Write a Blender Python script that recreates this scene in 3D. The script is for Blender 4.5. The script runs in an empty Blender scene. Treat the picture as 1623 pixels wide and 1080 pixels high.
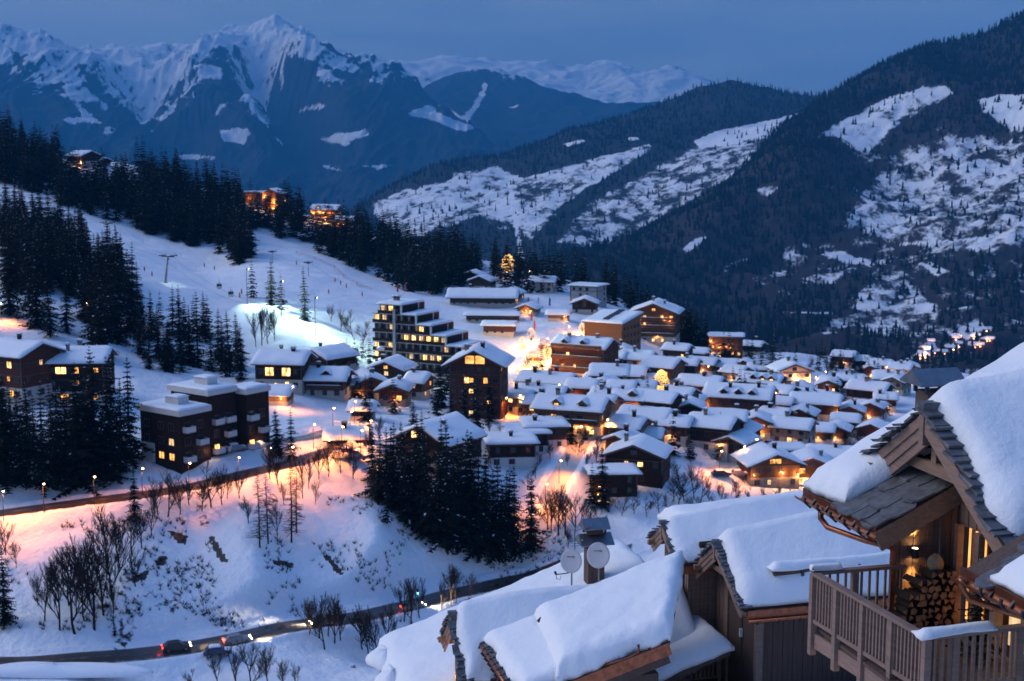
import bpy, bmesh, math, random
import numpy as np
from mathutils import Vector, Matrix
random.seed(7)
SC = bpy.context.scene
COL = SC.collection
R = math.radians
# ---------------------------------------------------------------- camera
FPX = 2114.0; PITCH = math.atan((540 - 240) / FPX)
cam_d = bpy.data.cameras.new('camera'); cam = bpy.data.objects.new('camera', cam_d); COL.objects.link(cam)
cam_d.sensor_width = 36.0; cam_d.lens = FPX / 1623 * 36.0
cam.location = (0, 0, 0); cam.rotation_euler = (math.pi / 2 - PITCH, 0, 0)
cam_d.clip_start = 0.5; cam_d.clip_end = 60000
cam_d.dof.use_dof = True; cam_d.dof.focus_distance = 34; cam_d.dof.aperture_fstop = 1.5
SC.camera = cam
# ---------------------------------------------------------------- dusk sky
W = bpy.data.worlds.new('World'); SC.world = W; W.use_nodes = True
nt = W.node_tree; N = nt.nodes; L = nt.links; N.clear()
out = N.new('ShaderNodeOutputWorld'); bg = N.new('ShaderNodeBackground')
sky = N.new('ShaderNodeTexSky'); sky.sky_type = 'NISHITA'; sky.sun_disc = False
sky.sun_elevation = R(2.5); sky.sun_rotation = R(286); sky.altitude = 1600
sky.air_density = 1.6; sky.dust_density = 0.6; sky.ozone_density = 6.0
tc = N.new('ShaderNodeTexCoord')
# a high thin overcast drifting over the clear sky
mp = N.new('ShaderNodeMapping'); mp.inputs['Scale'].default_value = (1.0, 1.0, 5.5); mp.inputs['Location'].default_value = (0.35, 0.2, 0.1)
ns = N.new('ShaderNodeTexNoise'); ns.inputs['Scale'].default_value = 2.9; ns.inputs['Detail'].default_value = 5.0; ns.inputs['Roughness'].default_value = 0.5
rp = N.new('ShaderNodeValToRGB'); rp.color_ramp.elements[0].position = 0.34; rp.color_ramp.elements[1].position = 0.66
L.new(tc.outputs['Generated'], mp.inputs[0]); L.new(mp.outputs[0], ns.inputs['Vector']); L.new(ns.outputs['Fac'], rp.inputs[0])
cl = N.new('ShaderNodeMixRGB'); cl.inputs[1].default_value = (0.070, 0.178, 0.395, 1); cl.inputs[2].default_value = (0.29, 0.40, 0.62, 1)
# the side of the sunset is a little lighter
nrm = N.new('ShaderNodeVectorMath'); nrm.operation = 'DOT_PRODUCT'; nrm.inputs[1].default_value = (-0.72, 0.50, 0.48); L.new(tc.outputs['Generated'], nrm.inputs[0])
mr = N.new('ShaderNodeMapRange'); mr.inputs['From Min'].default_value = 0.1; mr.inputs['From Max'].default_value = 1.0; mr.inputs['To Min'].default_value = 0.0; mr.inputs['To Max'].default_value = 0.75; L.new(nrm.outputs['Value'], mr.inputs[0])
mm = N.new('ShaderNodeMath'); mm.operation = 'MULTIPLY_ADD'; mm.use_clamp = True; mm.inputs[1].default_value = 0.72; L.new(rp.outputs[0], mm.inputs[0]); L.new(mr.outputs[0], mm.inputs[2])
L.new(mm.outputs[0], cl.inputs[0])
# dusk sky deepens to a strong blue overhead
sep = N.new('ShaderNodeSeparateXYZ'); L.new(tc.outputs['Generated'], sep.inputs[0])
mz = N.new('ShaderNodeMapRange'); mz.interpolation_type = 'SMOOTHSTEP'; mz.inputs['From Min'].default_value = 0.12; mz.inputs['From Max'].default_value = 0.95; L.new(sep.outputs['Z'], mz.inputs[0])
zen = N.new('ShaderNodeMixRGB'); zen.inputs[2].default_value = (0.105, 0.285, 0.76, 1); L.new(mz.outputs[0], zen.inputs[0]); L.new(cl.outputs[0], zen.inputs[1])
scl = N.new('ShaderNodeMixRGB'); scl.blend_type = 'MULTIPLY'; scl.inputs[0].default_value = 1.0; scl.inputs[2].default_value = (0.06, 0.10, 0.16, 1)
L.new(sky.outputs[0], scl.inputs[1])
mx = N.new('ShaderNodeMixRGB'); mx.inputs[0].default_value = 0.88
L.new(scl.outputs[0], mx.inputs[1]); L.new(zen.outputs[0], mx.inputs[2])
L.new(mx.outputs[0], bg.inputs[0]); bg.inputs[1].default_value = 1.0
L.new(bg.outputs[0], out.inputs[0])
# ---------------------------------------------------------------- the last soft glow of the west, high over the mountains on the left
sun_d = bpy.data.lights.new('sun', 'SUN'); sun = bpy.data.objects.new('sun', sun_d); COL.objects.link(sun)
sun_d.energy = 2.0; sun_d.angle = R(52); sun_d.color = (1.0, 0.93, 0.90)
sun.rotation_euler = Vector((-0.80, 0.22, 0.54)).to_track_quat('Z', 'Y').to_euler()
# ---------------------------------------------------------------- view and render settings
SC.view_settings.view_transform = 'Standard'; SC.view_settings.look = 'None'
SC.view_settings.exposure = 0.0; SC.view_settings.gamma = 1.0; SC.view_settings.use_curve_mapping = False
SC.render.engine = 'CYCLES'
SC.cycles.use_denoising = True; SC.cycles.use_adaptive_sampling = True; SC.cycles.adaptive_threshold = 0.02
SC.cycles.max_bounces = 4; SC.cycles.diffuse_bounces = 2; SC.cycles.glossy_bounces = 2; SC.cycles.transmission_bounces = 2
SC.cycles.volume_bounces = 0; SC.cycles.transparent_max_bounces = 4
SC.cycles.sample_clamp_indirect = 3.0; SC.cycles.caustics_reflective = False; SC.cycles.caustics_refractive = False

# ================================================================ helpers
CP, SP = math.cos(PITCH), math.sin(PITCH)
def ts(px, py):
    u = (np.asarray(px, float) - 811.5) / FPX; v = (540 - np.asarray(py, float)) / FPX
    den = CP + v * SP
    return u / den, (-SP + v * CP) / den
def P3(px, py, Y):
    "the point at depth Y that the photograph shows at pixel px, py"
    t, s = ts(px, py); return Vector((float(t) * Y, Y, float(s) * Y))
def topx(X, Y, Z):
    cz = Y * CP - Z * SP; cy = Y * SP + Z * CP
    return 811.5 + FPX * X / cz, 540 - FPX * cy / cz

def hash2(ix, iy, seed):
    h = (ix.astype(np.int64) * 374761393 + iy.astype(np.int64) * 668265263 + seed * 1442695041) & 0x7fffffff
    h = ((h ^ (h >> 13)) * 1274126177) & 0x7fffffff
    return ((h ^ (h >> 16)) & 0xffff) / 65535.0
def vnoise(x, y, seed=0):
    x = np.asarray(x, float); y = np.asarray(y, float)
    ix = np.floor(x); iy = np.floor(y); fx = x - ix; fy = y - iy
    fx = fx * fx * (3 - 2 * fx); fy = fy * fy * (3 - 2 * fy)
    a = hash2(ix, iy, seed); b = hash2(ix + 1, iy, seed); c = hash2(ix, iy + 1, seed); d = hash2(ix + 1, iy + 1, seed)
    return (a + (b - a) * fx) * (1 - fy) + (c + (d - c) * fx) * fy
def fbm(x, y, seed=0, octv=4, gain=0.5, ridged=False):
    s = 0; amp = 1.0; tot = 0; x = np.asarray(x, float); y = np.asarray(y, float)
    for o in range(octv):
        n = vnoise(x, y, seed + o * 17)
        if ridged: n = 1 - np.abs(2 * n - 1)
        s = s + n * amp; tot += amp; amp *= gain; x, y = x * 1.93 + y * 0.55 + 11.3, y * 1.93 - x * 0.55 + 5.7
    return s / tot
def sstep(a, b, x): 
    t = np.clip((np.asarray(x, float) - a) / (b - a), 0, 1); return t * t * (3 - 2 * t)
def inpoly(px, py, poly):
    px = np.asarray(px, float); py = np.asarray(py, float); r = np.zeros(px.shape, bool); n = len(poly)
    for i in range(n):
        x1, y1 = poly[i]; x2, y2 = poly[(i + 1) % n]
        c = ((y1 > py) != (y2 > py)) & (px < (x2 - x1) * (py - y1) / ((y2 - y1) or 1e-9) + x1); r ^= c
    return r

class Relief:
    "a height field through surveyed points, smooth in (bearing, log distance)"
    def __init__(s, pts, kt=3.0, reg=1e-4):
        a = np.array(pts, float); t, sl = ts(a[:, 0], a[:, 1])
        s.kt = kt; s.C = np.stack([t * kt, np.log(a[:, 2])], 1); n = len(a)
        K = s.ker(s.C, s.C) + np.eye(n) * reg; Pm = np.concatenate([np.ones((n, 1)), s.C], 1)
        A = np.zeros((n + 3, n + 3)); A[:n, :n] = K; A[:n, n:] = Pm; A[n:, :n] = Pm.T
        s.w = np.linalg.solve(A, np.concatenate([sl, np.zeros(3)])); s.extra = None
    def ker(s, A, B):
        d2 = ((A[:, None, :] - B[None, :, :]) ** 2).sum(2) + 1e-12
        return 0.5 * d2 * np.log(d2)
    def base(s, X, Y):
        X = np.asarray(X, float); Y = np.asarray(Y, float); sh = X.shape
        q = np.stack([(X / Y * s.kt).ravel(), np.log(Y).ravel()], 1); r = np.empty(len(q)); n = len(s.C)
        for i in range(0, len(q), 40000):
            k = s.ker(q[i:i + 40000], s.C); r[i:i + 40000] = k @ s.w[:n] + s.w[n] + q[i:i + 40000] @ s.w[n + 1:]
        return r.reshape(sh) * Y
    def bake(s, t0, t1, y0, y1, nt, ny):
        s.g = (t0, t1, math.log(y0), math.log(y1), nt, ny); T, Lg = np.meshgrid(np.linspace(t0, t1, nt), np.linspace(s.g[2], s.g[3], ny))
        Yv = np.exp(Lg); s.G = s.base(T * Yv, Yv) / Yv; return s
    def lookup(s, X, Y):
        t0, t1, l0, l1, nt, ny = s.g
        a = np.clip((X / Y - t0) / (t1 - t0) * (nt - 1), 0, nt - 1.001); b = np.clip((np.log(Y) - l0) / (l1 - l0) * (ny - 1), 0, ny - 1.001)
        i = a.astype(int); j = b.astype(int); a = a - i; b = b - j; G = s.G
        return ((G[j, i] * (1 - a) + G[j, i + 1] * a) * (1 - b) + (G[j + 1, i] * (1 - a) + G[j + 1, i + 1] * a) * b) * Y
    def z(s, X, Y):
        X = np.asarray(X, float); Y = np.asarray(Y, float)
        z = s.lookup(X, Y) if hasattr(s, 'G') else s.base(X, Y)
        return s.extra(np.asarray(X, float), np.asarray(Y, float), z) if s.extra else z
    def hit(s, px, py, y0, y1, steps=260):
        "first point of the relief on the line of sight through the pixels"
        px = np.atleast_1d(np.asarray(px, float)); py = np.atleast_1d(np.asarray(py, float)); t, sl = ts(px, py)
        Ys = np.exp(np.linspace(math.log(y0), math.log(y1), steps))
        X = t[:, None] * Ys[None]; YY = np.broadcast_to(Ys[None], X.shape)
        below = s.z(X, YY) >= sl[:, None] * YY
        k = np.argmax(below, 1); ok = below.any(1); k = np.where(ok, np.maximum(k, 1), steps - 1)
        lo = Ys[k - 1]; hi = Ys[k]
        for _ in range(14):
            m = (lo + hi) / 2; b = s.z(t * m, m) >= sl * m
            hi = np.where(b, m, hi); lo = np.where(b, lo, m)
        return t * hi, hi, s.z(t * hi, hi), ok

def mesh_np(name, V, F, mats, smooth=True, attrs=None, mi=None):
    V = np.asarray(V, np.float32); F = np.asarray(F, np.int32)
    me = bpy.data.meshes.new(name); k = F.shape[1]
    me.vertices.add(len(V)); me.vertices.foreach_set('co', V.ravel())
    me.loops.add(F.size); me.loops.foreach_set('vertex_index', F.ravel())
    me.polygons.add(len(F)); me.polygons.foreach_set('loop_start', np.arange(len(F), dtype=np.int32) * k)
    me.polygons.foreach_set('loop_total', np.full(len(F), k, np.int32))
    if mi is not None: me.polygons.foreach_set('material_index', np.asarray(mi, np.int32))
    me.polygons.foreach_set('use_smooth', np.full(len(F), smooth))
    for m in (mats if isinstance(mats, (list, tuple)) else [mats]): me.materials.append(m)
    for k2, a in (attrs or {}).items():
        at = me.attributes.new(k2, 'FLOAT', 'POINT'); at.data.foreach_set('value', np.asarray(a, np.float32).ravel())
    me.update(calc_edges=True)
    return me
def link(name, me, parent=None, **props):
    o = bpy.data.objects.new(name, me); COL.objects.link(o)
    if parent is not None: o.parent = parent
    for k, v in props.items():
        if v is not None: o[k] = v
    return o
def empty(name, loc=(0, 0, 0), rz=0.0, **props):
    o = link(name, None, None, **props); o.location = loc; o.rotation_euler = (0, 0, rz); o.empty_display_size = 0.5
    return o
class MB:
    def __init__(s): s.v = []; s.f = []; s.m = []
    def add(s, vs, fs, mi=0):
        b = len(s.v); s.v.extend([tuple(v) for v in vs]); s.f.extend([tuple(i + b for i in f) for f in fs]); s.m.extend([mi] * len(fs)); return s
    def hexa(s, c, mi=0):
        "eight corners: bottom four counter-clockwise, top four above them"
        return s.add(c, [(3, 2, 1, 0), (4, 5, 6, 7), (0, 1, 5, 4), (1, 2, 6, 5), (2, 3, 7, 6), (3, 0, 4, 7)], mi)
    def box(s, x0, x1, y0, y1, z0, z1, mi=0):
        return s.hexa([(x0, y0, z0), (x1, y0, z0), (x1, y1, z0), (x0, y1, z0), (x0, y0, z1), (x1, y0, z1), (x1, y1, z1), (x0, y1, z1)], mi)
    def bar(s, p, q, w, h, mi=0, up=(0, 0, 1)):
        p = Vector(p); q = Vector(q); d = (q - p).normalized(); up = Vector(up)
        r = d.cross(up); r = r.normalized() if r.length > 1e-6 else Vector((1, 0, 0)); u = r.cross(d).normalized()
        r = r * w / 2; u = u * h / 2
        return s.hexa([p - r - u, p + r - u, q + r - u, q - r - u, p - r + u, p + r + u, q + r + u, q - r + u], mi)
    def tube(s, pts, rad, n=6, mi=0, cap=True):
        pts = [Vector(p) for p in pts]; rad = rad if isinstance(rad, (list, tuple)) else [rad] * len(pts); b = len(s.v); k = len(pts)
        for i, p in enumerate(pts):
            d = (pts[min(i + 1, k - 1)] - pts[max(i - 1, 0)]).normalized()
            a = d.cross(Vector((0, 0, 1)) if abs(d.z) < 0.9 else Vector((1, 0, 0))).normalized(); c = a.cross(d)
            for j in range(n):
                an = 2 * math.pi * j / n; s.v.append(tuple(p + (a * math.cos(an) + c * math.sin(an)) * rad[i]))
        for i in range(k - 1):
            for j in range(n):
                s.f.append((b + i * n + j, b + (i + 1) * n + j, b + (i + 1) * n + (j + 1) % n, b + i * n + (j + 1) % n)); s.m.append(mi)
        if cap:
            s.f.append(tuple(b + j for j in range(n))); s.m.append(mi); s.f.append(tuple(b + (k - 1) * n + j for j in reversed(range(n)))); s.m.append(mi)
        return s
    def mesh(s, name, mats, smooth=False):
        me = bpy.data.meshes.new(name); me.from_pydata(s.v, [], s.f)
        for m in (mats if isinstance(mats, (list, tuple)) else [mats]): me.materials.append(m)
        me.polygons.foreach_set('material_index', s.m)
        if smooth: me.polygons.foreach_set('use_smooth', [True] * len(s.f))
        me.update(); return me
    def build(s, name, mats, parent=None, smooth=False, **props):
        return link(name, s.mesh(name, mats, smooth), parent, **props)

# ---------------------------------------------------------------- materials
def new_mat(name):
    m = bpy.data.materials.new(name); m.use_nodes = True; n = m.node_tree; n.nodes.clear()
    o = n.nodes.new('ShaderNodeOutputMaterial'); b = n.nodes.new('ShaderNodeBsdfPrincipled'); n.links.new(b.outputs[0], o.inputs[0])
    return m, n, b
def noise_node(n, scale, detail=4, coord='Object', rough=0.55, stretch=None):
    tcn = n.nodes.new('ShaderNodeTexCoord'); t = n.nodes.new('ShaderNodeTexNoise')
    t.inputs['Scale'].default_value = scale; t.inputs['Detail'].default_value = detail; t.inputs['Roughness'].default_value = rough
    if stretch:
        mpn = n.nodes.new('ShaderNodeMapping'); mpn.inputs['Scale'].default_value = stretch
        n.links.new(tcn.outputs[coord], mpn.inputs[0]); n.links.new(mpn.outputs[0], t.inputs['Vector'])
    else: n.links.new(tcn.outputs[coord], t.inputs['Vector'])
    return t
def bump(n, b, src, strength=0.3, dist=0.05):
    bp = n.nodes.new('ShaderNodeBump'); bp.inputs['Strength'].default_value = strength; bp.inputs['Distance'].default_value = dist
    n.links.new(src, bp.inputs['Height']); n.links.new(bp.outputs[0], b.inputs['Normal'])
def mat(name, c, rough=0.7, var=0.25, scale=3.0, metal=0.0, bmp=0.0, stretch=None, coord='Object', spec=0.5, dist=0.05):
    m, n, b = new_mat(name); t = noise_node(n, scale, 5, coord, 0.6, stretch)
    rpn = n.nodes.new('ShaderNodeValToRGB'); e = rpn.color_ramp.elements
    e[0].position = 0.3; e[1].position = 0.7
    e[0].color = tuple(x * (1 - var) for x in c) + (1,); e[1].color = tuple(min(1, x * (1 + var)) for x in c) + (1,)
    n.links.new(t.outputs['Fac'], rpn.inputs[0]); n.links.new(rpn.outputs[0], b.inputs['Base Color'])
    b.inputs['Roughness'].default_value = rough; b.inputs['Metallic'].default_value = metal; b.inputs['Specular IOR Level'].default_value = spec
    if bmp: bump(n, b, t.outputs['Fac'], bmp, dist)
    return m
def emit(name, c, s):
    m = bpy.data.materials.new(name); m.use_nodes = True; n = m.node_tree; n.nodes.clear()
    o = n.nodes.new('ShaderNodeOutputMaterial'); e = n.nodes.new('ShaderNodeEmission')
    e.inputs[0].default_value = tuple(c) + (1,); e.inputs[1].default_value = s; n.links.new(e.outputs[0], o.inputs[0]); return m
SNOWC = (0.80, 0.83, 0.88)
M = {}
M['snow'] = mat('snow', SNOWC, 0.55, 0.03, 1.3, bmp=0.25, dist=0.12, spec=0.3)
M['wood_dark'] = mat('wood_dark', (0.027, 0.016, 0.012), 0.75, 0.4, 2.0, stretch=(6, 6, 0.6), bmp=0.3, spec=0.12)
M['wood_brown'] = mat('wood_brown', (0.075, 0.038, 0.022), 0.72, 0.35, 2.0, stretch=(6, 6, 0.6), bmp=0.3, spec=0.12)
M['wood_red'] = mat('wood_red', (0.080, 0.029, 0.019), 0.7, 0.35, 2.0, stretch=(6, 6, 0.6), bmp=0.3, spec=0.12)
M['wood_light'] = mat('wood_light', (0.19, 0.095, 0.045), 0.7, 0.3, 2.0, stretch=(6, 6, 0.6), bmp=0.3, spec=0.12)
M['plaster'] = mat('plaster', (0.42, 0.38, 0.34), 0.85, 0.12, 1.2, bmp=0.15)
M['concrete'] = mat('concrete', (0.33, 0.32, 0.32), 0.85, 0.15, 1.0, bmp=0.15)
M['stone'] = mat('stone', (0.20, 0.17, 0.145), 0.9, 0.45, 2.6, bmp=0.6)
M['trim'] = mat('trim', (0.07, 0.042, 0.03), 0.7, 0.3, 3.0)
M['white_trim'] = mat('white_trim', (0.62, 0.58, 0.56), 0.7, 0.1, 3.0)
M['metal'] = mat('metal', (0.22, 0.23, 0.25), 0.4, 0.15, 4.0, metal=0.8)
M['dark_metal'] = mat('dark_metal', (0.05, 0.052, 0.058), 0.45, 0.2, 4.0, metal=0.6)
M['glass_dark'] = mat('glass_dark', (0.018, 0.022, 0.032), 0.12, 0.2, 1.0)
def lit_room(name, c, s):
    "a lit room behind a window: brighter towards the lamp, curtains and furniture break it up"
    m = emit(name, c, s); n = m.node_tree; e = next(q for q in n.nodes if q.type == 'EMISSION')
    oi = n.nodes.new('ShaderNodeObjectInfo'); t = noise_node(n, 1.7, 3, 'Object', .5, (1.6, 1, .8)); tc2 = [q for q in n.nodes if q.type == 'MAPPING'][0]; sc = n.nodes.new('ShaderNodeVectorMath'); sc.operation = 'SCALE'; sc.inputs[0].default_value = (37, 11, 23); n.links.new(oi.outputs['Random'], sc.inputs['Scale']); n.links.new(sc.outputs[0], tc2.inputs['Location'])
    r = n.nodes.new('ShaderNodeMapRange'); r.inputs['From Min'].default_value = .34; r.inputs['From Max'].default_value = .66; r.inputs['To Min'].default_value = .22 * s; r.inputs['To Max'].default_value = 1.35 * s
    n.links.new(t.outputs['Fac'], r.inputs[0]); n.links.new(r.outputs[0], e.inputs[1]); return m
M['lit_a'] = lit_room('lit_a', (1.0, 0.55, 0.19), 3.2)
M['lit_b'] = lit_room('lit_b', (1.0, 0.43, 0.11), 2.0)
M['lit_c'] = lit_room('lit_c', (1.0, 0.66, 0.34), 1.3)
M['lamp'] = emit('lamp', (1.0, 0.62, 0.28), 40)
M['bulb'] = emit('bulb', (1.0, 0.52, 0.14), 3.2)
# ================================================================ the land
def soft(px, py, poly, w=10, seed=1, sc=60.0):
    "share of ragged copies of the polygon that cover the point"
    return (soft1(px, py, poly, w * .7, seed, sc * .5) + soft1(px, py, poly, w * 1.6, seed + 11, sc * .8) + soft1(px, py, poly, w * 2.6, seed + 23, sc * 1.2) + soft1(px, py, poly, w * 1.1, seed + 31, sc * .25)) / 4
def soft1(px, py, poly, w=10, seed=1, sc=60.0):
    "1 inside the polygon, ragged edge"
    full = np.zeros(px.shape); xs = [q[0] for q in poly]; yy = [q[1] for q in poly]; mg = w * 1.7 + 2
    k = (px > min(xs) - mg) & (px < max(xs) + mg) & (py > min(yy) - mg) & (py < max(yy) + mg)
    if not k.any(): return full
    px = px[k]; py = py[k]
    jx = (fbm(px / sc, py / sc, seed, 5, 0.62) - 0.5) * w * 3.2; jy = (fbm(px / sc + 40, py / sc, seed + 3, 5, 0.62) - 0.5) * w * 2.6
    full[k] = inpoly(px + jx, py + jy, poly); return full
GP = []
def rows(*r): GP.extend(r)
# hidden near slope under and beside the foreground chalets
for px in (-300, 0, 300, 600): 
    for Y, z in ((6, -9), (25, -17), (50, -27), (100, -48), (150, -68.5)):
        t, _ = ts(px, 540); a, b = topx(float(t) * Y, Y, z); rows((a, b, Y))
for px in (900, 1200, 1500, 1900):
    k = {900: 0.85, 1200: 0.6, 1500: 0.42, 1900: 0.3}[px]
    for Y, z in ((6, -10), (25, -16), (50, -27), (100, -47), (150, -62)):
        t, _ = ts(px, 540); z2 = z * (0.55 + 0.45 * k); a, b = topx(float(t) * Y, Y, z2); rows((a, b, Y))
rows((-200,1072,185),(0,1076,185),(200,1088,184),(400,1085,186),(600,1076,192),(750,1050,200),(900,1000,210),(1050,950,215),(1200,900,225),(1400,880,235),(1700,860,240))
rows((-200,1050,189),(0,1046,191),(200,1040,194),(300,1028,198),(400,1010,204),(500,990,212),(600,975,221),(680,960,230),(740,945,238),(820,920,246),(900,895,252),(1000,870,250))
rows((-200,930,208),(0,925,210),(200,920,211),(400,900,216),(600,880,228),(700,895,238),(800,900,247))
rows((-200,850,223),(0,842,225),(200,812,231),(330,790,238),(450,775,246),(560,765,254),(650,820,250),(730,868,250),(830,880,256))
rows((-200,830,227),(0,815,229),(100,802,232),(200,787,236),(330,765,243),(430,742,252),(500,722,261),(560,703,271),(620,698,282))
rows((0,760,239),(100,755,242),(200,750,246),(300,727,256),(380,717,262),(460,714,264),(540,692,276),(640,760,266),(720,790,262),(800,820,262))
rows((0,690,258),(100,690,262),(220,700,264),(300,695,272),(400,675,282),(480,675,286),(560,675,291),(640,695,287),(720,720,280))
rows((0,622,290),(100,637,290),(220,642,292),(400,642,306),(450,622,320),(520,640,318),(600,642,322),(680,652,318),(740,667,312),(820,657,326),(860,652,336))
rows((0,560,318),(100,560,328),(200,560,345),(300,577,350),(380,567,365),(450,560,370),(520,560,376),(560,572,386),(600,584,400),(680,592,402),(740,592,396),(830,612,380),(900,604,396))
rows((0,502,352),(100,502,362),(200,492,395),(300,502,410),(400,500,420),(450,507,420),(520,522,426),(580,532,440),(700,532,452),(820,542,455),(860,532,455),(930,548,445))
rows((0,420,430),(100,430,440),(200,440,462),(280,445,480),(350,465,472),(420,452,500),(500,472,482),(560,482,484),(620,492,486),(720,507,490),(800,502,500),(880,497,512))
rows((0,340,560),(80,365,552),(170,385,560),(250,410,560),(330,430,552),(400,415,562),(480,415,572),(560,445,548),(620,465,532),(700,477,532),(780,477,540),(850,472,546),(920,482,546),(980,502,530),(1005,538,482))
rows((-200,230,690),(0,290,660),(60,312,642),(130,340,632),(220,370,622),(330,395,612),(390,370,652),(450,380,652),(520,400,642),(580,420,632),(650,430,632),(720,440,622),(800,440,622),(870,450,612),(930,457,612),(1000,492,582),(1060,527,562))
crest = [(-200,150,800),(0,220,790),(60,246,772),(120,254,762),(200,260,762),(300,292,752),(400,320,742),(500,347,732),(560,362,726),(650,387,712),(750,410,702),(820,427,692),(900,447,682),(1000,487,652),(1060,522,632),(1110,552,612),(1200,567,622),(1300,568,652),(1400,586,672),(1500,604,690),(1700,628,700)]
rows(*crest); rows(*[(a, b + 75, c * 1.25) for a, b, c in crest]); rows(*[(a, b + 200, c * 1.7) for a, b, c in crest])
rows((1000,622,380),(1100,602,420),(1200,612,438),(1300,622,440),(1400,622,460),(1500,622,470),(1700,630,470))
rows((900,692,302),(1000,692,312),(1100,682,332),(1200,682,346),(1300,682,360),(1400,682,376),(1600,690,380))
rows((900,762,272),(1000,762,280),(1100,742,296),(1200,762,300),(1300,772,300),(1400,762,310),(1600,770,310))
rows((900,805,264),(1000,808,262),(1100,792,272),(1200,795,280),(1300,800,282),(1500,800,285))
rows((900,858,257),(1000,842,255),(1100,820,260))
rows((1100,572,482),(1200,582,522),(1250,562,562),(1300,587,542),(1400,592,572),(980,572,430),(1040,562,472))
GR = Relief(GP).bake(-0.62, 0.62, 3.5, 1400, 300, 420)

# roads: centre lines in the photograph, width in metres
def dens(pts, n=12):
    pts = [Vector(p) for p in pts]; o = []
    for i in range(len(pts) - 1):
        p0 = pts[max(i - 1, 0)]; p1 = pts[i]; p2 = pts[i + 1]; p3 = pts[min(i + 2, len(pts) - 1)]
        for k in range(n):
            t = k / n; o.append(0.5 * ((2 * p1) + (p2 - p0) * t + (2 * p0 - 5 * p1 + 4 * p2 - p3) * t * t + (3 * p1 - p0 - 3 * p2 + p3) * t ** 3))
    o.append(pts[-1]); return o
ROADS = {
 'valley_road': ([(-230,1052),(-80,1050),(60,1049),(180,1042),(300,1028),(400,1010),(500,990),(600,975),(680,960),(740,945),(820,920),(900,896),(1000,868)], 6.2),
 'hillside_road': ([(-230,838),(-80,826),(0,815),(100,802),(200,787),(330,765),(430,742),(500,722),(560,703),(608,697)], 6.5),
 'parking_lane': ([(585,698),(560,690),(530,684),(490,694),(450,700),(410,708),(350,712)], 6.0),
 'village_street': ([(868,800),(880,770),(900,735),(920,700),(935,672)], 5.0),
 'main_street': ([(842,640),(836,612),(846,585),(862,560),(890,540),(915,528)], 7.0),
 'hamlet_lane': ([(1130,745),(1165,733),(1190,724),(1215,700)], 4.5),
}
RD = {}
for k, (pts, w) in ROADS.items():
    X, Y, Z, ok = GR.hit([p[0] for p in pts], [p[1] for p in pts], 165, 900)
    c = dens([(a, b, 0) for a, b in zip(X, Y)], 10); c = np.array([(p.x, p.y) for p in c]); z = GR.base(c[:, 0], c[:, 1])
    for _ in range(30): z[1:-1] = (z[:-2] + z[2:] + z[1:-1]) / 3
    RD[k] = (c, z, w)
def near_road(X, Y, k):
    c, z, w = RD[k]; d = np.full(X.shape, 1e9); zz = np.zeros(X.shape)
    m = (X > c[:, 0].min() - 25) & (X < c[:, 0].max() + 25) & (Y > c[:, 1].min() - 25) & (Y < c[:, 1].max() + 25)
    if not m.any(): return d, zz
    x = X[m]; y = Y[m]; dd = np.full(x.shape, 1e9); z2 = np.zeros(x.shape)
    for i in range(len(c) - 1):
        a = c[i]; e = c[i + 1] - a; l2 = (e ** 2).sum() + 1e-9
        t = np.clip(((x - a[0]) * e[0] + (y - a[1]) * e[1]) / l2, 0, 1)
        q = np.hypot(x - a[0] - t * e[0], y - a[1] - t * e[1]); b = q < dd
        dd = np.where(b, q, dd); z2 = np.where(b, z[i] + (z[i + 1] - z[i]) * t, z2)
    d[m] = dd; zz[m] = z2; return d, zz
def ground_extra(X, Y, z):
    far = sstep(120, 190, Y)
    z = z + far * ((fbm(X / 26, Y / 26, 3) - 0.5) * 3.0 + (fbm(X / 7, Y / 7, 5, 3) - 0.5) * 1.2 + (fbm(X / 1.9, Y / 1.9, 6, 2) - 0.5) * 0.3)
    for k in RD:
        d, zz = near_road(X, Y, k); w = RD[k][2] / 2
        m = sstep(w + 5.5, w + 0.6, d); z = z * (1 - m) + zz * m
        z = z + 0.55 * np.exp(-((d - w - 1.1) / 0.6) ** 2) * (0.5 + fbm(X / 3, Y / 3, 8, 2))
    return z
GR.extra = ground_extra
def ground(X, Y): return float(GR.z(np.array([X]), np.array([Y]))[0])

def grid_faces(nr, nc):
    i = np.arange(nr * nc).reshape(nr, nc)
    return np.stack([i[:-1, :-1].ravel(), i[:-1, 1:].ravel(), i[1:, 1:].ravel(), i[1:, :-1].ravel()], 1)
def fan(rel, ys, t0, t1, nc):
    t = np.linspace(t0, t1, nc); X = t[None] * ys[:, None]; Y = np.broadcast_to(ys[:, None], X.shape)
    return X, Y, np.maximum(rel.z(X, Y), -1140.0 + 0 * X)
ys = np.concatenate([np.geomspace(4, 170, 40), np.linspace(171, 335, 330), np.linspace(336.5, 820, 300), np.geomspace(830, 1350, 24)])
X, Y, Z = fan(GR, ys, -0.56, 0.56, 450)
PX, PY = topx(X, Y, Z)
dirt = sstep(0.62, 0.76, fbm(X / 5, Y / 9, 21, 4)) * 0.5 * ((PX < 900) & (PY > 780) & (Y > 195))
for poly in ([(328,852),(340,850),(362,890),(350,893)], [(512,880),(524,882),(548,912),(536,914)], [(258,838),(300,850),(296,866),(280,860)], [(250,880),(266,882),(262,896),(246,898)], [(205,918),(240,900),(232,918),(210,926)], [(430,886),(470,892),(464,900),(432,894)]):
    dirt = np.maximum(dirt, soft(PX, PY, poly, 3.5, 31, 18) * 0.85)
V = np.stack([X, Y, Z], 2).reshape(-1, 3)
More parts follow.
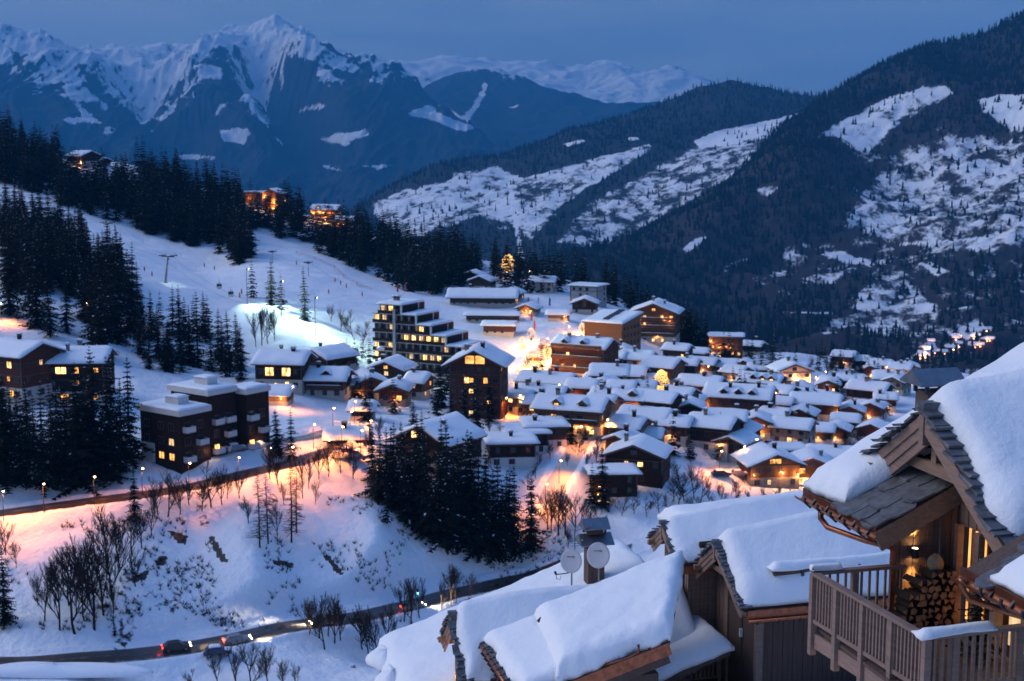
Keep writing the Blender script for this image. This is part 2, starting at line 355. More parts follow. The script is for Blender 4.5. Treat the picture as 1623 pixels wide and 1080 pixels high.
# ground material: packed snow, bare earth where it slid away
m, n, b = new_mat('ground_snow')
at = n.nodes.new('ShaderNodeAttribute'); at.attribute_name = 'dirt'
t1 = noise_node(n, 0.9, 5); t2 = noise_node(n, 0.05, 4)
ad = n.nodes.new('ShaderNodeMath'); ad.operation = 'MULTIPLY_ADD'; n.links.new(t1.outputs['Fac'], ad.inputs[0]); ad.inputs[1].default_value = 0.7; n.links.new(at.outputs['Fac'], ad.inputs[2])
rpn = n.nodes.new('ShaderNodeValToRGB'); rpn.color_ramp.elements[0].position = 0.82; rpn.color_ramp.elements[1].position = 0.92
n.links.new(ad.outputs[0], rpn.inputs[0])
sr = n.nodes.new('ShaderNodeValToRGB'); sr.color_ramp.elements[0].color = (0.74, 0.78, 0.85, 1); sr.color_ramp.elements[1].color = (0.84, 0.86, 0.90, 1); n.links.new(t2.outputs['Fac'], sr.inputs[0])
mixn = n.nodes.new('ShaderNodeMixRGB'); n.links.new(rpn.outputs[0], mixn.inputs[0]); n.links.new(sr.outputs[0], mixn.inputs[1]); mixn.inputs[2].default_value = (0.045, 0.035, 0.03, 1)
n.links.new(mixn.outputs[0], b.inputs['Base Color']); b.inputs['Roughness'].default_value = 0.6; b.inputs['Specular IOR Level'].default_value = 0.3
bump(n, b, t1.outputs['Fac'], 0.8, 0.5); M['ground'] = m
link('ground', mesh_np('ground', V, grid_faces(*X.shape), M['ground'], True, {'dirt': dirt}), kind='structure')

# road sheets: wet asphalt with slush between the wheel tracks
m, n, b = new_mat('road_wet'); at = n.nodes.new('ShaderNodeAttribute'); at.attribute_name = 'edge'
t1 = noise_node(n, 0.8, 5); ad = n.nodes.new('ShaderNodeMath'); ad.operation = 'MULTIPLY_ADD'; n.links.new(t1.outputs['Fac'], ad.inputs[0]); ad.inputs[1].default_value = 0.8; n.links.new(at.outputs['Fac'], ad.inputs[2])
rpn = n.nodes.new('ShaderNodeValToRGB'); e = rpn.color_ramp.elements; e[0].position = 0.55; e[1].position = 1.05; e[0].color = (0.030, 0.026, 0.025, 1); e[1].color = (0.5, 0.48, 0.47, 1)
n.links.new(ad.outputs[0], rpn.inputs[0]); n.links.new(rpn.outputs[0], b.inputs['Base Color']); b.inputs['Roughness'].default_value = 0.38; bump(n, b, t1.outputs['Fac'], 0.3, 0.05); M['road'] = m
for k in RD:
    c, z, w = RD[k]; T = np.gradient(c, axis=0); T /= np.linalg.norm(T, axis=1)[:, None] + 1e-9; Nn = np.stack([-T[:, 1], T[:, 0]], 1)
    fr = np.linspace(-1, 1, 13); X = c[:, 0:1] + Nn[:, 0:1] * fr[None] * w / 2; Y = c[:, 1:2] + Nn[:, 1:2] * fr[None] * w / 2
    Z = np.repeat(z[:, None], 13, 1) + 0.10 + 0.06 * (1 - fr[None] ** 2) - 0.25 * (np.abs(fr[None]) > 0.99)
    base = {'village_street': 0.85, 'hamlet_lane': 0.85, 'parking_lane': 0.25, 'main_street': 0.8}.get(k, 0.0)
    ed = base + 0.75 * np.abs(fr) ** 6 + 0.22 * np.exp(-((np.abs(fr) - 0.0) / 0.12) ** 2); ed = np.repeat(ed[None], len(c), 0) + 0.2 * (fbm(X / 9, Y / 9, 4) - 0.5)
    F = grid_faces(*X.shape)
    link(k, mesh_np(k, np.stack([X, Y, Z], 2).reshape(-1, 3), F, M['road'], True, {'edge': ed}), kind='structure')

# ---------------------------------------------------------------- far slopes
def hill_mat(name, dark, dark2, snowc, sc, bmpd):
    m, n, b = new_mat(name); at = n.nodes.new('ShaderNodeAttribute'); at.attribute_name = 'cover'
    t1 = noise_node(n, sc, 12, rough=0.76, stretch=(1, .55, .8)); t2 = noise_node(n, sc * 0.22, 5)
    ad = n.nodes.new('ShaderNodeMath'); ad.operation = 'MULTIPLY_ADD'; n.links.new(t1.outputs['Fac'], ad.inputs[0]); ad.inputs[1].default_value = 1.5; n.links.new(at.outputs['Fac'], ad.inputs[2])
    rpn = n.nodes.new('ShaderNodeValToRGB'); rpn.color_ramp.elements[0].position = 0.60; rpn.color_ramp.elements[1].position = 0.66; sh = n.nodes.new('ShaderNodeMath'); sh.operation = 'MULTIPLY'; sh.inputs[1].default_value = 0.5; n.links.new(ad.outputs[0], sh.inputs[0]); n.links.new(sh.outputs[0], rpn.inputs[0])
    dk = n.nodes.new('ShaderNodeMixRGB'); n.links.new(t2.outputs['Fac'], dk.inputs[0]); dk.inputs[1].default_value = dark + (1,); dk.inputs[2].default_value = dark2 + (1,)
    mixn = n.nodes.new('ShaderNodeMixRGB'); n.links.new(rpn.outputs[0], mixn.inputs[0]); n.links.new(dk.outputs[0], mixn.inputs[1]); mixn.inputs[2].default_value = snowc + (1,)
    n.links.new(mixn.outputs[0], b.inputs['Base Color']); b.inputs['Roughness'].default_value = 0.8; b.inputs['Specular IOR Level'].default_value = 0.1
    bump(n, b, t1.outputs['Fac'], 0.8, bmpd); return m

# H1: the near right-hand slope
S1 = [(880,425,2500),(930,402,2650),(1000,375,2800),(1080,330,2950),(1150,288,3050),(1220,235,3200),(1311,160,3500),(1370,125,3550),(1461,100,3550),(1571,76,3500),(1623,50,3450),(1800,-10,3400)]
H1 = Relief([(800,560,1500),(900,570,1500),(1100,600,1500),(1300,612,1500),(1500,622,1500),(1800,630,1500),(1450,560,1900),(1550,548,1950),(1650,560,1900),(1350,540,2000),(1250,540,2000),(1100,530,2000),(1000,500,2000),(880,470,2100),
  (1400,500,2200),(1480,480,2300),(1600,480,2200),(1800,470,2150),(1300,470,2300),(1200,450,2400),(1100,440,2450),(1000,430,2450),(1600,380,2480),(1500,390,2560),(1400,390,2640),(1300,380,2680),(1200,350,2800),(1100,360,2750),(1020,392,2700),
  (1600,280,2760),(1500,280,2860),(1400,270,2960),(1300,280,2930),(1220,272,3000),(1150,300,2950),(1600,170,3120),(1480,170,3200),(1390,190,3250),(1300,225,3150)] + S1 + [(a, b + 60, c * 1.22) for a, b, c in S1] + [(a, b + 200, c * 1.6) for a, b, c in S1])
H1.extra = lambda X, Y, z: z + (fbm(X / 420, Y / 420, 41, 5, ridged=True) - 0.6) * 95 + (fbm(X / 90, Y / 90, 45, 4) - 0.5) * 26
S2 = [(500,350,4200),(560,331,4300),(600,309,4400),(650,288,4500),(700,267,4700),(760,256,4800),(811,243,4900),(850,231,5000),(900,216,5000),(950,202,5000),(1000,181,5100),(1060,163,5200),(1120,143,5300),(1156,136,5300),(1200,148,5300),(1260,153,5300),(1311,160,5300),(1450,150,5300)]
H2 = Relief(S2 + [(a, b + 60, c * 1.2) for a, b, c in S2] + [(a, b + 160, c * 1.5) for a, b, c in S2] + [(600,345,4000),(700,305,4300),(800,292,4400),(900,262,4500),(1000,232,4600),(1100,212,4700),(1200,192,4800),(1300,182,4900),
  (480,420,3500),(560,405,3500),(700,380,3500),(800,400,3400),(900,400,3300),(1000,380,3500),(1100,330,3600),(1200,270,3700),(1350,240,3900),(500,480,3000),(600,465,3000),(800,480,2900),(1000,450,3000),(1200,400,3100)])
H2.extra = lambda X, Y, z: z + (fbm(X / 500, Y / 700, 51, 5, ridged=True) - 0.6) * 70 + (fbm(X / 110, Y / 110, 55, 4) - 0.5) * 24
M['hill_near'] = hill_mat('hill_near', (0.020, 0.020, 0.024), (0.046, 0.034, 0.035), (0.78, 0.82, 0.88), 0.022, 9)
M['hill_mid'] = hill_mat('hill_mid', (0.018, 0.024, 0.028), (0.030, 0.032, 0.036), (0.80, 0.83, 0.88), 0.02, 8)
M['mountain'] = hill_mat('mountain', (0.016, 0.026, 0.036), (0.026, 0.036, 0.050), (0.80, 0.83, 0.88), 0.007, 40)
X, Y, Z = fan(H1, np.concatenate([np.linspace(1450, 3750, 420), np.geomspace(3770, 5000, 12)]), -0.02, 0.47, 420)
PX, PY = topx(X, Y, Z)
cov = 0.17 + 0.34 * (fbm(X / 240, Y / 300, 61, 5, .6) - 0.5) + .10 * sstep(330, 480, PY) + .13 * sstep(1230, 1420, PX) * sstep(190, 260, PY)
def patch(cov, val, poly, w=9, seed=1, sc=60.0):
    a = soft(PX, PY, poly, w, seed, sc); return cov + (val - cov) * a
cov = patch(cov, 0.52, [(1330,360),(1345,330),(1400,268),(1420,240),(1500,215),(1560,215),(1640,225),(1700,300),(1640,400),(1560,400),(1500,395),(1430,388),(1380,375)], 12, 3)
cov = patch(cov, 0.42, [(1150,470),(1250,400),(1330,370),(1500,410),(1640,420),(1640,470),(1500,450),(1400,430),(1330,440),(1250,470)], 14, 4)
cov = patch(cov, 0.36, [(1380,540),(1420,440),(1500,400),(1640,410),(1640,560),(1560,545),(1500,500),(1440,540)], 14, 44)
cov = patch(cov, 0.62, [(1292,216),(1330,192),(1385,162),(1440,145),(1500,136),(1512,147),(1470,172),(1440,190),(1405,218),(1380,246),(1352,236),(1330,218)], 6, 5)
cov = patch(cov, 0.86, [(1548,158),(1590,150),(1700,146),(1700,205),(1610,206),(1575,190)], 6, 6)
cov = patch(cov, 0.62, [(1080,395),(1112,372),(1120,376),(1088,404)], 5, 8)
cov = patch(cov, 0.50, [(1330,505),(1358,482),(1370,460),(1400,448),(1450,452),(1478,478),(1486,512),(1455,540),(1400,534),(1350,520),(1300,530),(1300,522)], 9, 9)
cov = patch(cov, 0.82, [(1455,418),(1480,418),(1502,432),(1486,438)], 5, 10)
cov = patch(cov, 0.75, [(1300,402),(1330,400),(1380,414),(1384,422),(1340,418)], 6, 11)
cov = patch(cov, 0.78, [(1518,522),(1545,508),(1560,520),(1530,540)], 5, 12)
cov = patch(cov, 0.55, [(1140,424),(1180,408),(1190,412),(1150,432)], 5, 13)
cov = patch(cov, 0.50, [(1200,300),(1225,292),(1235,300),(1210,316)], 6, 14)
for x0, y0, x1, y1 in ((1425,388,1610,374),(1240,495,1320,497)):   # mountain roads cut across the slope
    yy = y0 + (PX - x0) * (y1 - y0) / (x1 - x0); cov = np.where((np.abs(PY - yy) < 1.3) & (PX > x0) & (PX < x1), 0.7, cov)
link('hill_right', mesh_np('hill_right', np.stack([X, Y, Z], 2).reshape(-1, 3), grid_faces(*X.shape), M['hill_near'], True, {'cover': cov}), kind='structure')
H1grid = (X, Y, Z, cov, PX, PY)
X, Y, Z = fan(H2, np.concatenate([np.linspace(2850, 5350, 380), np.geomspace(5370, 7000, 12)]), -0.19, 0.30, 440)
PX, PY = topx(X, Y, Z)
cov = 0.12 + 0.22 * (fbm(X / 300, Y / 300, 71, 5, .6) - 0.5)
cov = patch(cov, 0.58, [(585,325),(640,300),(700,290),(720,274),(790,262),(800,272),(830,282),(900,262),(985,238),(1030,228),(1040,238),(990,262),(950,290),(930,300),(900,325),(870,352),(830,392),(720,400),(640,372),(590,345)], 6, 15)
cov = patch(cov, 0.50, [(880,385),(905,350),(935,318),(980,296),(1040,262),(1090,236),(1140,214),(1210,196),(1290,178),(1310,190),(1260,220),(1220,240),(1170,275),(1080,330),(1000,375),(940,400)], 7, 16)
cov = patch(cov, 0.86, [(1098,222),(1150,205),(1240,186),(1290,172),(1296,182),(1230,206),(1160,228),(1110,232)], 5, 17)
cov = patch(cov, 0.30, [(640,400),(700,360),(760,345),(820,360),(850,385),(840,420),(700,440)], 10, 18)
cov = patch(cov, 0.12, [(930,300),(1000,262),(1050,232),(1062,238),(1010,272),(960,300),(930,318)], 5, 19)
cov = patch(cov, 0.45, [(800,300),(870,285),(900,296),(860,318),(810,316)], 7, 25)
cov = patch(cov, 0.84, [(892,228),(925,221),(930,225),(900,234)], 3, 20)
cov = patch(cov, 0.8, [(994,219),(1012,217),(1014,222),(998,224)], 3, 22)
xx = 806 + (PY - 280) * 0.16; cov = np.where((np.abs(PX - xx) < 3.2) & (PY > 300) & (PY < 410), 0.75, cov)
link('hill_far_meadow', mesh_np('hill_far_meadow', np.stack([X, Y, Z], 2).reshape(-1, 3), grid_faces(*X.shape), M['hill_mid'], True, {'cover': cov}), kind='structure')
H2grid = (X, Y, Z, cov, PX, PY)

# mountains across the main valley
SM = [(-400,20,11500),(-200,35,11500),(-60,70,11300),(0,66,11300),(35,60,11200),(70,76,11100),(120,92,11400),(180,88,11800),(240,90,11900),(300,86,11700),(345,66,11200),(380,62,11500),(432,46,11800),(470,56,11700),(505,72,11500),(545,88,11200),(580,98,11000),(620,122,10800),(660,150,10500),(700,178,10200),(745,207,9900),(790,233,9500),(830,250,9200),(900,280,9000)]
MT = Relief(SM + [(a, b + 45, c * 1.15) for a, b, c in SM] + [(a, b + 120, c * 1.35) for a, b, c in SM] + [
  (330,92,10700),(302,126,10300),(262,176,9700),(225,222,9200),(372,132,10600),(400,165,10250),(436,205,9800),(480,262,9100),(340,150,10000),(350,215,9300),(360,290,8500),
  (215,190,10500),(245,215,10200),(270,260,9300),(150,120,10700),(90,110,10500),(40,100,10400),(0,120,10200),(60,170,9700),(130,190,9700),(0,220,9000),(120,260,8800),
  (400,130,11300),(425,175,10950),(455,225,10500),(485,262,9900),(440,100,11350),(452,92,10900),(500,112,10600),(560,130,10300),(610,150,10100),(540,180,9800),(600,210,9500),(660,215,9500),(700,230,9300),(560,240,9000),(640,280,8500),
  (-200,120,10200),(-200,220,9000),(-200,330,7600),(0,320,7600),(150,330,7600),(300,340,7500),(450,340,7500),(600,330,7500),(750,320,7600),(900,330,7600),(0,420,6400),(300,440,6400),(600,440,6400),(900,430,6400)])
def ridge2(x, y, seed, o=5): r = fbm(x, y, seed, o, 0.55, ridged=True); return r * r
MT.extra = lambda X, Y, z: z + (ridge2(X / 1300, Y / 1300, 81, 6) - 0.50) * 280 + (ridge2(X / 240 + fbm(X / 900, Y / 900, 83, 2) * 3, Y / 1500, 85, 4) - 0.36) * 150 + (fbm(X / 120, Y / 160, 87, 4, 0.6) - 0.5) * 45
X, Y, Z = fan(MT, np.concatenate([np.linspace(6300, 12200, 420), np.geomspace(12300, 15500, 16)]), -0.48, 0.10, 520)
PX, PY = topx(X, Y, Z)
n1 = fbm(X / 900, Y / 900, 91, 6, 0.6); gz = np.gradient(Z, axis=1) / (np.gradient(X, axis=1) + 1e-6)
st = fbm(X / 150, Y / 800, 93, 5, .62); steep = np.abs(np.gradient(Z, axis=1) / (np.gradient(X, axis=1) + 1e-6)); fine = fbm(X / 45, Y / 110, 97, 4, .65)
line = np.interp(PX, [-100,0,60,130,180,240,290,340,370,410,440,480,540,600,650,700,760], [140,138,150,165,190,215,180,128,138,200,160,128,136,135,140,150,160])
cov = np.clip(0.45 + (line - PY) / 60 + (n1 - 0.5) * 1.2 + (st - .5) * 1.3, 0.05, 0.86) - 0.30 * sstep(.45, 1.1, steep) - .55 * (fine - .45) * (PY > 60)
cov = cov - 0.42 * sstep(0.60, 0.78, fbm(X / 300, Y / 520, 95, 5, 0.65)) * (PY > 85)
for poly in ([(345,65),(356,75),(368,128),(360,128),(342,96),(310,120),(262,176),(240,188),(285,128),(330,82)], [(450,92),(470,90),(520,105),(580,125),(600,140),(560,132),(500,112),(480,120),(448,118)], [(500,62),(545,78),(582,100),(600,120),(585,118),(540,90)], [(118,90),(150,128),(200,170),(225,215),(205,205),(150,150),(120,120)], [(0,60),(40,95),(60,100),(30,110)]):
    cov = cov - 0.38 * soft(PX, PY, poly, 5, 27, 30)
for v, poly in ((0.8,[(346,206),(392,203),(400,212),(385,232),(352,222)]), (0.72,[(500,222),(530,212),(585,202),(585,214),(560,222),(548,236),(525,228)]), (0.8,[(500,258),(540,268),(556,275),(530,272)]), (0.8,[(568,263),(600,260),(625,262),(600,270)]), (0.72,[(112,160),(128,168),(165,196),(110,198),(98,190),(130,184)]), (0.6,[(336,186),(350,162),(372,164),(352,176),(344,192)]), (0.55,[(466,180),(480,166),(510,160),(528,168),(500,178)]), (0.75,[(240,190),(262,178),(280,166),(276,178),(255,194)]), (0.8,[(278,246),(340,247),(340,254),(290,254)]), (0.58,[(395,150),(425,185),(452,232),(448,236),(418,196)]), (0.75,[(640,180),(680,165),(700,180),(720,190),(760,200),(740,212),(690,195)])):
    cov = patch(cov, v, poly, 4, 29, 25)
cov = np.clip(cov, 0.0, 0.9)
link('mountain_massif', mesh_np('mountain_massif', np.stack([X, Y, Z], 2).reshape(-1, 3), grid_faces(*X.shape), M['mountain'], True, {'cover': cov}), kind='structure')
S3 = [(560,215,12600),(600,190,12800),(640,168,13000),(690,142,13000),(740,126,13000),(790,120,13000),(830,132,13000),(870,150,12800),(920,153,12600),(980,160,12400),(1030,166,12200),(1100,175,12000),(1250,190,12000)]
MR = Relief(S3 + [(a, b + 50, c * 1.15) for a, b, c in S3] + [(600,260,10200),(700,250,10300),(800,250,10300),(900,250,10300),(1000,240,10300),(1150,240,10300),(745,190,11500),(780,170,12200),(830,180,11700),(700,200,11600),(900,190,11600)])
MR.extra = lambda X, Y, z: z + (fbm(X / 900, Y / 900, 101, 6, 0.55, ridged=True) - 0.58) * 260
X, Y, Z = fan(MR, np.concatenate([np.linspace(10000, 13300, 170), np.geomspace(13400, 15000, 6)]), -0.14, 0.24, 300); PX, PY = topx(X, Y, Z)
cov = np.clip(0.12 + (140 - PY) / 90 + (fbm(X / 200, Y / 600, 105, 5, .62) - .5) * 1.1, 0, .8)
for v, poly in ((0.75,[(766,130),(774,134),(760,170),(742,196),(730,188),(752,162)]), (0.7,[(690,164),(720,174),(735,190),(720,192),(700,180)]), (0.6,[(800,172),(826,164),(820,172)])): cov = patch(cov, v, poly, 3, 33, 25)
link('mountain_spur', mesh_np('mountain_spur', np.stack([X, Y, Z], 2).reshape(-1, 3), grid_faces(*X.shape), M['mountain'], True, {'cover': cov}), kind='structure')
S4 = [(300,75,16000),(420,70,16000),(500,82,16000),(560,90,16000),(600,97,16000),(650,106,16000),(700,98,16000),(760,101,16000),(820,99,16000),(870,106,16000),(930,110,16000),(962,98,16000),(985,108,16000),(1010,118,16000),(1060,113,16000),(1100,119,16000),(1130,131,16000),(1165,152,16000),(1300,185,16000)]
MF = Relief(S4 + [(a, b + 20, c * 1.08) for a, b, c in S4] + [(400,200,13800),(600,200,13800),(800,190,13800),(1000,190,13800),(1250,210,13800),(700,150,14800),(950,150,14800)])
MF.extra = lambda X, Y, z: z + (fbm(X / 800, Y / 800, 111, 6, 0.58, ridged=True) - 0.58) * 260
X, Y, Z = fan(MF, np.linspace(13700, 16600, 120), -0.26, 0.26, 300); PX, PY = topx(X, Y, Z)
cov = 0.78 - 0.5 * sstep(0.55, 0.72, fbm(X / 330, Y / 600, 115, 5, .62)) * sstep(0.4, 0.6, fbm(X / 1500, Y / 1500, 117, 3))
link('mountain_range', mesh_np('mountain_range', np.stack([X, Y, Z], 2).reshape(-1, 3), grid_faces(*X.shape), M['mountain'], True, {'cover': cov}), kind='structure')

# valley floor far below, closing the land under every slope
mb = MB(); mb.add([(-9400, 700, -1150), (9400, 700, -1150), (9400, 17100, -1150), (-9400, 17100, -1150)], [(0, 1, 2, 3)]); mb.build('valley_floor', M['hill_near'], kind='structure')
# evening haze in the valley
mb = MB(); mb.box(-9500, 9500, -60, 17200, -1152, 1450)
hz = bpy.data.materials.new('haze'); hz.use_nodes = True; n = hz.node_tree; n.nodes.clear()
o = n.nodes.new('ShaderNodeOutputMaterial'); pv = n.nodes.new('ShaderNodeVolumePrincipled'); pv.inputs['Color'].default_value = (0.07, 0.47, 1.0, 1); pv.inputs['Density'].default_value = 6.8e-5; pv.inputs['Anisotropy'].default_value = 0.0
n.links.new(pv.outputs[0], o.inputs['Volume'])
mb.build('haze', hz, kind='stuff')
# ================================================================ tree kinds
M['needles'] = mat('needles', (0.010, 0.0125, 0.010), 0.9, 0.5, 1.5, spec=0.05)
M['needles_far'] = mat('needles_far', (0.012, 0.016, 0.015), 0.9, 0.5, 0.03, coord='Object', spec=0.05)
M['bark'] = mat('bark', (0.034, 0.025, 0.021), 0.9, 0.35, 3.0, spec=0.1)
M['twig'] = mat('twig', (0.036, 0.025, 0.022), 0.9, 0.35, 2.0, spec=0.1)
M['snow_fleck'] = mat('snow_fleck', (0.66, 0.70, 0.78), 0.7, 0.05, 2.0, spec=0.2)
def spruce(seed, H=20.0, Rr=3.1, whorls=26, snow=0.05, bare=0.06, mseg=6):
    rg = random.Random(seed); c = MB(); t = MB()
    t.tube([(0, 0, -1.5), (0, 0, H * 0.4), (rg.uniform(-.1, .1), rg.uniform(-.1, .1), H * 0.97)], [H * 0.017, H * 0.011, 0.02], 5, 0)
    for w in range(whorls):
        uu = min(1, max(0, (w + rg.uniform(-.25, .25)) / (whorls - 1))); f = min(.992, bare + (0.99 - bare) * (1 - (1 - uu) ** 1.18)); z0 = H * f
        base = Rr * (1 - f) ** 0.82 * (0.9 + 0.25 * math.sin(w * 2.3 + seed)) * (1.0 if f > .2 else .75 + f * 1.2) + 0.05
        nb = rg.randint(5, 9); base *= rg.uniform(.82, 1.12)
        for b in range(nb):
            an = 2 * math.pi * (b + rg.uniform(-.35, .35)) / nb + w * 1.1; Lb = base * rg.uniform(0.62, 1.15)
            d = Vector((math.cos(an), math.sin(an), 0)); sd = Vector((-d.y, d.x, 0)); droop = rg.uniform(0.28, 0.55) * (1 - 0.5 * f) - (1.1 * max(0, f - .8) / .2)
            n = max(2, min(mseg, int(Lb / 0.5) + 1)); pts = []
            for i in range(n + 1):
                q = i / n; pts.append(d * (Lb * q) + Vector((0, 0, z0 - droop * Lb * (q * 1.25 - 0.35 * q * q) + rg.uniform(-.06, .06))))
            for i in range(n):
                q = i / n; p = pts[i]; p2 = pts[i + 1]; tl = (0.42 * Lb * (1 - q * 0.75) + 0.18 * min(1, Lb)) * rg.uniform(.7, 1.2)
                for sg in (-1, 1):
                    c.add([p, p2, p + d * tl * rg.uniform(.35, .7) + sd * sg * tl * rg.uniform(.6, 1.0) - Vector((0, 0, tl * rg.uniform(.15, .5)))], [(0, 1, 2)], 0)
                if rg.random() < 0.75:
                    hgt = 0.22 * min(1, Lb) + 0.30 * Lb * (1 - q) * rg.uniform(.3, 1)
                    c.add([p, p2, (p + p2) / 2 - Vector((0, 0, hgt)) + sd * rg.uniform(-.15, .15)], [(0, 1, 2)], 0)
                if rg.random() < snow:
                    up = Vector((0, 0, 0.07)); wv = sd * rg.uniform(.10, .24)
                    c.add([p + up - wv, p + up + wv, p2 + up * 1.2], [(0, 1, 2)], 1)
    return t.mesh('trunk', M['bark']), c.mesh('crown', [M['needles'], M['snow_fleck']])
def bare_tree(seed, H=11.0, kind='broad'):
    rg = random.Random(seed); c = MB(); t = MB()
    def seg(mb, p, q, r0, r1): mb.tube([p, q], [r0, r1], 3, 0, cap=False)
    if kind == 'larch':
        top = Vector((rg.uniform(-.3, .3), rg.uniform(-.3, .3), H)); t.tube([(0, 0, -1), (0, 0, H * .5), top], [H * .014, H * .009, .02], 5)
        for w in range(34):
            f = 0.14 + .85 * w / 34; z0 = H * f
            for b in range(rg.randint(3, 5)):
                an = rg.uniform(0, 6.28); Lb = (H * 0.17 * (1 - f) ** .7 + .25) * rg.uniform(.5, 1.2); d = Vector((math.cos(an), math.sin(an), 0)); p = Vector((0, 0, z0)); dr = rg.uniform(-.05, .4)
                m_ = p + d * Lb * .55 + Vector((0, 0, -dr * Lb * .4)); e = p + d * Lb + Vector((0, 0, -dr * Lb * .7 + .06)); seg(c, p, m_, .045, .03); seg(c, m_, e, .03, .012)
                for k in range(4):
                    a = p.lerp(e, rg.uniform(.25, .95)); seg(c, a, a + Vector((rg.uniform(-.5, .5), rg.uniform(-.5, .5), rg.uniform(-.5, .15))) * (0.4 + .3 * Lb), .018, .008)
        return t.mesh('trunk', M['bark']), c.mesh('branches', M['twig'])
    def grow(p, d, Lg, r, lev):
        k = 2; q = p
        for i in range(k):
            d2 = (d + Vector((rg.uniform(-.16, .16), rg.uniform(-.16, .16), .06 * lev))).normalized(); e = q + d2 * Lg / k
            seg(t if lev == 0 else c, q, e, r * (1 - .28 * i / k), r * (1 - .28 * (i + 1) / k)); d = d2; q = e
            if lev < 4:
                for _ in range(rg.choice([1, 2, 2, 3]) if lev else 2):
                    ax = Vector((rg.uniform(-1, 1), rg.uniform(-1, 1), rg.uniform(-.15, .75))).normalized(); sp = .62 if kind == 'broad' else .42
                    grow(q, (d * (1 - sp) + ax * sp).normalized(), Lg * rg.uniform(.5, .72), max(r * .52, .014), lev + 1)
        if lev < 4: grow(q, d, Lg * .66, r * .62, lev + 1)
    grow(Vector((0, 0, -.6)), Vector((0, 0, 1)), H * .36, H * .013 + .03, 0)
    return t.mesh('trunk', M['bark']), c.mesh('branches', M['twig'])
SPR = [spruce(100 + i, 20, (4.8, 5.6, 5.1, 6.2, 4.4)[i % 5], 22 + (i % 5) * 2, (0.04, 0.08, 0.13, 0.05)[i % 4]) for i in range(10)]
LAR = [bare_tree(200 + i, 12, 'larch') for i in range(4)]
BRO = [bare_tree(300 + i, 9, 'broad') for i in range(5)] + [bare_tree(320 + i, 10, 'tall') for i in range(4)]
tree_rg = random.Random(11)
def plant(kind, X, Y, Z, H, label, group=None, name=None):
    lib, h0, nm, part = {'spruce': (SPR, 20, 'spruce_tree', 'crown'), 'larch': (LAR, 12, 'larch_tree', 'branches'), 'broad': (BRO[:5], 9, 'bare_tree', 'branches'), 'tall': (BRO[5:], 10, 'bare_tree', 'branches')}[kind]
    a, b = tree_rg.choice(lib); o = empty(name or nm, (X, Y, Z - 0.1), tree_rg.uniform(0, 6.28), label=label, category='tree', group=group)
    s = H / h0; w = s * tree_rg.uniform(.85, 1.12); o.scale = (w, w, s); o.rotation_euler = (tree_rg.uniform(-.03, .03), tree_rg.uniform(-.03, .03), o.rotation_euler[2])
    link('trunk', a, o); link(part, b, o); return o
# joined low trees for woods that read as one mass
def wood_mesh(name, P, Hs, rs, seed, layers=3, sides=5):
    "cone trees with ragged tiers, all numpy"
    rg = np.random.default_rng(seed); n = len(P); Vs = []; Fs = []; off = 0
    for l in range(layers):
        z0 = (0.06 + 0.86 * l / layers); z1 = min(1.0, z0 + 1.25 / layers); r = (1 - 0.86 * l / layers)
        an = rg.uniform(0, 6.28, (n, 1)) + np.linspace(0, 2 * math.pi, sides, endpoint=False)[None]
        rr = (rs[:, None] * r) * rg.uniform(.6, 1.25, (n, sides))
        v = np.zeros((n, sides + 1, 3)); v[:, :sides, 0] = P[:, 0:1] + np.cos(an) * rr; v[:, :sides, 1] = P[:, 1:2] + np.sin(an) * rr
        v[:, :sides, 2] = P[:, 2:3] + Hs[:, None] * (z0 + rg.uniform(-.05, .05, (n, sides))); v[:, sides] = P; v[:, sides, 2] += Hs * z1
        base = off + np.arange(n)[:, None] * (sides + 1)
        f = np.stack([np.stack([base[:, 0] + j, base[:, 0] + (j + 1) % sides, base[:, 0] + sides], 1) for j in range(sides)], 1).reshape(-1, 3)
        Vs.append(v.reshape(-1, 3)); Fs.append(f); off += n * (sides + 1)
    return mesh_np(name, np.concatenate(Vs), np.concatenate(Fs), M['needles_far'], False)
# woods on the far slopes
for nm, (X, Y, Z, cov, PX, PY), cnt, hmax, seed, lab in (('forest', H1grid, 15000, 22, 1, 'dark wood of spruce and larch on the hillside across the valley'), ('forest', H2grid, 9000, 26, 2, 'dark wood along the crest above the snowy meadows')):
    rg = np.random.default_rng(seed); p = np.clip(0.55 - cov, 0.085, None) ** 1.6 * (0.15 + fbm(X / 130, Y / 130, seed + 3, 3)) * (PY < 600); p = p * (np.abs(PX - 811) < 1000)
    p[:, :] *= Y; p = p.ravel() / p.sum(); idx = rg.choice(p.size, cnt, p=p); 
    Pt = np.stack([X.ravel()[idx], Y.ravel()[idx], Z.ravel()[idx] - 1.0], 1) + rg.normal(0, 1, (cnt, 3)) * np.array([4, 4, 0])
    link(nm, wood_mesh(nm, Pt, rg.uniform(.45, 1, cnt) * hmax, rg.uniform(3.0, 5.2, cnt), seed, 2, 4), kind='stuff', label=lab, category='forest')
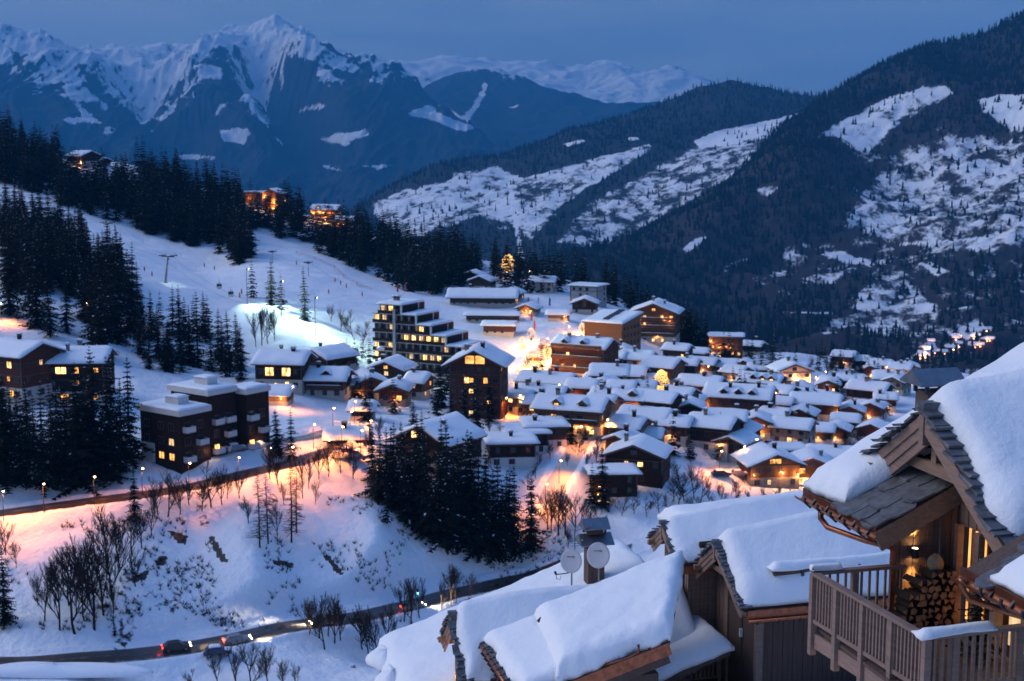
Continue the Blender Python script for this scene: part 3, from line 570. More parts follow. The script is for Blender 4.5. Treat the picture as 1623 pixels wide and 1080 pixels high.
# ---------------------------------------------------------------- spruces of the village hill
CLEAR = [(96, 236, 216, 298), (234, 255, 282, 282), (384, 296, 448, 350), (486, 326, 606, 378), (648, 378, 728, 404), (768, 398, 824, 424), (730, 436, 782, 468), (880, 430, 930, 448), (890, 455, 958, 500)]   # in front of the ridge houses
TREES = []   # (px, py, height in metres, label, group)
def order(lst):
    n = len(lst); w = ['leftmost'] + [q + ' from left' for q in 'second third fourth fifth sixth seventh eighth ninth tenth eleventh twelfth thirteenth fourteenth fifteenth sixteenth seventeenth eighteenth nineteenth twentieth twenty-first'.split()]
    return [''] if n == 1 else ([', ' + ('rightmost' if i == n - 1 else w[i]) for i in range(n)] if n <= 21 else [''] * n)
def spot(lst, label, group=None):
    lst = sorted(lst); base = label
    for (px, py, hp), od in zip(lst, order(lst)): label = base + od; TREES.append((px, py, -hp, label, group))      # height given in photograph pixels
def cluster(poly, n, h0, h1, label, group, seed):
    rg = np.random.default_rng(seed); xs = [p[0] for p in poly]; yy = [p[1] for p in poly]; c = 0
    while c < n:
        x = rg.uniform(min(xs), max(xs)); y = rg.uniform(min(yy), max(yy))
        if any(a < x < c2 and b < y < d for a, b, c2, d in CLEAR): c += 1; continue
        if inpoly(np.array([x]), np.array([y]), poly)[0]: TREES.append((x, y, rg.uniform(h0, h1), label, group)); c += 1
G1 = 'spruces left of the snowy house roofs'
spot([(15,500,165),(48,492,150),(80,535,122),(106,528,112),(132,505,100),(60,520,135)], 'tall dark spruce among those standing above the two left-hand house roofs', 'spruces above the left-hand houses')
spot([(160,565,152),(186,545,165),(206,525,130),(172,520,120),(148,540,110)], 'tall dark spruce right of the lit snow bend beside the left-hand houses', 'spruces beside the lit snow bend')
spot([(222,562,78),(252,572,90),(286,578,112),(314,582,122),(300,566,84),(236,585,75),(270,590,80)], 'dark spruce behind the flat-roofed brown apartment block', 'spruces behind the apartment block')
spot([(346,570,82),(364,586,95),(382,602,90)], 'dark spruce right above the rear flat roof of the brown apartment block', 'spruces at the rear of the apartment block')
spot([(8,768,178),(38,765,150),(68,772,172),(98,768,160),(128,772,192),(154,758,214),(180,762,204),(205,728,170),(28,712,100),(84,712,115),(118,730,140),(170,720,160),(55,740,120),(140,745,150),(192,748,150)], 'spruce in the black stand between the road and the left-hand houses', 'black stand of spruces left of the apartment block')
cluster([(205,505),(300,520),(385,560),(392,600),(330,588),(250,580),(205,560)], 20, 9, 15, 'spruce in the band between the piste and the apartment block', 'band of spruces below the piste', 34)
cluster([(120,440),(215,455),(225,520),(190,560),(140,545)], 14, 12, 18, 'spruce at the right end of the wood beside the piste', 'right end of the wood beside the piste', 35)
cluster([(0,690),(100,700),(200,700),(208,752),(120,768),(0,772)], 16, 11, 19, 'spruce filling the black stand left of the apartment block', 'infill of the black stand', 31)
cluster([(215,560),(330,575),(395,600),(385,612),(300,590),(220,585)], 10, 7, 12, 'spruce in the row behind the flat-roofed apartment block', 'row of spruces behind the apartment block', 32)
cluster([(600,770),(700,800),(830,850),(840,880),(760,884),(680,852),(610,810)], 18, 10, 20, 'spruce filling the dark stand below the village', 'infill of the dark stand', 33)
spot([(214,826,92)], 'single pointed spruce in front of the lit hillside road')
spot([(8,990,135)], 'dark spruce at the bottom left edge, below the street lamp')
spot([(66,776,26)], 'tiny lone spruce on the snow bank above the hillside road')
spot([(182,1008,28)], 'tiny lone spruce at the foot of the snow slope above the valley road')
spot([(440,722,76),(462,728,84)], 'one of two spruces side by side before the car park', 'pair of spruces at the car park')
spot([(400,472,60),(430,484,74),(446,492,58)], 'dark spruce in the small clump beside the gondola cabins', 'clump of spruces beside the gondola cabins')
spot([(484,508,86)], 'lone spruce on the ski piste left of the terraced hotel')
spot([(600,792,115),(624,806,142),(648,832,155),(640,785,122),(680,852,175),(708,874,212),(734,866,192),(760,884,196),(790,888,166),(816,884,154),(842,874,128),(700,800,142),(668,770,125),(590,765,92),(726,815,125),(770,850,150),(612,830,70),(745,830,150),(800,860,120),(660,812,130)], 'dark spruce in the stand below the chalet with the big white roof', 'dark stand of spruces below the village')
spot([(690,656,62),(736,684,92),(756,692,104),(776,668,76),(745,655,70)], 'dark spruce at the foot of the tall brown chalet tower', 'spruces at the foot of the chalet tower')
spot([(955,804,102),(938,800,70)], 'dark spruce beside the house with the dark gable below the village', 'spruces beside the dark gabled house')
spot([(1066,722,70)], 'slim spruce between the stone chalet and the bare trees')
spot([(858,594,52)], 'spruce standing against the golden lights of the main street')
spot([(566,642,62),(590,652,40)], 'small spruce beside the chalets with white gables', 'small spruces beside the white-gabled chalets')
spot([(1207,602,62),(1223,606,78),(1236,604,60)], 'dark pointed spruce left of the smooth snow mound', 'spruces left of the snow mound')
spot([(1172,632,54),(1184,628,40)], 'spruce standing before the row of little dormers', 'spruces before the dormer row')
spot([(1260,584,30)], 'single small spruce on the smooth snow mound')
spot([(1326,652,56),(1338,650,40)], 'dark spruce right of the twin-roofed chalet', 'spruces right of the twin-roofed chalet')
spot([(1352,606,46),(1364,612,50),(1376,606,42),(1390,612,46)], 'dark spruce in the row before the far end of the village', 'spruces at the far end of the village')
spot([(1406,660,38),(1418,640,24)], 'small spruce on the snow right of the yellow floodlit wall', 'small spruces near the yellow wall')
cluster([(820,640),(1000,600),(1120,600),(1300,610),(1420,610),(1400,680),(1320,720),(1200,740),(1080,740),(960,720),(860,700)], 80, 4, 9, 'small dark spruce between the crowded village chalets', 'small spruces among the village chalets', 24)
cluster([(560,640),(700,640),(730,700),(700,760),(620,760),(580,720)], 8, 7, 12, 'spruce round the big house with the broad white roof', 'spruces round the big white-roofed house', 25)
cluster([(1300,572),(1400,588),(1500,606),(1560,612),(1560,624),(1450,606),(1380,598),(1310,590)], 46, 4, 9, 'dark spruce on the brow where the hamlet drops into the valley', 'spruces on the brow behind the hamlet', 26)
cluster([(690,620),(720,610),(712,650),(700,690),(690,680)], 5, 8, 12, 'spruce wedged left of the chalet tower', 'spruces left of the chalet tower', 21)
cluster([(560,560),(600,570),(590,600),(560,590)], 4, 7, 10, 'small spruce at the lower left corner of the terraced hotel', 'spruces at the terraced hotel corner', 22)
cluster([(1290,560),(1350,570),(1345,600),(1300,600)], 6, 7, 11, 'small spruce behind the dark chalets beside the snow mound', 'spruces behind the snow mound chalets', 23)
spot([(1130,700,34),(1245,716,26),(1010,735,34)], 'small spruce squeezed between the crowded chalets', 'small spruces between the chalets')
cluster([(-80,180),(0,215),(60,246),(120,258),(200,266),(300,296),(400,326),(500,352),(560,368),(600,400),(592,440),(560,425),(470,385),(392,366),(396,422),(330,402),(220,366),(130,336),(0,290),(-80,255)], 980, 15, 23, 'spruce in the dark wood covering the ridge above the piste', 'ridge wood above the piste', 5)
cluster([(600,372),(680,395),(760,412),(765,470),(720,452),(690,470),(640,462),(600,440)], 240, 13, 21, 'spruce in the dark wood behind the terraced hotel', 'wood behind the terraced hotel', 6)
cluster([(765,412),(880,440),(950,452),(1000,480),(1040,512),(1010,500),(960,480),(900,462),(850,468),(800,462)], 130, 12, 20, 'spruce among the chalets on the skyline of the upper village', 'spruces on the upper village skyline', 7)
cluster([(1068,528),(1120,552),(1128,575),(1095,565),(1070,560)], 26, 13, 19, 'spruce in the dark clump right of the lit hotel', 'clump right of the lit hotel', 8)
cluster([(0,345),(60,365),(110,380),(150,420),(205,440),(205,475),(150,480),(60,470),(0,460)], 130, 15, 21, 'spruce in the dark wood on the near side of the piste', 'wood on the near side of the piste', 9)
cluster([(1130,548),(1180,566),(1215,580),(1160,590),(1125,580)], 14, 8, 14, 'spruce among the orange-lit chalets of the upper hamlet', 'spruces of the upper hamlet', 10)
TX, TY, TZ, tok = GR.hit([t[0] for t in TREES], [t[1] for t in TREES], 165, 860)
lst = []
for (px, py, h, lab, g), x, y, z, k in zip(TREES, TX, TY, TZ, tok):
    if not k: continue
    if h < 0: h = -h * y / FPX * 1.02
    lst.append((h / y, px, py, h, lab, g, x, y, z))
lst.sort(reverse=True, key=lambda q: q[0])
NEAR_TREES = lst[:300]
for q in NEAR_TREES: plant('spruce', q[6], q[7], q[8], q[3], q[4], q[5])
# the smaller rest of the ridge wood: joined
def low_wood(items, seed):
    rg = random.Random(seed); libs = [spruce(500 + i, 20, 5.2, 17, 0.04, .06, 2)[1] for i in range(4)]; Vs = []; Fs = []; Mi = []; off = 0; data = []
    for me in libs:
        v = np.zeros(len(me.vertices) * 3); me.vertices.foreach_get('co', v); f = np.zeros(len(me.polygons) * 3, int); me.polygons.foreach_get('vertices', f)
        mi = np.zeros(len(me.polygons), int); me.polygons.foreach_get('material_index', mi); data.append((v.reshape(-1, 3), f.reshape(-1, 3), mi))
    for (_, px, py, h, lab, g, x, y, z) in items:
        v, f, mi = rg.choice(data); a = rg.uniform(0, 6.28); s = h / 20; w = s * rg.uniform(.9, 1.2)
        q = np.stack([(v[:, 0] * math.cos(a) - v[:, 1] * math.sin(a)) * w + x, (v[:, 0] * math.sin(a) + v[:, 1] * math.cos(a)) * w + y, v[:, 2] * s + z], 1)
        Vs.append(q); Fs.append(f + off); Mi.append(mi); off += len(v)
    return mesh_np('forest', np.concatenate(Vs), np.concatenate(Fs), [M['needles'], M['snow_fleck']], False, None, np.concatenate(Mi))
link('forest', low_wood(lst[300:], 3), kind='stuff', label='distant spruces filling out the dark ridge wood above the village', category='forest')
# bare trees on the slopes
BARE = []
def bspot(l, label, group, kind): 
    l = sorted(l)
    for (px, py, hp), od in zip(l, order(l)): BARE.append((px, py, hp, label + od, group, kind))
bspot([(95,1000,150),(70,985,110),(120,1005,170),(150,1000,190),(145,960,150),(165,975,170),(180,950,140),(110,960,120),(190,900,120),(170,900,130),(210,880,90)], 'bare leggy tree in the thicket below the hillside road', 'bare thicket below the hillside road', 'tall')
bspot([(265,820,95),(250,815,80),(285,815,75)], 'bare shrubby tree at the roadside below the apartment block', 'bare roadside trees below the apartment block', 'broad')
bspot([(335,805,95),(352,800,85),(320,810,70)], 'bushy bare tree leaning over the lit hillside road', 'bushy bare trees over the lit road', 'broad')
bspot([(412,868,135),(425,862,120),(462,860,140),(470,845,110)], 'bare larch on the orange-lit bank below the car park', 'bare larches on the lit bank', 'larch')
bspot([(480,790,80),(490,775,75),(442,770,90),(505,760,70),(520,755,70),(540,750,72),(428,760,70),(555,745,60)], 'thin bare tree along the lamp-lit car park edge', 'thin bare trees at the car park', 'tall')
bspot([(490,1005,80),(505,1012,95),(520,1008,90),(530,1020,100),(515,1030,110),(540,1015,85)], 'bare tree in the group beside the oncoming car', 'bare trees beside the oncoming car', 'tall')
bspot([(585,1040,110),(600,1050,115),(575,1030,90),(615,1030,100)], 'bare tree in the gully left of the lower chalet gable', 'bare trees in the gully', 'tall')
bspot([(640,985,90),(652,990,95),(665,980,85),(715,960,80),(722,955,85),(700,965,60),(745,945,50)], 'bare tree on the road bank behind the lower chalet gable', 'bare trees behind the lower gable', 'tall')
bspot([(345,1085,80),(375,1090,100),(400,1095,110),(425,1090,95),(450,1095,70),(470,1090,55),(300,1095,50)], 'dark bare tree at the bottom of the picture before the valley road', 'dark bare trees at the bottom', 'broad')
bspot([(874,845,90),(884,850,100),(896,848,95),(910,845,85),(868,840,80),(920,835,60),(930,840,55)], 'slender bare trunk in the row behind the satellite dishes', 'slender trunks behind the dishes', 'tall')
bspot([(1085,795,80),(1075,800,75),(1100,790,75),(1068,795,60),(1110,795,65)], 'bare tree in the pale group right of the dark gabled house', 'pale bare trees right of the dark gabled house', 'broad')
bspot([(1140,788,36),(1158,786,38),(1172,786,32)], 'low bare bush before the chalet with lit pillars', 'low bushes before the chalet with lit pillars', 'broad')
bspot([(860,690,45),(835,680,42),(845,690,36),(915,725,40),(930,745,45),(945,735,40)], 'small bare tree beside the village lane with lamps', 'bare trees beside the lamp-lit lane', 'broad')
bspot([(1260,705,30),(1290,700,34),(1310,705,32),(1330,690,34),(1345,700,36),(1280,715,26),(1240,720,22)], 'bare thicket tree below the twin-roofed chalet', 'bare thicket below the twin-roofed chalet', 'broad')
bspot([(415,548,80),(425,545,72),(405,550,70),(435,540,64)], 'bare tree against the green floodlit piste', 'bare trees against the floodlit piste', 'tall')
bspot([(560,600,80)], 'spreading bare tree before the glowing shop front', None, 'broad')
bspot([(540,525,45),(560,535,55),(575,545,50),(525,510,35)], 'bare tree at the left end of the terraced hotel', 'bare trees left of the terraced hotel', 'broad')
bspot([(1285,590,34),(1310,600,40),(1320,605,36),(1245,600,30)], 'bare tree above the lit snow by the orange house', 'bare trees by the orange house', 'broad')
bspot([(10,880,70),(25,900,60)], 'bare tree on the left edge of the snow slope', 'bare trees on the left edge', 'tall')
bspot([(965,812,50),(985,818,46),(1005,815,52),(1025,820,44),(1045,812,50),(1060,818,46),(1125,806,40),(1145,802,44),(1165,800,40),(1185,798,38),(1205,800,36),(1235,796,36),(1255,798,34),(1275,796,34),(950,835,46),(900,870,44),(1090,815,42),(1110,818,46)], 'bare bush in the gully between the village and the near roofs', 'bare bushes in the gully', 'broad')
bspot([(790,700,40),(775,690,44),(820,690,36),(850,742,34),(872,728,36),(930,700,34),(948,715,36),(1052,735,40),(1040,745,44),(1058,752,46),(1095,735,36),(1180,768,26),(1325,728,30),(1350,720,34),(1362,708,34),(1300,690,28),(1215,660,26),(1320,640,26),(1100,655,26),(1050,585,26),(1095,610,28),(1240,585,26),(1220,575,30),(1385,650,26),(880,655,22),(905,650,20),(935,650,22),(950,682,26),(975,690,24),(1000,705,26),(1050,700,28),(1080,690,26),(1090,715,30),(1140,712,24),(1180,700,22),(1205,712,24),(1228,716,26),(1260,690,24),(1275,655,20),(1310,665,22),(1355,655,24),(1390,640,22),(1130,650,20),(1088,632,20),(1010,645,20),(985,650,18),(830,665,26),(795,720,36),(780,745,40),(850,760,36),(835,775,40),(900,740,30)], 'small bare tree squeezed among the village chalets', 'bare trees among the chalets', 'broad')
bspot([(600,700,50),(585,720,46),(575,700,40),(640,745,40),(560,760,60),(590,800,60),(500,800,50),(450,800,50),(380,790,60),(360,790,50),(300,800,60),(240,850,70),(225,870,80),(215,930,80),(180,990,90),(135,985,110),(85,940,80),(60,960,70),(245,820,60),(395,830,60),(440,850,70)], 'bare scrubby tree on the bank below the hillside road', 'bare scrubby trees on the bank', 'tall')
BX, BY, BZ, bok = GR.hit([t[0] for t in BARE], [t[1] for t in BARE], 160, 860)
for (px, py, hp, lab, g, kind), x, y, z, k in zip(BARE, BX, BY, BZ, bok):
    if k: plant(kind, x, y, z, hp * y / FPX, lab, g)
# scrub poking through the snow
def scrub(n, seed):
    rg = random.Random(seed); mb = MB(); px = []; py = []
    while len(px) < n:
        a = rg.uniform(0, 900); b = rg.uniform(790, 1000)
        if b > 840 - a * .1 and fbm(np.array([a / 40.]), np.array([b / 40.]), 9, 3)[0] > .52: px.append(a); py.append(b)
    X, Y, Z, ok = GR.hit(px, py, 180, 400)
    for x, y, z in zip(X, Y, Z):
        for k in range(rg.randint(5, 10)):
            d = Vector((rg.uniform(-1, 1), rg.uniform(-1, 1), rg.uniform(.4, 1.5))) * rg.uniform(.25, .8); mb.tube([(x, y, z - .1), Vector((x, y, z)) + d], [.045, .016], 3, 0, False)
    return mb.build('scrub', M['twig'], kind='stuff', label='dry scrub poking through the snow slope', category='scrub')
scrub(1100, 4)
# ================================================================ village houses
def snow_blanket(x0, x1, y0, y1, zf, th, nx, ny, seed, over=0.12, edge=0.55, amp=0.28):
    "a settled layer of snow with rounded rims over the surface zf(x, y)"
    mb = MB(); a = np.linspace(-1, 1, nx + 1); b = np.linspace(-1, 1, ny + 1); a = np.sign(a) * np.abs(a) ** 0.8; b = np.sign(b) * np.abs(b) ** 0.8
    U, Vv = np.meshgrid(a, b); X = (x0 + x1) / 2 + U * (x1 - x0 + 2 * over) / 2; Y = (y0 + y1) / 2 + Vv * (y1 - y0 + 2 * over) / 2
    dx = np.minimum(X - X.min(), X.max() - X); dy = np.minimum(Y - Y.min(), Y.max() - Y); e = np.minimum(dx, dy) / edge
    pr = np.sqrt(np.clip(1 - (1 - np.clip(e, 0, 1)) ** 2, 0, 1)) * 0.72 + 0.28
    nz = (fbm(X / 2.2 + seed * 3.1, Y / 2.2, seed, 3) - 0.5) * 2 * amp
    nz = nz + (fbm(X / .7 + seed, Y / .7, seed + 2, 3) - 0.5) * amp * .55 * (1 + 2.2 * np.clip(1.4 - e, 0, 1))
    jit = (fbm(X / .9 + seed, Y / .9 + 7, seed + 5, 3) - 0.45) * 0.42 * (e < 0.01)
    X2 = X + jit * np.sign(U) * (np.abs(U) > .999); Y2 = Y + jit * np.sign(Vv) * (np.abs(Vv) > .999)
    zb = zf(np.clip(X, x0, x1), np.clip(Y, y0, y1)); Zt = zb + (th(X, Y) if callable(th) else th) * pr * (1 + nz); Zb = zb + 0.012
    n = (nx + 1) * (ny + 1); idx = np.arange(n).reshape(ny + 1, nx + 1)
    V = np.concatenate([np.stack([X2, Y2, Zt], 2).reshape(-1, 3), np.stack([X2, Y2, Zb], 2).reshape(-1, 3)])
    f = np.stack([idx[:-1, :-1].ravel(), idx[:-1, 1:].ravel(), idx[1:, 1:].ravel(), idx[1:, :-1].ravel()], 1)
    ring = np.concatenate([idx[0, :], idx[1:, -1], idx[-1, -2::-1], idx[-2:0:-1, 0]]); r2 = np.roll(ring, -1)
    F = np.concatenate([f, (f + n)[:, ::-1], np.stack([ring, ring + n, r2 + n, r2], 1)])
    return mesh_np('snow', V, F, M['snow'], True)
def frame_mesh():
    mb = MB(); t = 0.07
    for x0, x1, z0, z1 in ((-.5, .5, -.5, -.5 + t), (-.5, .5, .5 - t, .5), (-.5, -.5 + t, -.5 + t, .5 - t), (.5 - t, .5, -.5 + t, .5 - t), (-.03, .03, -.5 + t, .5 - t)): mb.box(x0, x1, -.10, 0.02, z0, z1)
    return mb.mesh('window', M['trim'])
FRAME = frame_mesh()
def pane_mesh(m): mb = MB(); mb.box(-.47, .47, -.05, .01, -.47, .47); return mb.mesh('pane', M[m])
PANES = {k: pane_mesh(k) for k in ('glass_dark', 'lit_a', 'lit_b', 'lit_c')}
def window(root, x, y, z, w, h, ang, lit):
    f = link('window', FRAME, root); f.location = (x, y, z); f.rotation_euler = (0, 0, ang); f.scale = (w, 1, h)
    link('pane', PANES[lit], f); return f
def glow(root, loc, power, col=(1.0, 0.50, 0.16), size=0.25, name='lamp_light'):
    d = bpy.data.lights.new(name, 'POINT'); d.energy = power; d.color = col; d.shadow_soft_size = size
    o = bpy.data.objects.new(name, d); COL.objects.link(o); o.location = loc
    if root is not None: o.parent = root
    return o
def wall_lamp(root, x, y, z, power, col=(1.0, 0.42, 0.11)):
    power *= 2.4
    mb = MB(); mb.box(-.12, .12, -.25, 0, -.2, .12, 0); mb.box(-.1, .1, -.23, -.02, -.23, -.201, 1); mb.box(-.15, .15, -.28, 0, .12, .16, 0)
    o = mb.build('wall_lamp', [M['dark_metal'], M['lamp']], root); o.location = (x, y, z); glow(root, (x, y - .55, z - .1), power, col, .12)
def chimney(root, x, y, z, s=0.8, h=1.3, m='stone'):
    mb = MB(); mb.box(-s / 2, s / 2, -s * .4, s * .4, -1.2, h, 0); mb.box(-s * .66, s * .66, -s * .55, s * .55, h, h + .12, 1)
    for sx in (-1, 1): mb.box(sx * s * .4 - .05, sx * s * .4 + .05, -s * .3, s * .3, h + .12, h + .4, 1)
    mb.box(-s * .7, s * .7, -s * .6, s * .6, h + .4, h + .5, 1)
    o = mb.build('chimney', [M[m], M['dark_metal']], root); o.location = (x, y, z)
    sn = link('snow', snow_blanket(-s * .65, s * .65, -s * .55, s * .55, lambda a, b: a * 0 + h + .5, .28, 4, 4, 3, .02, .3), o)
PLACED = []
def house(px, py, w, d, h, ridge, yaw, wood, label, pitch=21, over=1.0, snow=0.55, lit=0.25, floors=None, base='plaster', cols=None, balc=0, chim=1, dorm=(), glowp=(), group=None, name='chalet', at=None, extra=None, cat='chalet', win=True, gablewin=None):
    if at is None:
        X, Y, Z, ok = GR.hit([px], [py], 170, 900); X, Y, Z = float(X[0]), float(Y[0]), float(Z[0])
    else: X, Y, Z = at
    rg = random.Random(int(px * 31 + py * 17)); sd = int(px + py)
    if at is None and px > 800 and py > 540 and ridge == 'x' and abs(yaw) < 16: yaw -= rg.uniform(8, 22)
    if px > 800 and py > 540: h *= 1.12; over = min(over, .85) if over <= 1.0 else over
    a = R(yaw); bx, by = -math.sin(a), math.cos(a); cx, cy = X + bx * d / 2, Y + by * d / 2
    o = empty(name, (cx, cy, Z), a, label=label, category=cat, group=group); PLACED.append((cx, cy, max(w, d) / 2, px, py, label))
    tp = math.tan(R(pitch)); half = (d if ridge == 'x' else w) / 2
    def zr(x, y):
        if ridge == 'flat': return np.asarray(x) * 0.0 + h
        if ridge == 'shed': return h + (np.asarray(y) + d / 2) * tp
        c = np.abs(y if ridge == 'x' else x); return h + (half - c) * tp
    # walls
    mb = MB(); fl = floors or max(1, round((h - .3) / 2.7)); zb = min(2.7, h * .45); x0, x1, y0, y1 = -w / 2, w / 2, -d / 2, d / 2
    if ridge in ('flat', 'shed'):
        hb = float(zr(0, y1)); mb.hexa([(x0, y0, zb), (x1, y0, zb), (x1, y1, zb), (x0, y1, zb), (x0, y0, h), (x1, y0, h), (x1, y1, hb), (x0, y1, hb)])
    elif ridge == 'x':
        zt = h + half * tp - .02; mb.add([(x0, y0, zb), (x0, y1, zb), (x0, y1, h), (x0, 0, zt), (x0, y0, h), (x1, y0, zb), (x1, y1, zb), (x1, y1, h), (x1, 0, zt), (x1, y0, h)], [(0, 4, 3, 2, 1), (5, 6, 7, 8, 9), (0, 5, 9, 4), (1, 2, 7, 6), (4, 9, 8, 3), (2, 3, 8, 7)])
    else:
        zt = h + half * tp - .02; mb.add([(x0, y0, zb), (x1, y0, zb), (x1, y0, h), (0, y0, zt), (x0, y0, h), (x0, y1, zb), (x1, y1, zb), (x1, y1, h), (0, y1, zt), (x0, y1, h)], [(0, 1, 2, 3, 4), (6, 5, 9, 8, 7), (1, 6, 7, 2), (5, 0, 4, 9), (2, 7, 8, 3), (3, 8, 9, 4)])
    # plank courses proud of the wall
    mb.build('wall', M[wood], o)
    k = MB(); k.box(x0 - .12, x1 + .12, y0 - .12, y1 + .12, -5, zb); k.build('base_wall', M[base], o)
    t = MB(); 
    for z in np.arange(zb + 2.6, h, 2.7): t.box(x0 - .09, x1 + .09, y0 - .09, y1 + .09, z - .1, z + .1)
    for sx in (x0, x1):
        for sy in (y0, y1): t.box(sx - .12, sx + .12, sy - .12, sy + .12, zb, h - .05)
    t.build('timber_frame', M['trim'], o)
    # roof
    rf = MB(); th = .26
    def slab(pts): rf.hexa([(p[0], p[1], p[2] - th) for p in pts] + [tuple(p) for p in pts])
    if ridge in ('flat', 'shed'):
        f = lambda x, y: float(zr(x, y)) + th + .012
        slab([(x0 - over, y0 - over, f(0, y0 - over)), (x1 + over, y0 - over, f(0, y0 - over)), (x1 + over, y1 + over, f(0, y1 + over)), (x0 - over, y1 + over, f(0, y1 + over))]); zs = lambda x, y: zr(x, y) + th + .012; X0, X1, Y0, Y1 = x0 - over, x1 + over, y0 - over, y1 + over
    elif ridge == 'x':
        e = h - over * tp + th + .012; tt = h + half * tp + th + .012
        slab([(x0 - over, y0 - over, e), (x1 + over, y0 - over, e), (x1 + over, 0, tt), (x0 - over, 0, tt)]); slab([(x0 - over, 0, tt), (x1 + over, 0, tt), (x1 + over, y1 + over, e), (x0 - over, y1 + over, e)])
        zs = lambda x, y: zr(x, y) + th + .012; X0, X1, Y0, Y1 = x0 - over, x1 + over, y0 - over, y1 + over
    else:
        e = h - over * tp + th + .012; tt = h + half * tp + th + .012
        slab([(x0 - over, y0 - over, e), (0, y0 - over, tt), (0, y1 + over, tt), (x0 - over, y1 + over, e)]); slab([(0, y0 - over, tt), (x1 + over, y0 - over, e), (x1 + over, y1 + over, e), (0, y1 + over, tt)])
        zs = lambda x, y: zr(x, y) + th + .012; X0, X1, Y0, Y1 = x0 - over, x1 + over, y0 - over, y1 + over
        # bargeboards
        for sx in (-1, 1): rf.bar((sx * (half + over), y0 - over - .06, e - .22), (0, y0 - over - .06, tt - .22), .10, .42)
    r = rf.build('roof', M['trim'], o)
    link('snow', snow_blanket(X0, X1, Y0, Y1, zs, snow, max(8, int(w * 1.3)) // 2 * 2, max(8, int(d * 1.3)) // 2 * 2, sd, .15, .7), r)
    for c in range(chim):
        sx = rg.uniform(-.32, .32) * w; sy = rg.uniform(-.2, .1) * d
        chimney(r, sx, sy, float(zs(np.array(sx), np.array(sy))), rg.uniform(.7, 1.0), rg.uniform(.9, 1.5) + .2, rg.choice(['stone', 'wood_dark']))
    # windows on the faces turned to the viewer
    ca, sa = math.cos(a), math.sin(a); lx = (-cx) * ca + (-cy) * sa; side = 1 if lx > 0 else -1; nv = 0
    if win:
        nc = cols or max(2, int(w / 2.6)); 
        for f in range(fl):
            z = 1.45 + f * (h - .2) / fl if fl > 1 else h * .52
            if z + .6 > h: break
            for c in range(nc):
                x = x0 + w * (c + .5) / nc + rg.uniform(-.15, .15)
                if any(abs(x - q[0]) < 1 and q[1] == f for q in (extra or [])): continue
                if rg.random() < .86:
                    window(o, x, y0 - (.125 if z - .65 < zb else .02), z, rg.choice([.95, 1.15, 1.3]), rg.choice([1.15, 1.3]), 0, rg.choice(['lit_a', 'lit_b', 'lit_c']) if rg.random() < lit else 'glass_dark')
            ns = max(1, int(d / 3.4)); 
            for c in range(ns):
                y = y0 + d * (c + .5) / ns
                if rg.random() < .8: window(o, side * (w / 2 + (.125 if z - .65 < zb else .02)), y, z, 1.0, 1.2, side * math.pi / 2, rg.choice(['lit_a', 'lit_b', 'lit_c']) if rg.random() < lit * .8 else 'glass_dark')
        if ridge == 'y' and (gablewin or half * tp > 1.5):
            window(o, 0, y0 - .02, h + half * tp * .3, *((gablewin[0], gablewin[1]) if gablewin else (1.4, 1.0)), 0, gablewin[2] if gablewin else ('lit_b' if rg.random() < lit else 'glass_dark'))
    for (x, f, ww, hh, m) in extra or []: window(o, x, y0 - .14, 1.45 + f * (h - .2) / fl if f >= 0 else h + half * tp * .3, ww, hh, 0, m)
    for f in range(1, balc + 1):
        z = 0.35 + f * (h - .2) / fl; b = MB(); b.box(x0 + .2, x1 - .2, y0 - 1.25, y0 - .15, z - .14, z, 0); b.box(x0 + .2, x1 - .2, y0 - 1.27, y0 - 1.20, z + .85, z + .97, 0); b.box(x0 + .2, x1 - .2, y0 - 1.25, y0 - 1.21, z + .08, z + .80, 1)
        for xx in np.linspace(x0 + .2, x1 - .2, 5): b.box(xx - .05, xx + .05, y0 - 1.30, y0 - 1.19, z - .3, z + .97, 0)
        bo = b.build('balcony', [M['trim'], M['wood_brown']], o)
        link('snow', snow_blanket(x0 + .2, x1 - .2, y0 - 1.27, y0 - 1.19, lambda p, q: p * 0 + z + .972, .12, 10, 2, sd + f, .03, .05), bo)
    for x in dorm:      # little gabled dormers on the front slope
        dm = MB(); dw = 1.9; yy = y0 + .35; zz = float(zr(0, yy)) + th; dh = 1.15
        dm.add([(x - dw / 2, yy, zz - .3), (x + dw / 2, yy, zz - .3), (x + dw / 2, yy, zz + dh), (x, yy, zz + dh + .75), (x - dw / 2, yy, zz + dh), (x - dw / 2, yy + 4, zz - .3), (x + dw / 2, yy + 4, zz - .3), (x + dw / 2, yy + 4, zz + dh), (x, yy + 4, zz + dh + .75), (x - dw / 2, yy + 4, zz + dh)], [(0, 1, 2, 3, 4), (1, 6, 7, 2), (5, 0, 4, 9), (2, 7, 8, 3), (3, 8, 9, 4)], 0)
        for sx in (-1, 1): dm.bar((x + sx * (dw / 2 + .35), yy - .3, zz + dh - .2), (x, yy - .3, zz + dh + .85), .12, .22, 1)
        do = dm.build('dormer', [M[wood], M['trim']], o)
        link('snow', snow_blanket(x - dw / 2 - .35, x + dw / 2 + .35, yy - .35, yy + 3.6, lambda p, q: zz + dh + .85 - np.abs(p - x) * .78, .34, 8, 6, sd + 9, .05, .3), do)
        fr = window(do, x, yy - .02, zz + dh * .42, 1.1, 1.0, 0, rg.choice(['lit_a', 'lit_b', 'glass_dark']) if lit > .2 else 'glass_dark')
    if at is None and px > 800 and py > 540 and not glowp and rg.random() < .45: glowp = ((rg.uniform(-.8, .8), min(2.3, h - .6), 130),)
    for g in glowp: wall_lamp(o, g[0] * w / 2, y0 - .13, g[1], g[2])
    return o

H = house
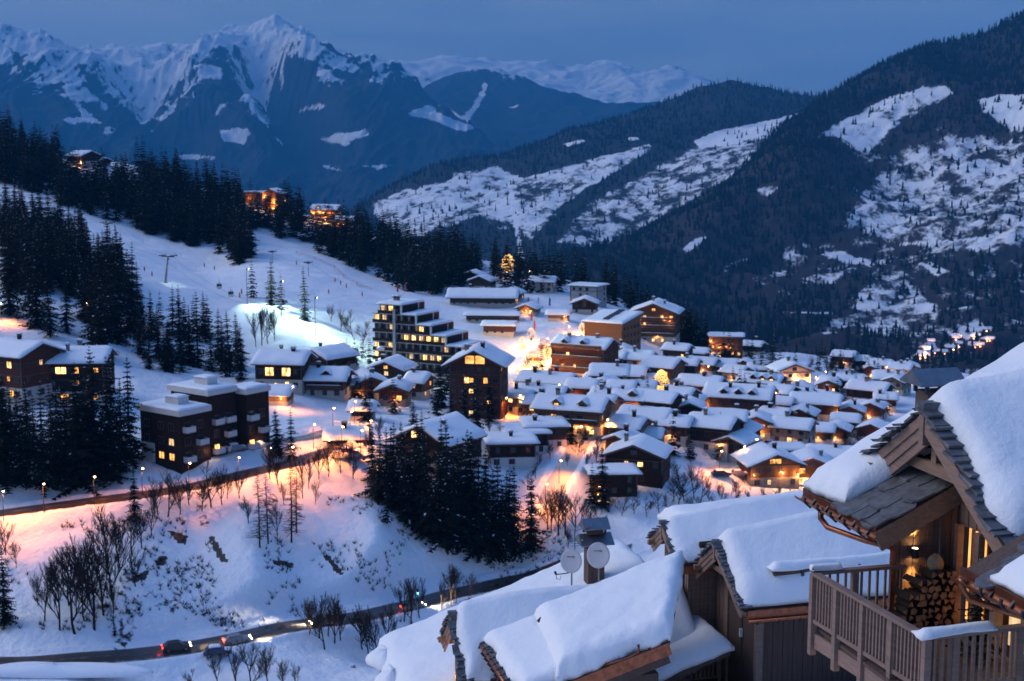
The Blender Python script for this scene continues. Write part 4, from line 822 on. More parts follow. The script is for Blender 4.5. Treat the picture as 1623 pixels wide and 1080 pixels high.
# --- upper left and by the apartment block
H(2,632,13,11,9.6,'x',-28,'wood_red','tall brown chalet at the left edge beneath the dark spruces, two windows lit',lit=.1,balc=0,extra=[(3.2,2,1.5,1.6,'lit_a'),(3.6,0,1.2,1.7,'lit_b')])
H(108,640,15.5,11,9.2,'x',4,'wood_dark','long dark chalet with deep snow roof and five yellow windows, left of the flat-roofed block',lit=.12,extra=[(-1.2,2,2.6,1.7,'lit_a'),(2.2,2,1.0,1.6,'lit_b'),(-5.0,1,1.6,1.7,'lit_a'),(2.0,1,1.7,1.6,'lit_b'),(-.6,0,1.9,1.7,'lit_b')],chim=2)
H(442,619,11.5,10,6.6,'x',-8,'wood_dark','dark chalet whose two tall roof gables glow yellow, above the small barn',lit=.15,dorm=(),extra=[(-2.2,1,2.4,2.3,'lit_a'),(2.0,1,2.4,2.3,'lit_a'),(2.2,0,1.1,1.7,'lit_a'),(-.6,0,.8,.9,'lit_a')],chim=2,snow=.8)
H(500,592,9,10,4.2,'y',-40,'wood_dark','dark annexe stepping down behind the chalet with two glowing gables',lit=.05,snow=.8)
H(515,632,9.2,9,4.6,'x',-6,'wood_dark','dark chalet with one small lit dormer and a snowy balcony rail',lit=.05,balc=1,dorm=(0.3,),snow=.85)
H(432,643,7.2,5,2.1,'shed',-6,'wood_light','low barn with orange lamp-lit boards under deep snow',pitch=12,lit=0,win=False,chim=0,snow=.9,over=.5,glowp=((.6,1.9,160),(-.4,1.9,90)),name='barn',cat='barn')
H(588,636,8.5,9,4.4,'y',18,'wood_brown','chalet with broad white gable and porch lamp beside a small spruce',lit=.3,snow=.8,glowp=((-.7,2.4,120),(.8,2.3,140)))
H(622,644,6.5,7,4.0,'y',-6,'wood_red','small chalet with narrow white gable and lit stone doorway',lit=.5,base='stone',snow=.8,glowp=((.3,2.0,90),))
H(656,634,4.6,7,4.6,'x',-20,'wood_brown','narrow brown chalet with a single bright tall window, right of the white gables',lit=.8,cols=1,snow=.8)
H(612,614,9.5,8,5.0,'y',-18,'wood_brown','chalet roof rising behind the small chalet with narrow white gable',lit=.2,snow=.9)
H(573,668,4.4,5,2.6,'x',-4,'wood_dark','tiny snow-capped hut beside the lamp at the road bend',lit=0,win=False,chim=0,snow=.8,name='hut',cat='hut')
H(548,710,7.2,5.5,2.0,'x',6,'wood_dark','low house sunk in snow in the orange-lit car park',lit=.3,chim=1,snow=.5,pitch=26)
H(668,752,13,12,7.0,'y',-34,'wood_dark','big dark house with broad white roof behind the spruce stand, one window lit',lit=.0,chim=2,snow=.9,pitch=25,extra=[(-1.6,2,1.7,1.7,'lit_a')])
# --- heart of the village
H(753,664,12.2,11,13.4,'y',-9,'wood_red','tall six-storey brown chalet tower with lit gable window',pitch=27,over=1.6,lit=.08,floors=5,cols=6,chim=2,snow=.6,base='wood_red',gablewin=(5.4,2.2,'lit_b'),extra=[(-2.0,3,1.3,1.6,'lit_a'),(2.6,3,1.1,1.6,'lit_b'),(3.4,1,.9,1.2,'lit_a')],name='chalet_tower')
H(812,742,9.8,9,4.6,'flat',6,'wood_dark','flat-roofed chalet with white ground floor, lowest of the three in line',lit=.12,base='white_trim',snow=.75,pitch=0)
H(836,722,9.0,9,4.2,'flat',6,'wood_dark','flat-roofed chalet with white ground floor, middle of the three in line',lit=.0,base='white_trim',snow=.75,chim=0)
H(866,714,8.8,9,4.6,'flat',6,'wood_brown','flat-roofed chalet with white ground floor, highest of the three in line',lit=.05,base='white_trim',snow=.8)
H(898,692,15.5,10,5.6,'x',-5,'wood_light','long golden wooden chalet with two dormers and a flower-red balcony',lit=.3,dorm=(-2.6,3.6),chim=2,glowp=((.7,2.6,160),(.3,2.4,120)),balc=1)
H(965,632,9.6,10,5.8,'x',4,'wood_dark','black-walled chalet with a double-banded white roof',lit=.06,chim=2)
H(1003,624,5.4,9,4.6,'x',4,'wood_dark','lower wing joined to the right of the black-walled chalet',lit=.0,chim=0)
H(1006,594,9.4,9,4.2,'x',-18,'plaster','pale-walled chalet with plain white roof above the black-walled chalet',lit=.05)
H(1040,614,9.6,10,5.4,'x',-30,'wood_light','wooden chalet with broad gable end just left above the glittering tree',lit=.08,chim=0)
H(1024,622,4.4,5,3.2,'x',-20,'wood_red','small red shed beside the glittering tree',lit=.0,chim=0,win=False,name='shed',cat='shed')
H(919,641,7.4,7,4.0,'x',3,'wood_red','square white-roofed chalet between the terrace roof and the black-walled chalet',lit=.06,chim=0)
H(852,652,12,8,3.6,'x',-3,'wood_brown','chalet with a long roof and three chimneys beneath the terrace roof',lit=.3,chim=3)
H(858,632,14.5,9,4.0,'x',-12,'wood_light','lamp-lit arcade building with many chimneys beside the main street',lit=.75,chim=4,glowp=((-.8,2.4,260),(-.4,2.4,200),(.1,2.4,120)))
H(960,656,5.6,6,3.2,'x',3,'wood_red','little red-walled house in the middle of the roofs',lit=.0,chim=1)
H(994,662,7.0,7,4.0,'x',4,'wood_light','chalet with a bright dormer lamp in the middle of the roofs',lit=.2,dorm=(1.2,),glowp=((.5,3.0,150),),chim=1)
H(1030,668,10.4,8,4.6,'x',-8,'wood_dark','broad dark chalet with a long even white roof and stone end',lit=.0,base='stone',chim=1)
H(1070,660,6.4,8,4.6,'x',-14,'stone','grey stone chalet at the right end of the long even roof',lit=.0,chim=1)
H(986,714,7.2,8,4.8,'x',-14,'stone','stone-walled chalet with hipped white roof above the dark gabled house',lit=.04,chim=1)
H(1016,692,11.5,8,4.0,'x',-26,'wood_dark','long chalet roof running downhill behind the stone-walled chalet',lit=.05,chim=1)
H(1025,720,5.4,6,3.6,'x',-18,'stone','small stone cottage with one chimney, right of the stone-walled chalet',lit=.0,chim=1)
H(1004,768,12.2,10,5.6,'y',-16,'wood_dark','large dark house with a wide snow-dusted gable at the lower edge of the village',lit=.05,base='wood_dark',chim=1,snow=.3)
H(974,788,9.2,7,4.2,'flat',4,'wood_dark','dark lean-to with a flat white roof and two orange lamps beside the spruce',lit=.0,base='wood_dark',chim=0,glowp=((-.7,2.6,40),(-.75,.9,40)))
# --- main street and hotels
H(915,606,17,11,9.4,'x',-7,'wood_red','four-storey red-brown hotel with white window bands and two dormers',floors=3,lit=.10,cols=8,balc=3,base='plaster',dorm=(-4.5,1.6),chim=2,name='hotel',cat='hotel')
H(1035,545,16.5,13,10.6,'y',-14,'wood_brown','large chalet hotel with glowing eaves and lit balconies on the skyline',lit=.35,floors=4,cols=5,balc=3,over=1.6,snow=.6,glowp=((-.55,9.2,300),(.5,9.4,300),(-.5,6.4,240),(.2,3.2,160),(.75,9.0,200)),name='hotel',cat='hotel',chim=2)
H(986,578,7.2,7,3.6,'y',-8,'wood_brown','chalet with a small lamp-lit gable below the wooden block hotel',lit=.3,glowp=((.2,3.2,120),))
H(974,592,4.8,7,4.2,'x',-20,'plaster','narrow chalet beside the red-brown hotel with one lit window',lit=.5,cols=1)
H(1069,572,8.4,7,3.4,'x',-10,'wood_brown','chalet half buried in snow below the chalet hotel',lit=.05)
H(925,482,12,10,7.2,'flat',-26,'concrete','pale concrete block with flat white roof among spruces',lit=.12,base='concrete',chim=0,name='apartment_block',cat='building')
H(926,499,9.2,8,4.4,'y',-8,'wood_dark','dark chalet with pointed white gable under the pale concrete block',lit=.0,chim=0)
H(900,441,13.5,9,4.6,'flat',-4,'wood_dark','dark flat-roofed lodge on the skyline of the upper village',lit=.0,base='wood_dark',chim=0,snow=.5)
H(858,464,10,8,4.6,'x',-14,'plaster','pale chalet half hidden by spruces above the flags',lit=.1)
H(806,480,8,7,3.8,'y',-20,'wood_light','chalet with an orange lit corner behind the spruces at the head of the street',lit=.4,glowp=((.6,2.4,220),))
H(764,488,25,12,4.2,'x',-4,'wood_brown','very long low lodge with a broad white roof at the foot of the wood',lit=.05,chim=1,pitch=19,over=1.6,snow=.7,name='lodge')
H(760,460,9.4,8,4.0,'y',-18,'wood_brown','front of two small brown chalets at the edge of the wood',lit=.0,chim=0)
H(746,450,8,7,3.8,'y',-18,'wood_dark','rear of two small brown chalets at the edge of the wood',lit=.0,chim=0)
H(780,513,19,7,2.9,'x',-4,'wood_brown','low restaurant hut with a flat sign band beside the piste',lit=.05,chim=0,pitch=9,snow=.5,name='restaurant',cat='restaurant')
H(790,534,10.4,8,3.8,'x',-6,'wood_red','square red-brown hut behind the chalet tower',lit=.1,chim=0,pitch=10)
H(834,500,7,6,2.6,'y',-20,'wood_light','little ticket hut with a lit gable where the piste meets the street',lit=.2,glowp=((.0,2.0,160),),chim=0,name='ticket_hut',cat='hut')
H(884,510,7,5,2.6,'x',-10,'wood_light','low hut with orange lamp at the top of the main street',lit=.2,glowp=((.7,2.0,140),),chim=0,name='hut',cat='hut')
# --- right-hand hamlet
H(1104,638,11.4,9,4.4,'x',-24,'wood_red','red-brown chalet with long white roof right of the glittering tree',lit=.0,chim=1)
H(1166,664,17.5,12,5.2,'x',-20,'wood_brown','very large brown chalet with broad end gable and many roof dormers',lit=.05,dorm=(-3.5,.5,4.2),chim=2,glowp=((-.95,3.4,240),(-.6,1.8,60)))
H(1200,632,12.2,9,4.4,'x',-8,'wood_dark','chalet with a row of three small dormer gables and lit ground floor',lit=.45,dorm=(-1.5,1.4,4.2),chim=1)
H(1258,630,11,9,7.6,'y',8,'plaster','tall house with walls washed bright orange by lamps',lit=.2,floors=3,glowp=((-.8,6.2,650),(.1,6.4,500),(.85,5.6,450),(-.9,2.2,260)))
H(1270,644,7.4,8,4.2,'y',-10,'wood_dark','dark chalet with a wide snowy gable below the orange house',lit=.0,chim=0)
H(1290,670,12.8,9,4.8,'x',-8,'wood_dark','twin-roofed dark chalet with a bright lamp at its right corner',lit=.0,chim=0,glowp=((.97,3.0,420),))
H(1237,662,4.6,6,3.4,'x',-14,'wood_brown','tiny chalet wedged left of the twin-roofed chalet',lit=.5,cols=1,chim=0)
H(1370,642,12,9,4.4,'x',-12,'wood_dark','dark chalet with two merged white roofs left of the yellow floodlit wall',lit=.06,chim=1)
H(1407,624,9.2,9,4.4,'x',-16,'wood_brown','brown chalet with a lit corner at the right end of the hamlet',lit=.1,glowp=((.9,3.0,260),))
H(1146,694,9.8,8,4.0,'x',-6,'wood_dark','chalet with plain long roof behind the tall dark-gabled chalet',lit=.0)
H(1250,706,9.2,8,4.0,'x',-10,'stone','stone chalet with little lights along its foot in the thicket',lit=.2,glowp=((-.4,.9,40),(.2,.9,40)))
H(1198,698,7,8,4.2,'y',-12,'wood_light','chalet with a glowing orange porch in the crowded hamlet',lit=.5,glowp=((-.5,2.2,320),(.3,2.4,160)))
H(1120,718,10.2,9,5.6,'x',-28,'wood_dark','tall dark-walled chalet with its gable end to the lit lane',lit=.0,chim=1)
H(1156,734,7,8,4.4,'y',-34,'wood_dark','dark chalet with steep white gable above the lit lane',lit=.0,chim=0)
H(1170,708,6.4,7,3.6,'y',-30,'wood_brown','small brown chalet wedged above the dark chalet with steep gable',lit=.0,chim=0)
H(1228,774,11.2,10,5.0,'y',8,'wood_brown','chalet with glowing pillars and open lit gable at the village foot',lit=.2,over=1.3,glowp=((-.9,3.4,120),(.30,3.6,340),(.93,3.2,420)),base='stone',chim=1,gablewin=(3.0,1.2,'lit_b'))
H(1286,774,8.6,9,4.8,'y',-8,'wood_brown','chalet with four square lit windows beside the one with glowing pillars',lit=0,floors=2,cols=2,extra=[(-2.2,1,1.5,1.4,'lit_b'),(1.8,1,1.5,1.4,'lit_b'),(-2.2,0,1.6,1.4,'lit_a'),(1.8,0,1.6,1.4,'lit_a')],chim=1)
H(1256,738,7,7,3.2,'flat',2,'wood_dark','flat-roofed garage above the chalet with glowing pillars',lit=.0,chim=0,win=False,name='garage',cat='garage')
H(1296,738,4.6,6,3.0,'flat',2,'wood_dark','smaller flat-roofed garage right of the first one',lit=.0,chim=0,win=False,name='garage',cat='garage')
H(1314,756,10,8,4.2,'x',-16,'wood_dark','chalet with a long white roof right of the four lit windows',lit=.1,chim=1)
H(1092,676,6.2,7,4.2,'y',-10,'wood_dark','little chalet with a lit arched window at the roof crossing',lit=0,chim=1,extra=[(0,0,2.2,.9,'lit_a')])
H(1150,566,13.5,10,7.4,'flat',-10,'wood_brown','block of orange-lit flats standing above the hamlet',lit=.4,base='wood_brown',chim=0,snow=.5,glowp=((-.9,6.6,520),(-.4,4.2,360),(.25,4.0,380)),name='apartment_block',cat='building')
H(1190,564,8,7,3.8,'x',-10,'wood_dark','dark chalet right of the orange-lit flats',lit=.0)
H(1104,578,6.4,6,3.6,'x',-20,'wood_dark','small dark chalet under the clump of spruces',lit=.0,chim=0)
H(1108,596,9,7,3.6,'x',-12,'wood_brown','chalet with a strong orange lamp left of the dormer row',lit=.4,glowp=((-.5,2.6,340),(.3,2.4,160)))
H(1143,602,9,8,4.0,'x',-16,'wood_brown','chalet with amber windows in the middle of the upper hamlet',lit=.5,glowp=((-.6,2.4,200),))
H(1177,610,6.2,6,3.4,'x',-20,'wood_dark','small chalet above the dormer row',lit=.1,chim=0)
H(1178,594,6.4,6,3.4,'y',-20,'wood_dark','dark-roofed cabin behind the small chalet above the dormer row',lit=.0,snow=.2,chim=0)
H(1335,582,9,8,4.2,'x',-14,'wood_dark','dark chalet at the right end of the smooth snow mound',lit=.0,chim=0)
H(1360,588,7.2,7,4.0,'x',-14,'wood_dark','dark chalet with two pale roofs next to the snow mound',lit=.0,chim=0)
H(1392,596,8.6,8,4.2,'x',-14,'wood_brown','chalet with bright yard lamps at the far edge of the hamlet',lit=.4,glowp=((-.2,2.6,260),(.9,2.6,260)))
H(1424,602,8.4,8,4.0,'x',-14,'wood_light','lamp-lit chalet beside the grey chimney hood, far edge of the hamlet',lit=.4,glowp=((.0,2.6,420),(.9,2.6,260)))
H(1440,598,7.6,7,3.8,'y',-14,'wood_light','last lamp-lit chalet behind the grey chimney hood',lit=.4,glowp=((.2,2.6,300),))
H(1324,706,6,6,3.6,'y',-20,'wood_dark','dark shed-like chalet below the bare thicket on the right',lit=.0,chim=0)
H(1338,690,6.4,6,3.4,'x',-20,'wood_dark','small chalet with lit window beside the thicket on the right',lit=.2,chim=0)
H(1376,664,8,6,3.0,'x',-12,'wood_light','yellow floodlit low house beside the small snow field',lit=.3,glowp=((-.6,2.4,520),(.4,2.4,420)),chim=0)
H(1380,704,7,6,3.6,'y',-30,'wood_red','red cabin half hidden by the big chalet gable',lit=.1,chim=0)
H(1222,684,7,7,3.6,'x',-12,'wood_dark','dark chalet tucked behind the stone chalet in the thicket',lit=.1)
H(1345,676,7.4,7,3.8,'y',-16,'wood_brown','brown chalet between the thicket and the floodlit low house',lit=.3,glowp=((.2,2.4,120),))
H(1296,706,7,6,3.4,'x',-18,'wood_dark','dark chalet below the twin-roofed one, roof turned to the thicket',lit=.0,chim=0)
H(1064,704,7.2,7,4.0,'x',-22,'wood_dark','dark chalet left of the tall dark-walled one above the bare trees',lit=.05)
H(948,598,7,7,4.4,'x',-10,'wood_brown','chalet squeezed between the red-brown hotel and the black-walled chalet',lit=.2,chim=1)
H(1312,628,6.6,6,3.4,'y',-14,'wood_brown','little chalet right of the orange house, lamp over its door',lit=.2,glowp=((.0,2.4,140),),chim=0)
# --- ridge houses above the piste
H(118,262,13.5,12,5.0,'x',-38,'wood_dark','largest dark chalet of the group on the wooded ridge at the upper left',lit=.0,chim=0,glowp=((.98,1.6,500),))
H(156,252,12,9,4.6,'x',-30,'wood_red','ridge chalet with red-lit gable end behind the largest one',lit=.0,chim=1,glowp=((.98,3.0,420),))
H(196,252,13.5,9,4.6,'x',-20,'wood_brown','ridge chalet with a long roof ending among the spruce tops',lit=.1,chim=0,glowp=((-.8,3.0,160),))
H(153,264,7,7,3.0,'x',-30,'wood_dark','small chalet in front of the red-lit ridge gable',lit=.0,chim=0,glowp=((-.9,2,300),))
H(246,266,7.4,7,3.6,'x',-20,'wood_red','left of two little white roofs peeping over the ridge wood',lit=.1,chim=0)
H(268,270,8,7,3.6,'x',-20,'wood_red','right of two little white roofs peeping over the ridge wood',lit=.0,chim=1)
H(400,326,9,8,7.0,'flat',-10,'wood_light','lit chalet in the ridge wood, left of the fiery orange one',lit=.4,chim=0,glowp=((-.3,4.0,300),))
H(430,338,10,9,10.5,'y',-16,'wood_light','tall chalet glowing fiery orange in the ridge wood',lit=.3,floors=4,chim=0,glowp=((-.75,8.6,900),(.4,6.0,900),(.3,2.6,800)))
H(513,352,14,10,6.6,'x',-10,'wood_light','yellow-lit chalet with dormers at the end of the ridge wood',lit=.6,dorm=(-3,2.5),chim=0,glowp=((-.9,5.4,700),(-.3,5.4,500),(.5,4.0,400),(.2,2.2,300)))
H(545,366,9.6,8,5.4,'x',-6,'wood_light','chalet with a rosy lit wall right of the yellow-lit one',lit=.2,chim=0,glowp=((-.7,3.6,420),(.0,3.4,320)))
H(582,364,11.5,8,4.4,'flat',-6,'wood_dark','dark flat-roofed house at the very end of the ridge wood',lit=.0,chim=0,base='wood_dark')
H(640,392,8,7,4.2,'x',-10,'wood_light','lit house peeping through the wood right of the flat-roofed ridge house',lit=.3,chim=0,glowp=((.2,3.0,300),))
H(668,388,9,8,4.8,'x',-14,'wood_red','red-brown house in the wood behind the terraced hotel',lit=.2,chim=0)
H(704,394,10,8,5.2,'y',-30,'wood_dark','chalet with bright zigzag roofs in the wood behind the terraced hotel',lit=.2,chim=0,glowp=((.8,3.0,200),))
H(796,412,14,11,5.6,'y',-26,'wood_dark','dark chalet with a wide white gable against the far hill',lit=.0,chim=0,over=1.6)

# the small roofs that fill the gaps of the crowded village
rgi = random.Random(19); USED = []; VP = [(822, 640), (900, 606), (1000, 640), (1100, 585), (1250, 600), (1425, 600), (1410, 660), (1345, 720), (1250, 745), (1130, 735), (1040, 725), (960, 740), (870, 745), (790, 760), (770, 730)]
cand = [(rgi.uniform(770, 1425), rgi.uniform(575, 760)) for _ in range(900)]; cand = [c for c in cand if inpoly(np.array([c[0]]), np.array([c[1]]), VP)[0]]
cx_, cy_, cz_, cok = GR.hit([c[0] for c in cand], [c[1] for c in cand], 200, 800); cnt = 0
for (px, py), x, y in zip(cand, cx_, cy_):
    w = rgi.uniform(5.2, 7.2)
    lane = min(float(near_road(np.array([x]), np.array([y + 2.5]), k)[0][0]) for k in ('village_street', 'main_street', 'hamlet_lane'))
    if cnt >= 30 or lane < 7 or any(math.hypot(x - q[0], y + 3 - q[1]) < q[2] + w * .5 + .2 for q in PLACED): continue
    cnt += 1; wood = rgi.choice(['wood_dark', 'wood_dark', 'wood_brown', 'wood_red', 'stone']); NEI = [q for q in PLACED if not q[5].startswith('small gap')]
    q = min(NEI, key=lambda q: math.hypot(q[3] - px, (q[4] - py) * 1.3) + 400 * USED.count(q[5])); wd = q[5].replace(',', '').split()[:8]
    while wd[-1] in ('with', 'a', 'an', 'the', 'and', 'of', 'in', 'to', 'its', 'by', 'at', 'on', 'whose', 'one', 'two', 'broad', 'long', 'snow', 'flat', 'left', 'right', 'above', 'below', 'beside', 'behind', 'between', 'far', 'small', 'middle', 'end'): wd.pop()
    USED.append(q[5]); rel = 'right of' if px - q[3] > abs(q[4] - py) else ('left of' if q[3] - px > abs(q[4] - py) else ('below' if py > q[4] else 'above'))
    lab = 'small gap-filling %s chalet %s the %s' % ({'wood_dark': 'dark', 'wood_brown': 'brown', 'wood_red': 'reddish', 'stone': 'stone'}[wood], rel, ' '.join(wd))
    H(px, py, w, w * rgi.uniform(.9, 1.1), rgi.uniform(3.2, 4.4), rgi.choice('xxy'), rgi.uniform(-40, 5), wood, lab, lit=.3, chim=1, group='small chalets filling the village gaps', glowp=((rgi.uniform(-.6, .6), 2.2, 160),) if rgi.random() < .4 else ())
# ================================================================ larger buildings
def anchor(px, py): 
    X, Y, Z, ok = GR.hit([px], [py], 170, 900); return float(X[0]), float(Y[0]), float(Z[0])
# terraced hotel: seven storeys stepping down to the right
ax, ay, az = anchor(590, 583); rt = empty('terraced_hotel', (ax, ay, az), R(-28), label='big terraced hotel stepping down to the right, many yellow windows', category='hotel')
FH = 2.75; Wd = [31, 31, 31, 25.5, 20.5, 15.5, 10.4]; DEP = 13.0
LITS = {6: (1.6, 3.6, 6.0), 5: (1.4, 4.0, 10.2, 13.0), 4: (6.4, 16.6), 3: (11.4, 13.4, 15.8, 18.0, 21.2, 23.6), 2: (1.3, 6.0, 25.6), 1: (2.2, 4.0, 12.6, 18.2, 21.0, 23.4), 0: (6.4, 27)}
mb = MB(); mb.box(-.3, 32, -.2, DEP + 2, -6, 0.0); mb.build('plinth', M['concrete'], rt)
for k in range(7):
    x0 = 1.9 if k == 6 else 0.0; x1 = Wd[k]; z = k * FH
    b = MB(); b.box(x0 + .2, x1 - .2, 1.3, DEP, z, z + FH - .22); b.build('wall', M['wood_dark'], rt)
    b = MB(); b.box(x0, x1, 0, DEP + .1, z + FH - .22, z + FH); b.build('floor_slab', M['concrete'], rt)
    b = MB(); b.box(x0 + .25, x1 - .25, .04, .12, z + .02, z + .95); b.build('balcony_front', M['wood_dark'], rt)
    b = MB(); b.box(x1 - .2, x1 + .02, .02, DEP, z, z + FH - .22); b.build('end_wall', M['wood_dark'], rt)
    b = MB(); b.box(x1 - .3, x1 + .12, -.06, .5, z, z + FH - .23); b.box(x1 - .3, x1 + .12, DEP * .72, DEP * .72 + .35, z, z + FH - .23); b.build('end_fin', M['white_trim'], rt)
    nb = int((x1 - x0) / 2.35)
    for i in range(nb):
        xx = x0 + (i + .5) * (x1 - x0) / nb
        if i: b = MB(); b.box(xx - (x1 - x0) / nb / 2 - .07, xx - (x1 - x0) / nb / 2 + .07, .1, 1.3, z, z + FH - .23); b.build('divider', M['concrete'], rt)
        near = min([abs(xx - q) for q in LITS[k]] + [99])
        window(rt, xx, 1.28, z + 1.35, 1.9, 1.9, 0, ('lit_a' if (i + k) % 3 else 'lit_c') if near < 1.15 else 'glass_dark')
    xa = Wd[k + 1] if k < 6 else x0
    if x1 - xa > 1: link('snow', snow_blanket(xa + (.15 if k < 6 else 0), x1 + .1, -.05, DEP, lambda p, q, z=z: p * 0 + z + FH, .55, 10, 12, 40 + k, .1, .6), rt)
b = MB(); b.box(7.6, 8.5, -.35, 1.2, -2, 6 * FH + 1.4); b.build('stair_tower', M['concrete'], rt)
chimney(rt, 5, 6, 7 * FH + .2, 1.6, 1.2)
# shop with the glowing front
ax, ay, az = anchor(600, 590); rt = empty('shop_building', (ax, ay, az), R(-4), label='long low shop with a glowing yellow glass front and awning', category='shop')
b = MB(); b.box(0, 19.5, .6, 9, -5, 6.4); b.build('wall', M['wood_red'], rt)
b = MB(); b.box(-.5, 20, -.2, 9.5, 6.4, 7.0); rr = b.build('roof', M['white_trim'], rt); link('snow', snow_blanket(-.5, 20, -.2, 9.5, lambda p, q: p * 0 + 7.0, .7, 20, 10, 61), rr)
for i in range(9):
    b = MB(); x = .6 + i * 1.55; b.box(x - .05, x + .05, .40, .62, .6, 3.6); b.build('mullion', M['trim'], rt)
    b = MB(); b.box(x + .1, x + 1.42, .5, .595, .7, 3.5); b.build('shop_window', M['lit_c' if i % 3 else 'lit_a'], rt)
b = MB(); b.box(.2, 15.5, -1.6, .58, 3.8, 4.0); aw = b.build('awning', M['white_trim'], rt); link('snow', snow_blanket(.2, 15.5, -1.6, .5, lambda p, q: p * 0 + 4.0, .35, 16, 4, 62), aw)
b = MB(); b.box(16.3, 18.6, .3, .58, .2, 5.0); b.build('white_panel', M['white_trim'], rt)
b = MB(); b.box(11.2, 15.2, -3.6, -1.0, -3, 1.6, 0); kk = b.build('kiosk', M['wood_red'], rt); b = MB(); b.box(11.5, 14.9, -3.66, -3.605, .0, 1.2); b.build('lit_counter', emit('pink_sign', (1.0, .16, .12), 1.6), kk)
link('snow', snow_blanket(11.0, 15.4, -3.8, -.9, lambda p, q: p * 0 + 1.62, .45, 8, 6, 63), kk)
for x in (3, 8, 12): glow(rt, (x, -2.6, 3.0), 130)
# wooden block hotel with the slanting snow roof
ax, ay, az = anchor(926, 549); rt = empty('block_hotel', (ax, ay, az), R(-30), label='plain brown wooden block with slanting snow roof and a row of solar panels', category='hotel')
w, d, h0, h1 = 14.0, 15.0, 8.2, 9.4
b = MB(); b.hexa([(0, 0, -6), (w, 0, -6), (w, d, -6), (0, d, -6), (0, 0, h0), (w, 0, h0), (w, d, h1 + 1.0), (0, d, h1 + 1.0)]); b.build('wall', M['wood_light'], rt)
for i in range(27):
    b = MB(); x = .25 + i * .52; b.box(x, x + .06, -.08, 0.0, -1.5, h0 - .1); b.build('batten', M['wood_brown'], rt)
b = MB(); b.hexa([(-.6, -.7, h0 + .03), (w + .6, -.7, h0 + .03), (w + .6, d + .5, h1 + 1.1), (-.6, d + .5, h1 + 1.1), (-.6, -.7, h0 + .3), (w + .6, -.7, h0 + .3), (w + .6, d + .5, h1 + 1.4), (-.6, d + .5, h1 + 1.4)]); rr = b.build('roof', M['trim'], rt)
sl = (h1 + 1.1 - h0 - .03) / (d + 1.2); zf = lambda x, y: h0 + .31 + (y + .7) * sl
link('snow', snow_blanket(-.6, w + .6, -.7, d + .5, zf, .6, 14, 14, 71), rr)
for i in range(7):
    b = MB(); y = 1.2 + i * 1.9; z = zf(0, y); b.hexa([(6.2, y, z + .5), (8.4, y, z + .5), (8.4, y + 1.2, z + .6), (6.2, y + 1.2, z + .6), (6.2, y, z + .75), (8.4, y, z + .75), (8.4, y + 1.2, z + 1.2), (6.2, y + 1.2, z + 1.2)]); b.build('solar_panel', M['dark_metal'], rr)  # tilted solar panels in a row up the slanting roof
for f in range(3):
    for c in range(5): window(rt, w + .02, 1.8 + c * 2.7, 1.4 + f * 2.6, 1.1, 1.2, math.pi / 2, 'glass_dark')
b = MB(); b.box(5.2, 8.4, -1.6, 0, 1.6, 1.85); pc = b.build('porch_roof', M['trim'], rt); link('snow', snow_blanket(5.1, 8.5, -1.7, 0, lambda p, q: p * 0 + 1.86, .4, 6, 4, 72), pc)
# flat-roofed brown apartment block with white parapets
ax, ay, az = anchor(219, 726); rt = empty('apartment_block', (ax, ay, az), R(-36), label='brown apartment block with flat snow roofs, white parapets and staggered balconies', category='building')
for i, (x0, x1, y0, y1, h) in enumerate(((0, 12.6, 0, 8.0, 9.6), (-.6, 11.4, 8.2, 15.8, 12.2), (8.2, 13.8, 15.9, 22.5, 11.6))):
    b = MB(); b.box(x0 + .5, x1 - .5, y0 + .5, y1 - .1, -6, h); b.build('wall', M['wood_dark'], rt)
    b = MB(); b.box(x0, x1, y0, y1 + (.05 * i), h, h + 1.0); rr = b.build('parapet', M['white_trim'], rt)
    link('snow', snow_blanket(x0 + .1, x1 - .1, y0 + .1, y1 - .1, lambda p, q, h=h: p * 0 + h + 1.0, .45, 12, 10, 80 + i, .0, .5), rr)
    if i < 2:
        b = MB(); cx_ = (x0 + x1) / 2 + .6; b.box(cx_ - 1.9, cx_ + 1.9, y0 + 3, y0 + 5.6, h + 1.0, h + 2.8); rb = b.build('roof_cabin', M['white_trim'], rt); link('snow', snow_blanket(cx_ - 2, cx_ + 2, y0 + 2.9, y0 + 5.7, lambda p, q, h=h: p * 0 + h + 2.8, .3, 6, 6, 85 + i, .05, .3), rb)
for f in range(3):
    z = 1.2 + f * 2.9
    for x in (2.4, 6.6, 9.6): window(rt, x, .48, z + .2, 1.6, 1.5, 0, 'lit_b' if f == 0 and x > 6 else ('lit_c' if (f == 1 and x > 9) else 'glass_dark'))
    for j, y in enumerate((2.2, 5.4, 10.5, 13.6, 17.5, 20.4)):
        xs = 12.1 if y < 8 else (10.9 if y < 15.8 else 13.3)
        window(rt, xs + .02, y, z + .3, 1.5, 1.7, math.pi / 2, 'lit_a' if (f == 0 and j in (2, 4)) else 'glass_dark')
        if (j + f) % 2 == 0 or j in (3,):
            b = MB(); b.box(xs, xs + 1.3, y - 1.1, y + 1.1, z - .75, z - .6, 1); b.box(xs + 1.22, xs + 1.3, y - 1.1, y + 1.1, z - .6, z + .45, 0); b.box(xs, xs + 1.22, y - 1.1, y - 1.02, z - .6, z + .45, 0); b.box(xs, xs + 1.22, y + 1.02, y + 1.1, z - .6, z + .45, 0); b.build('balcony', [M['white_trim'], M['concrete']], rt)
b = MB(); b.box(1.0, 4.6, .1, .45, -.3, 3.4); b.build('garage_door', M['white_trim'], rt)
wl = [(12.1, 6.9, 1.6), (13.35, 19.0, 1.6)]
for x, y, z in wl: glow(rt, (x + .7, y, z), 90)
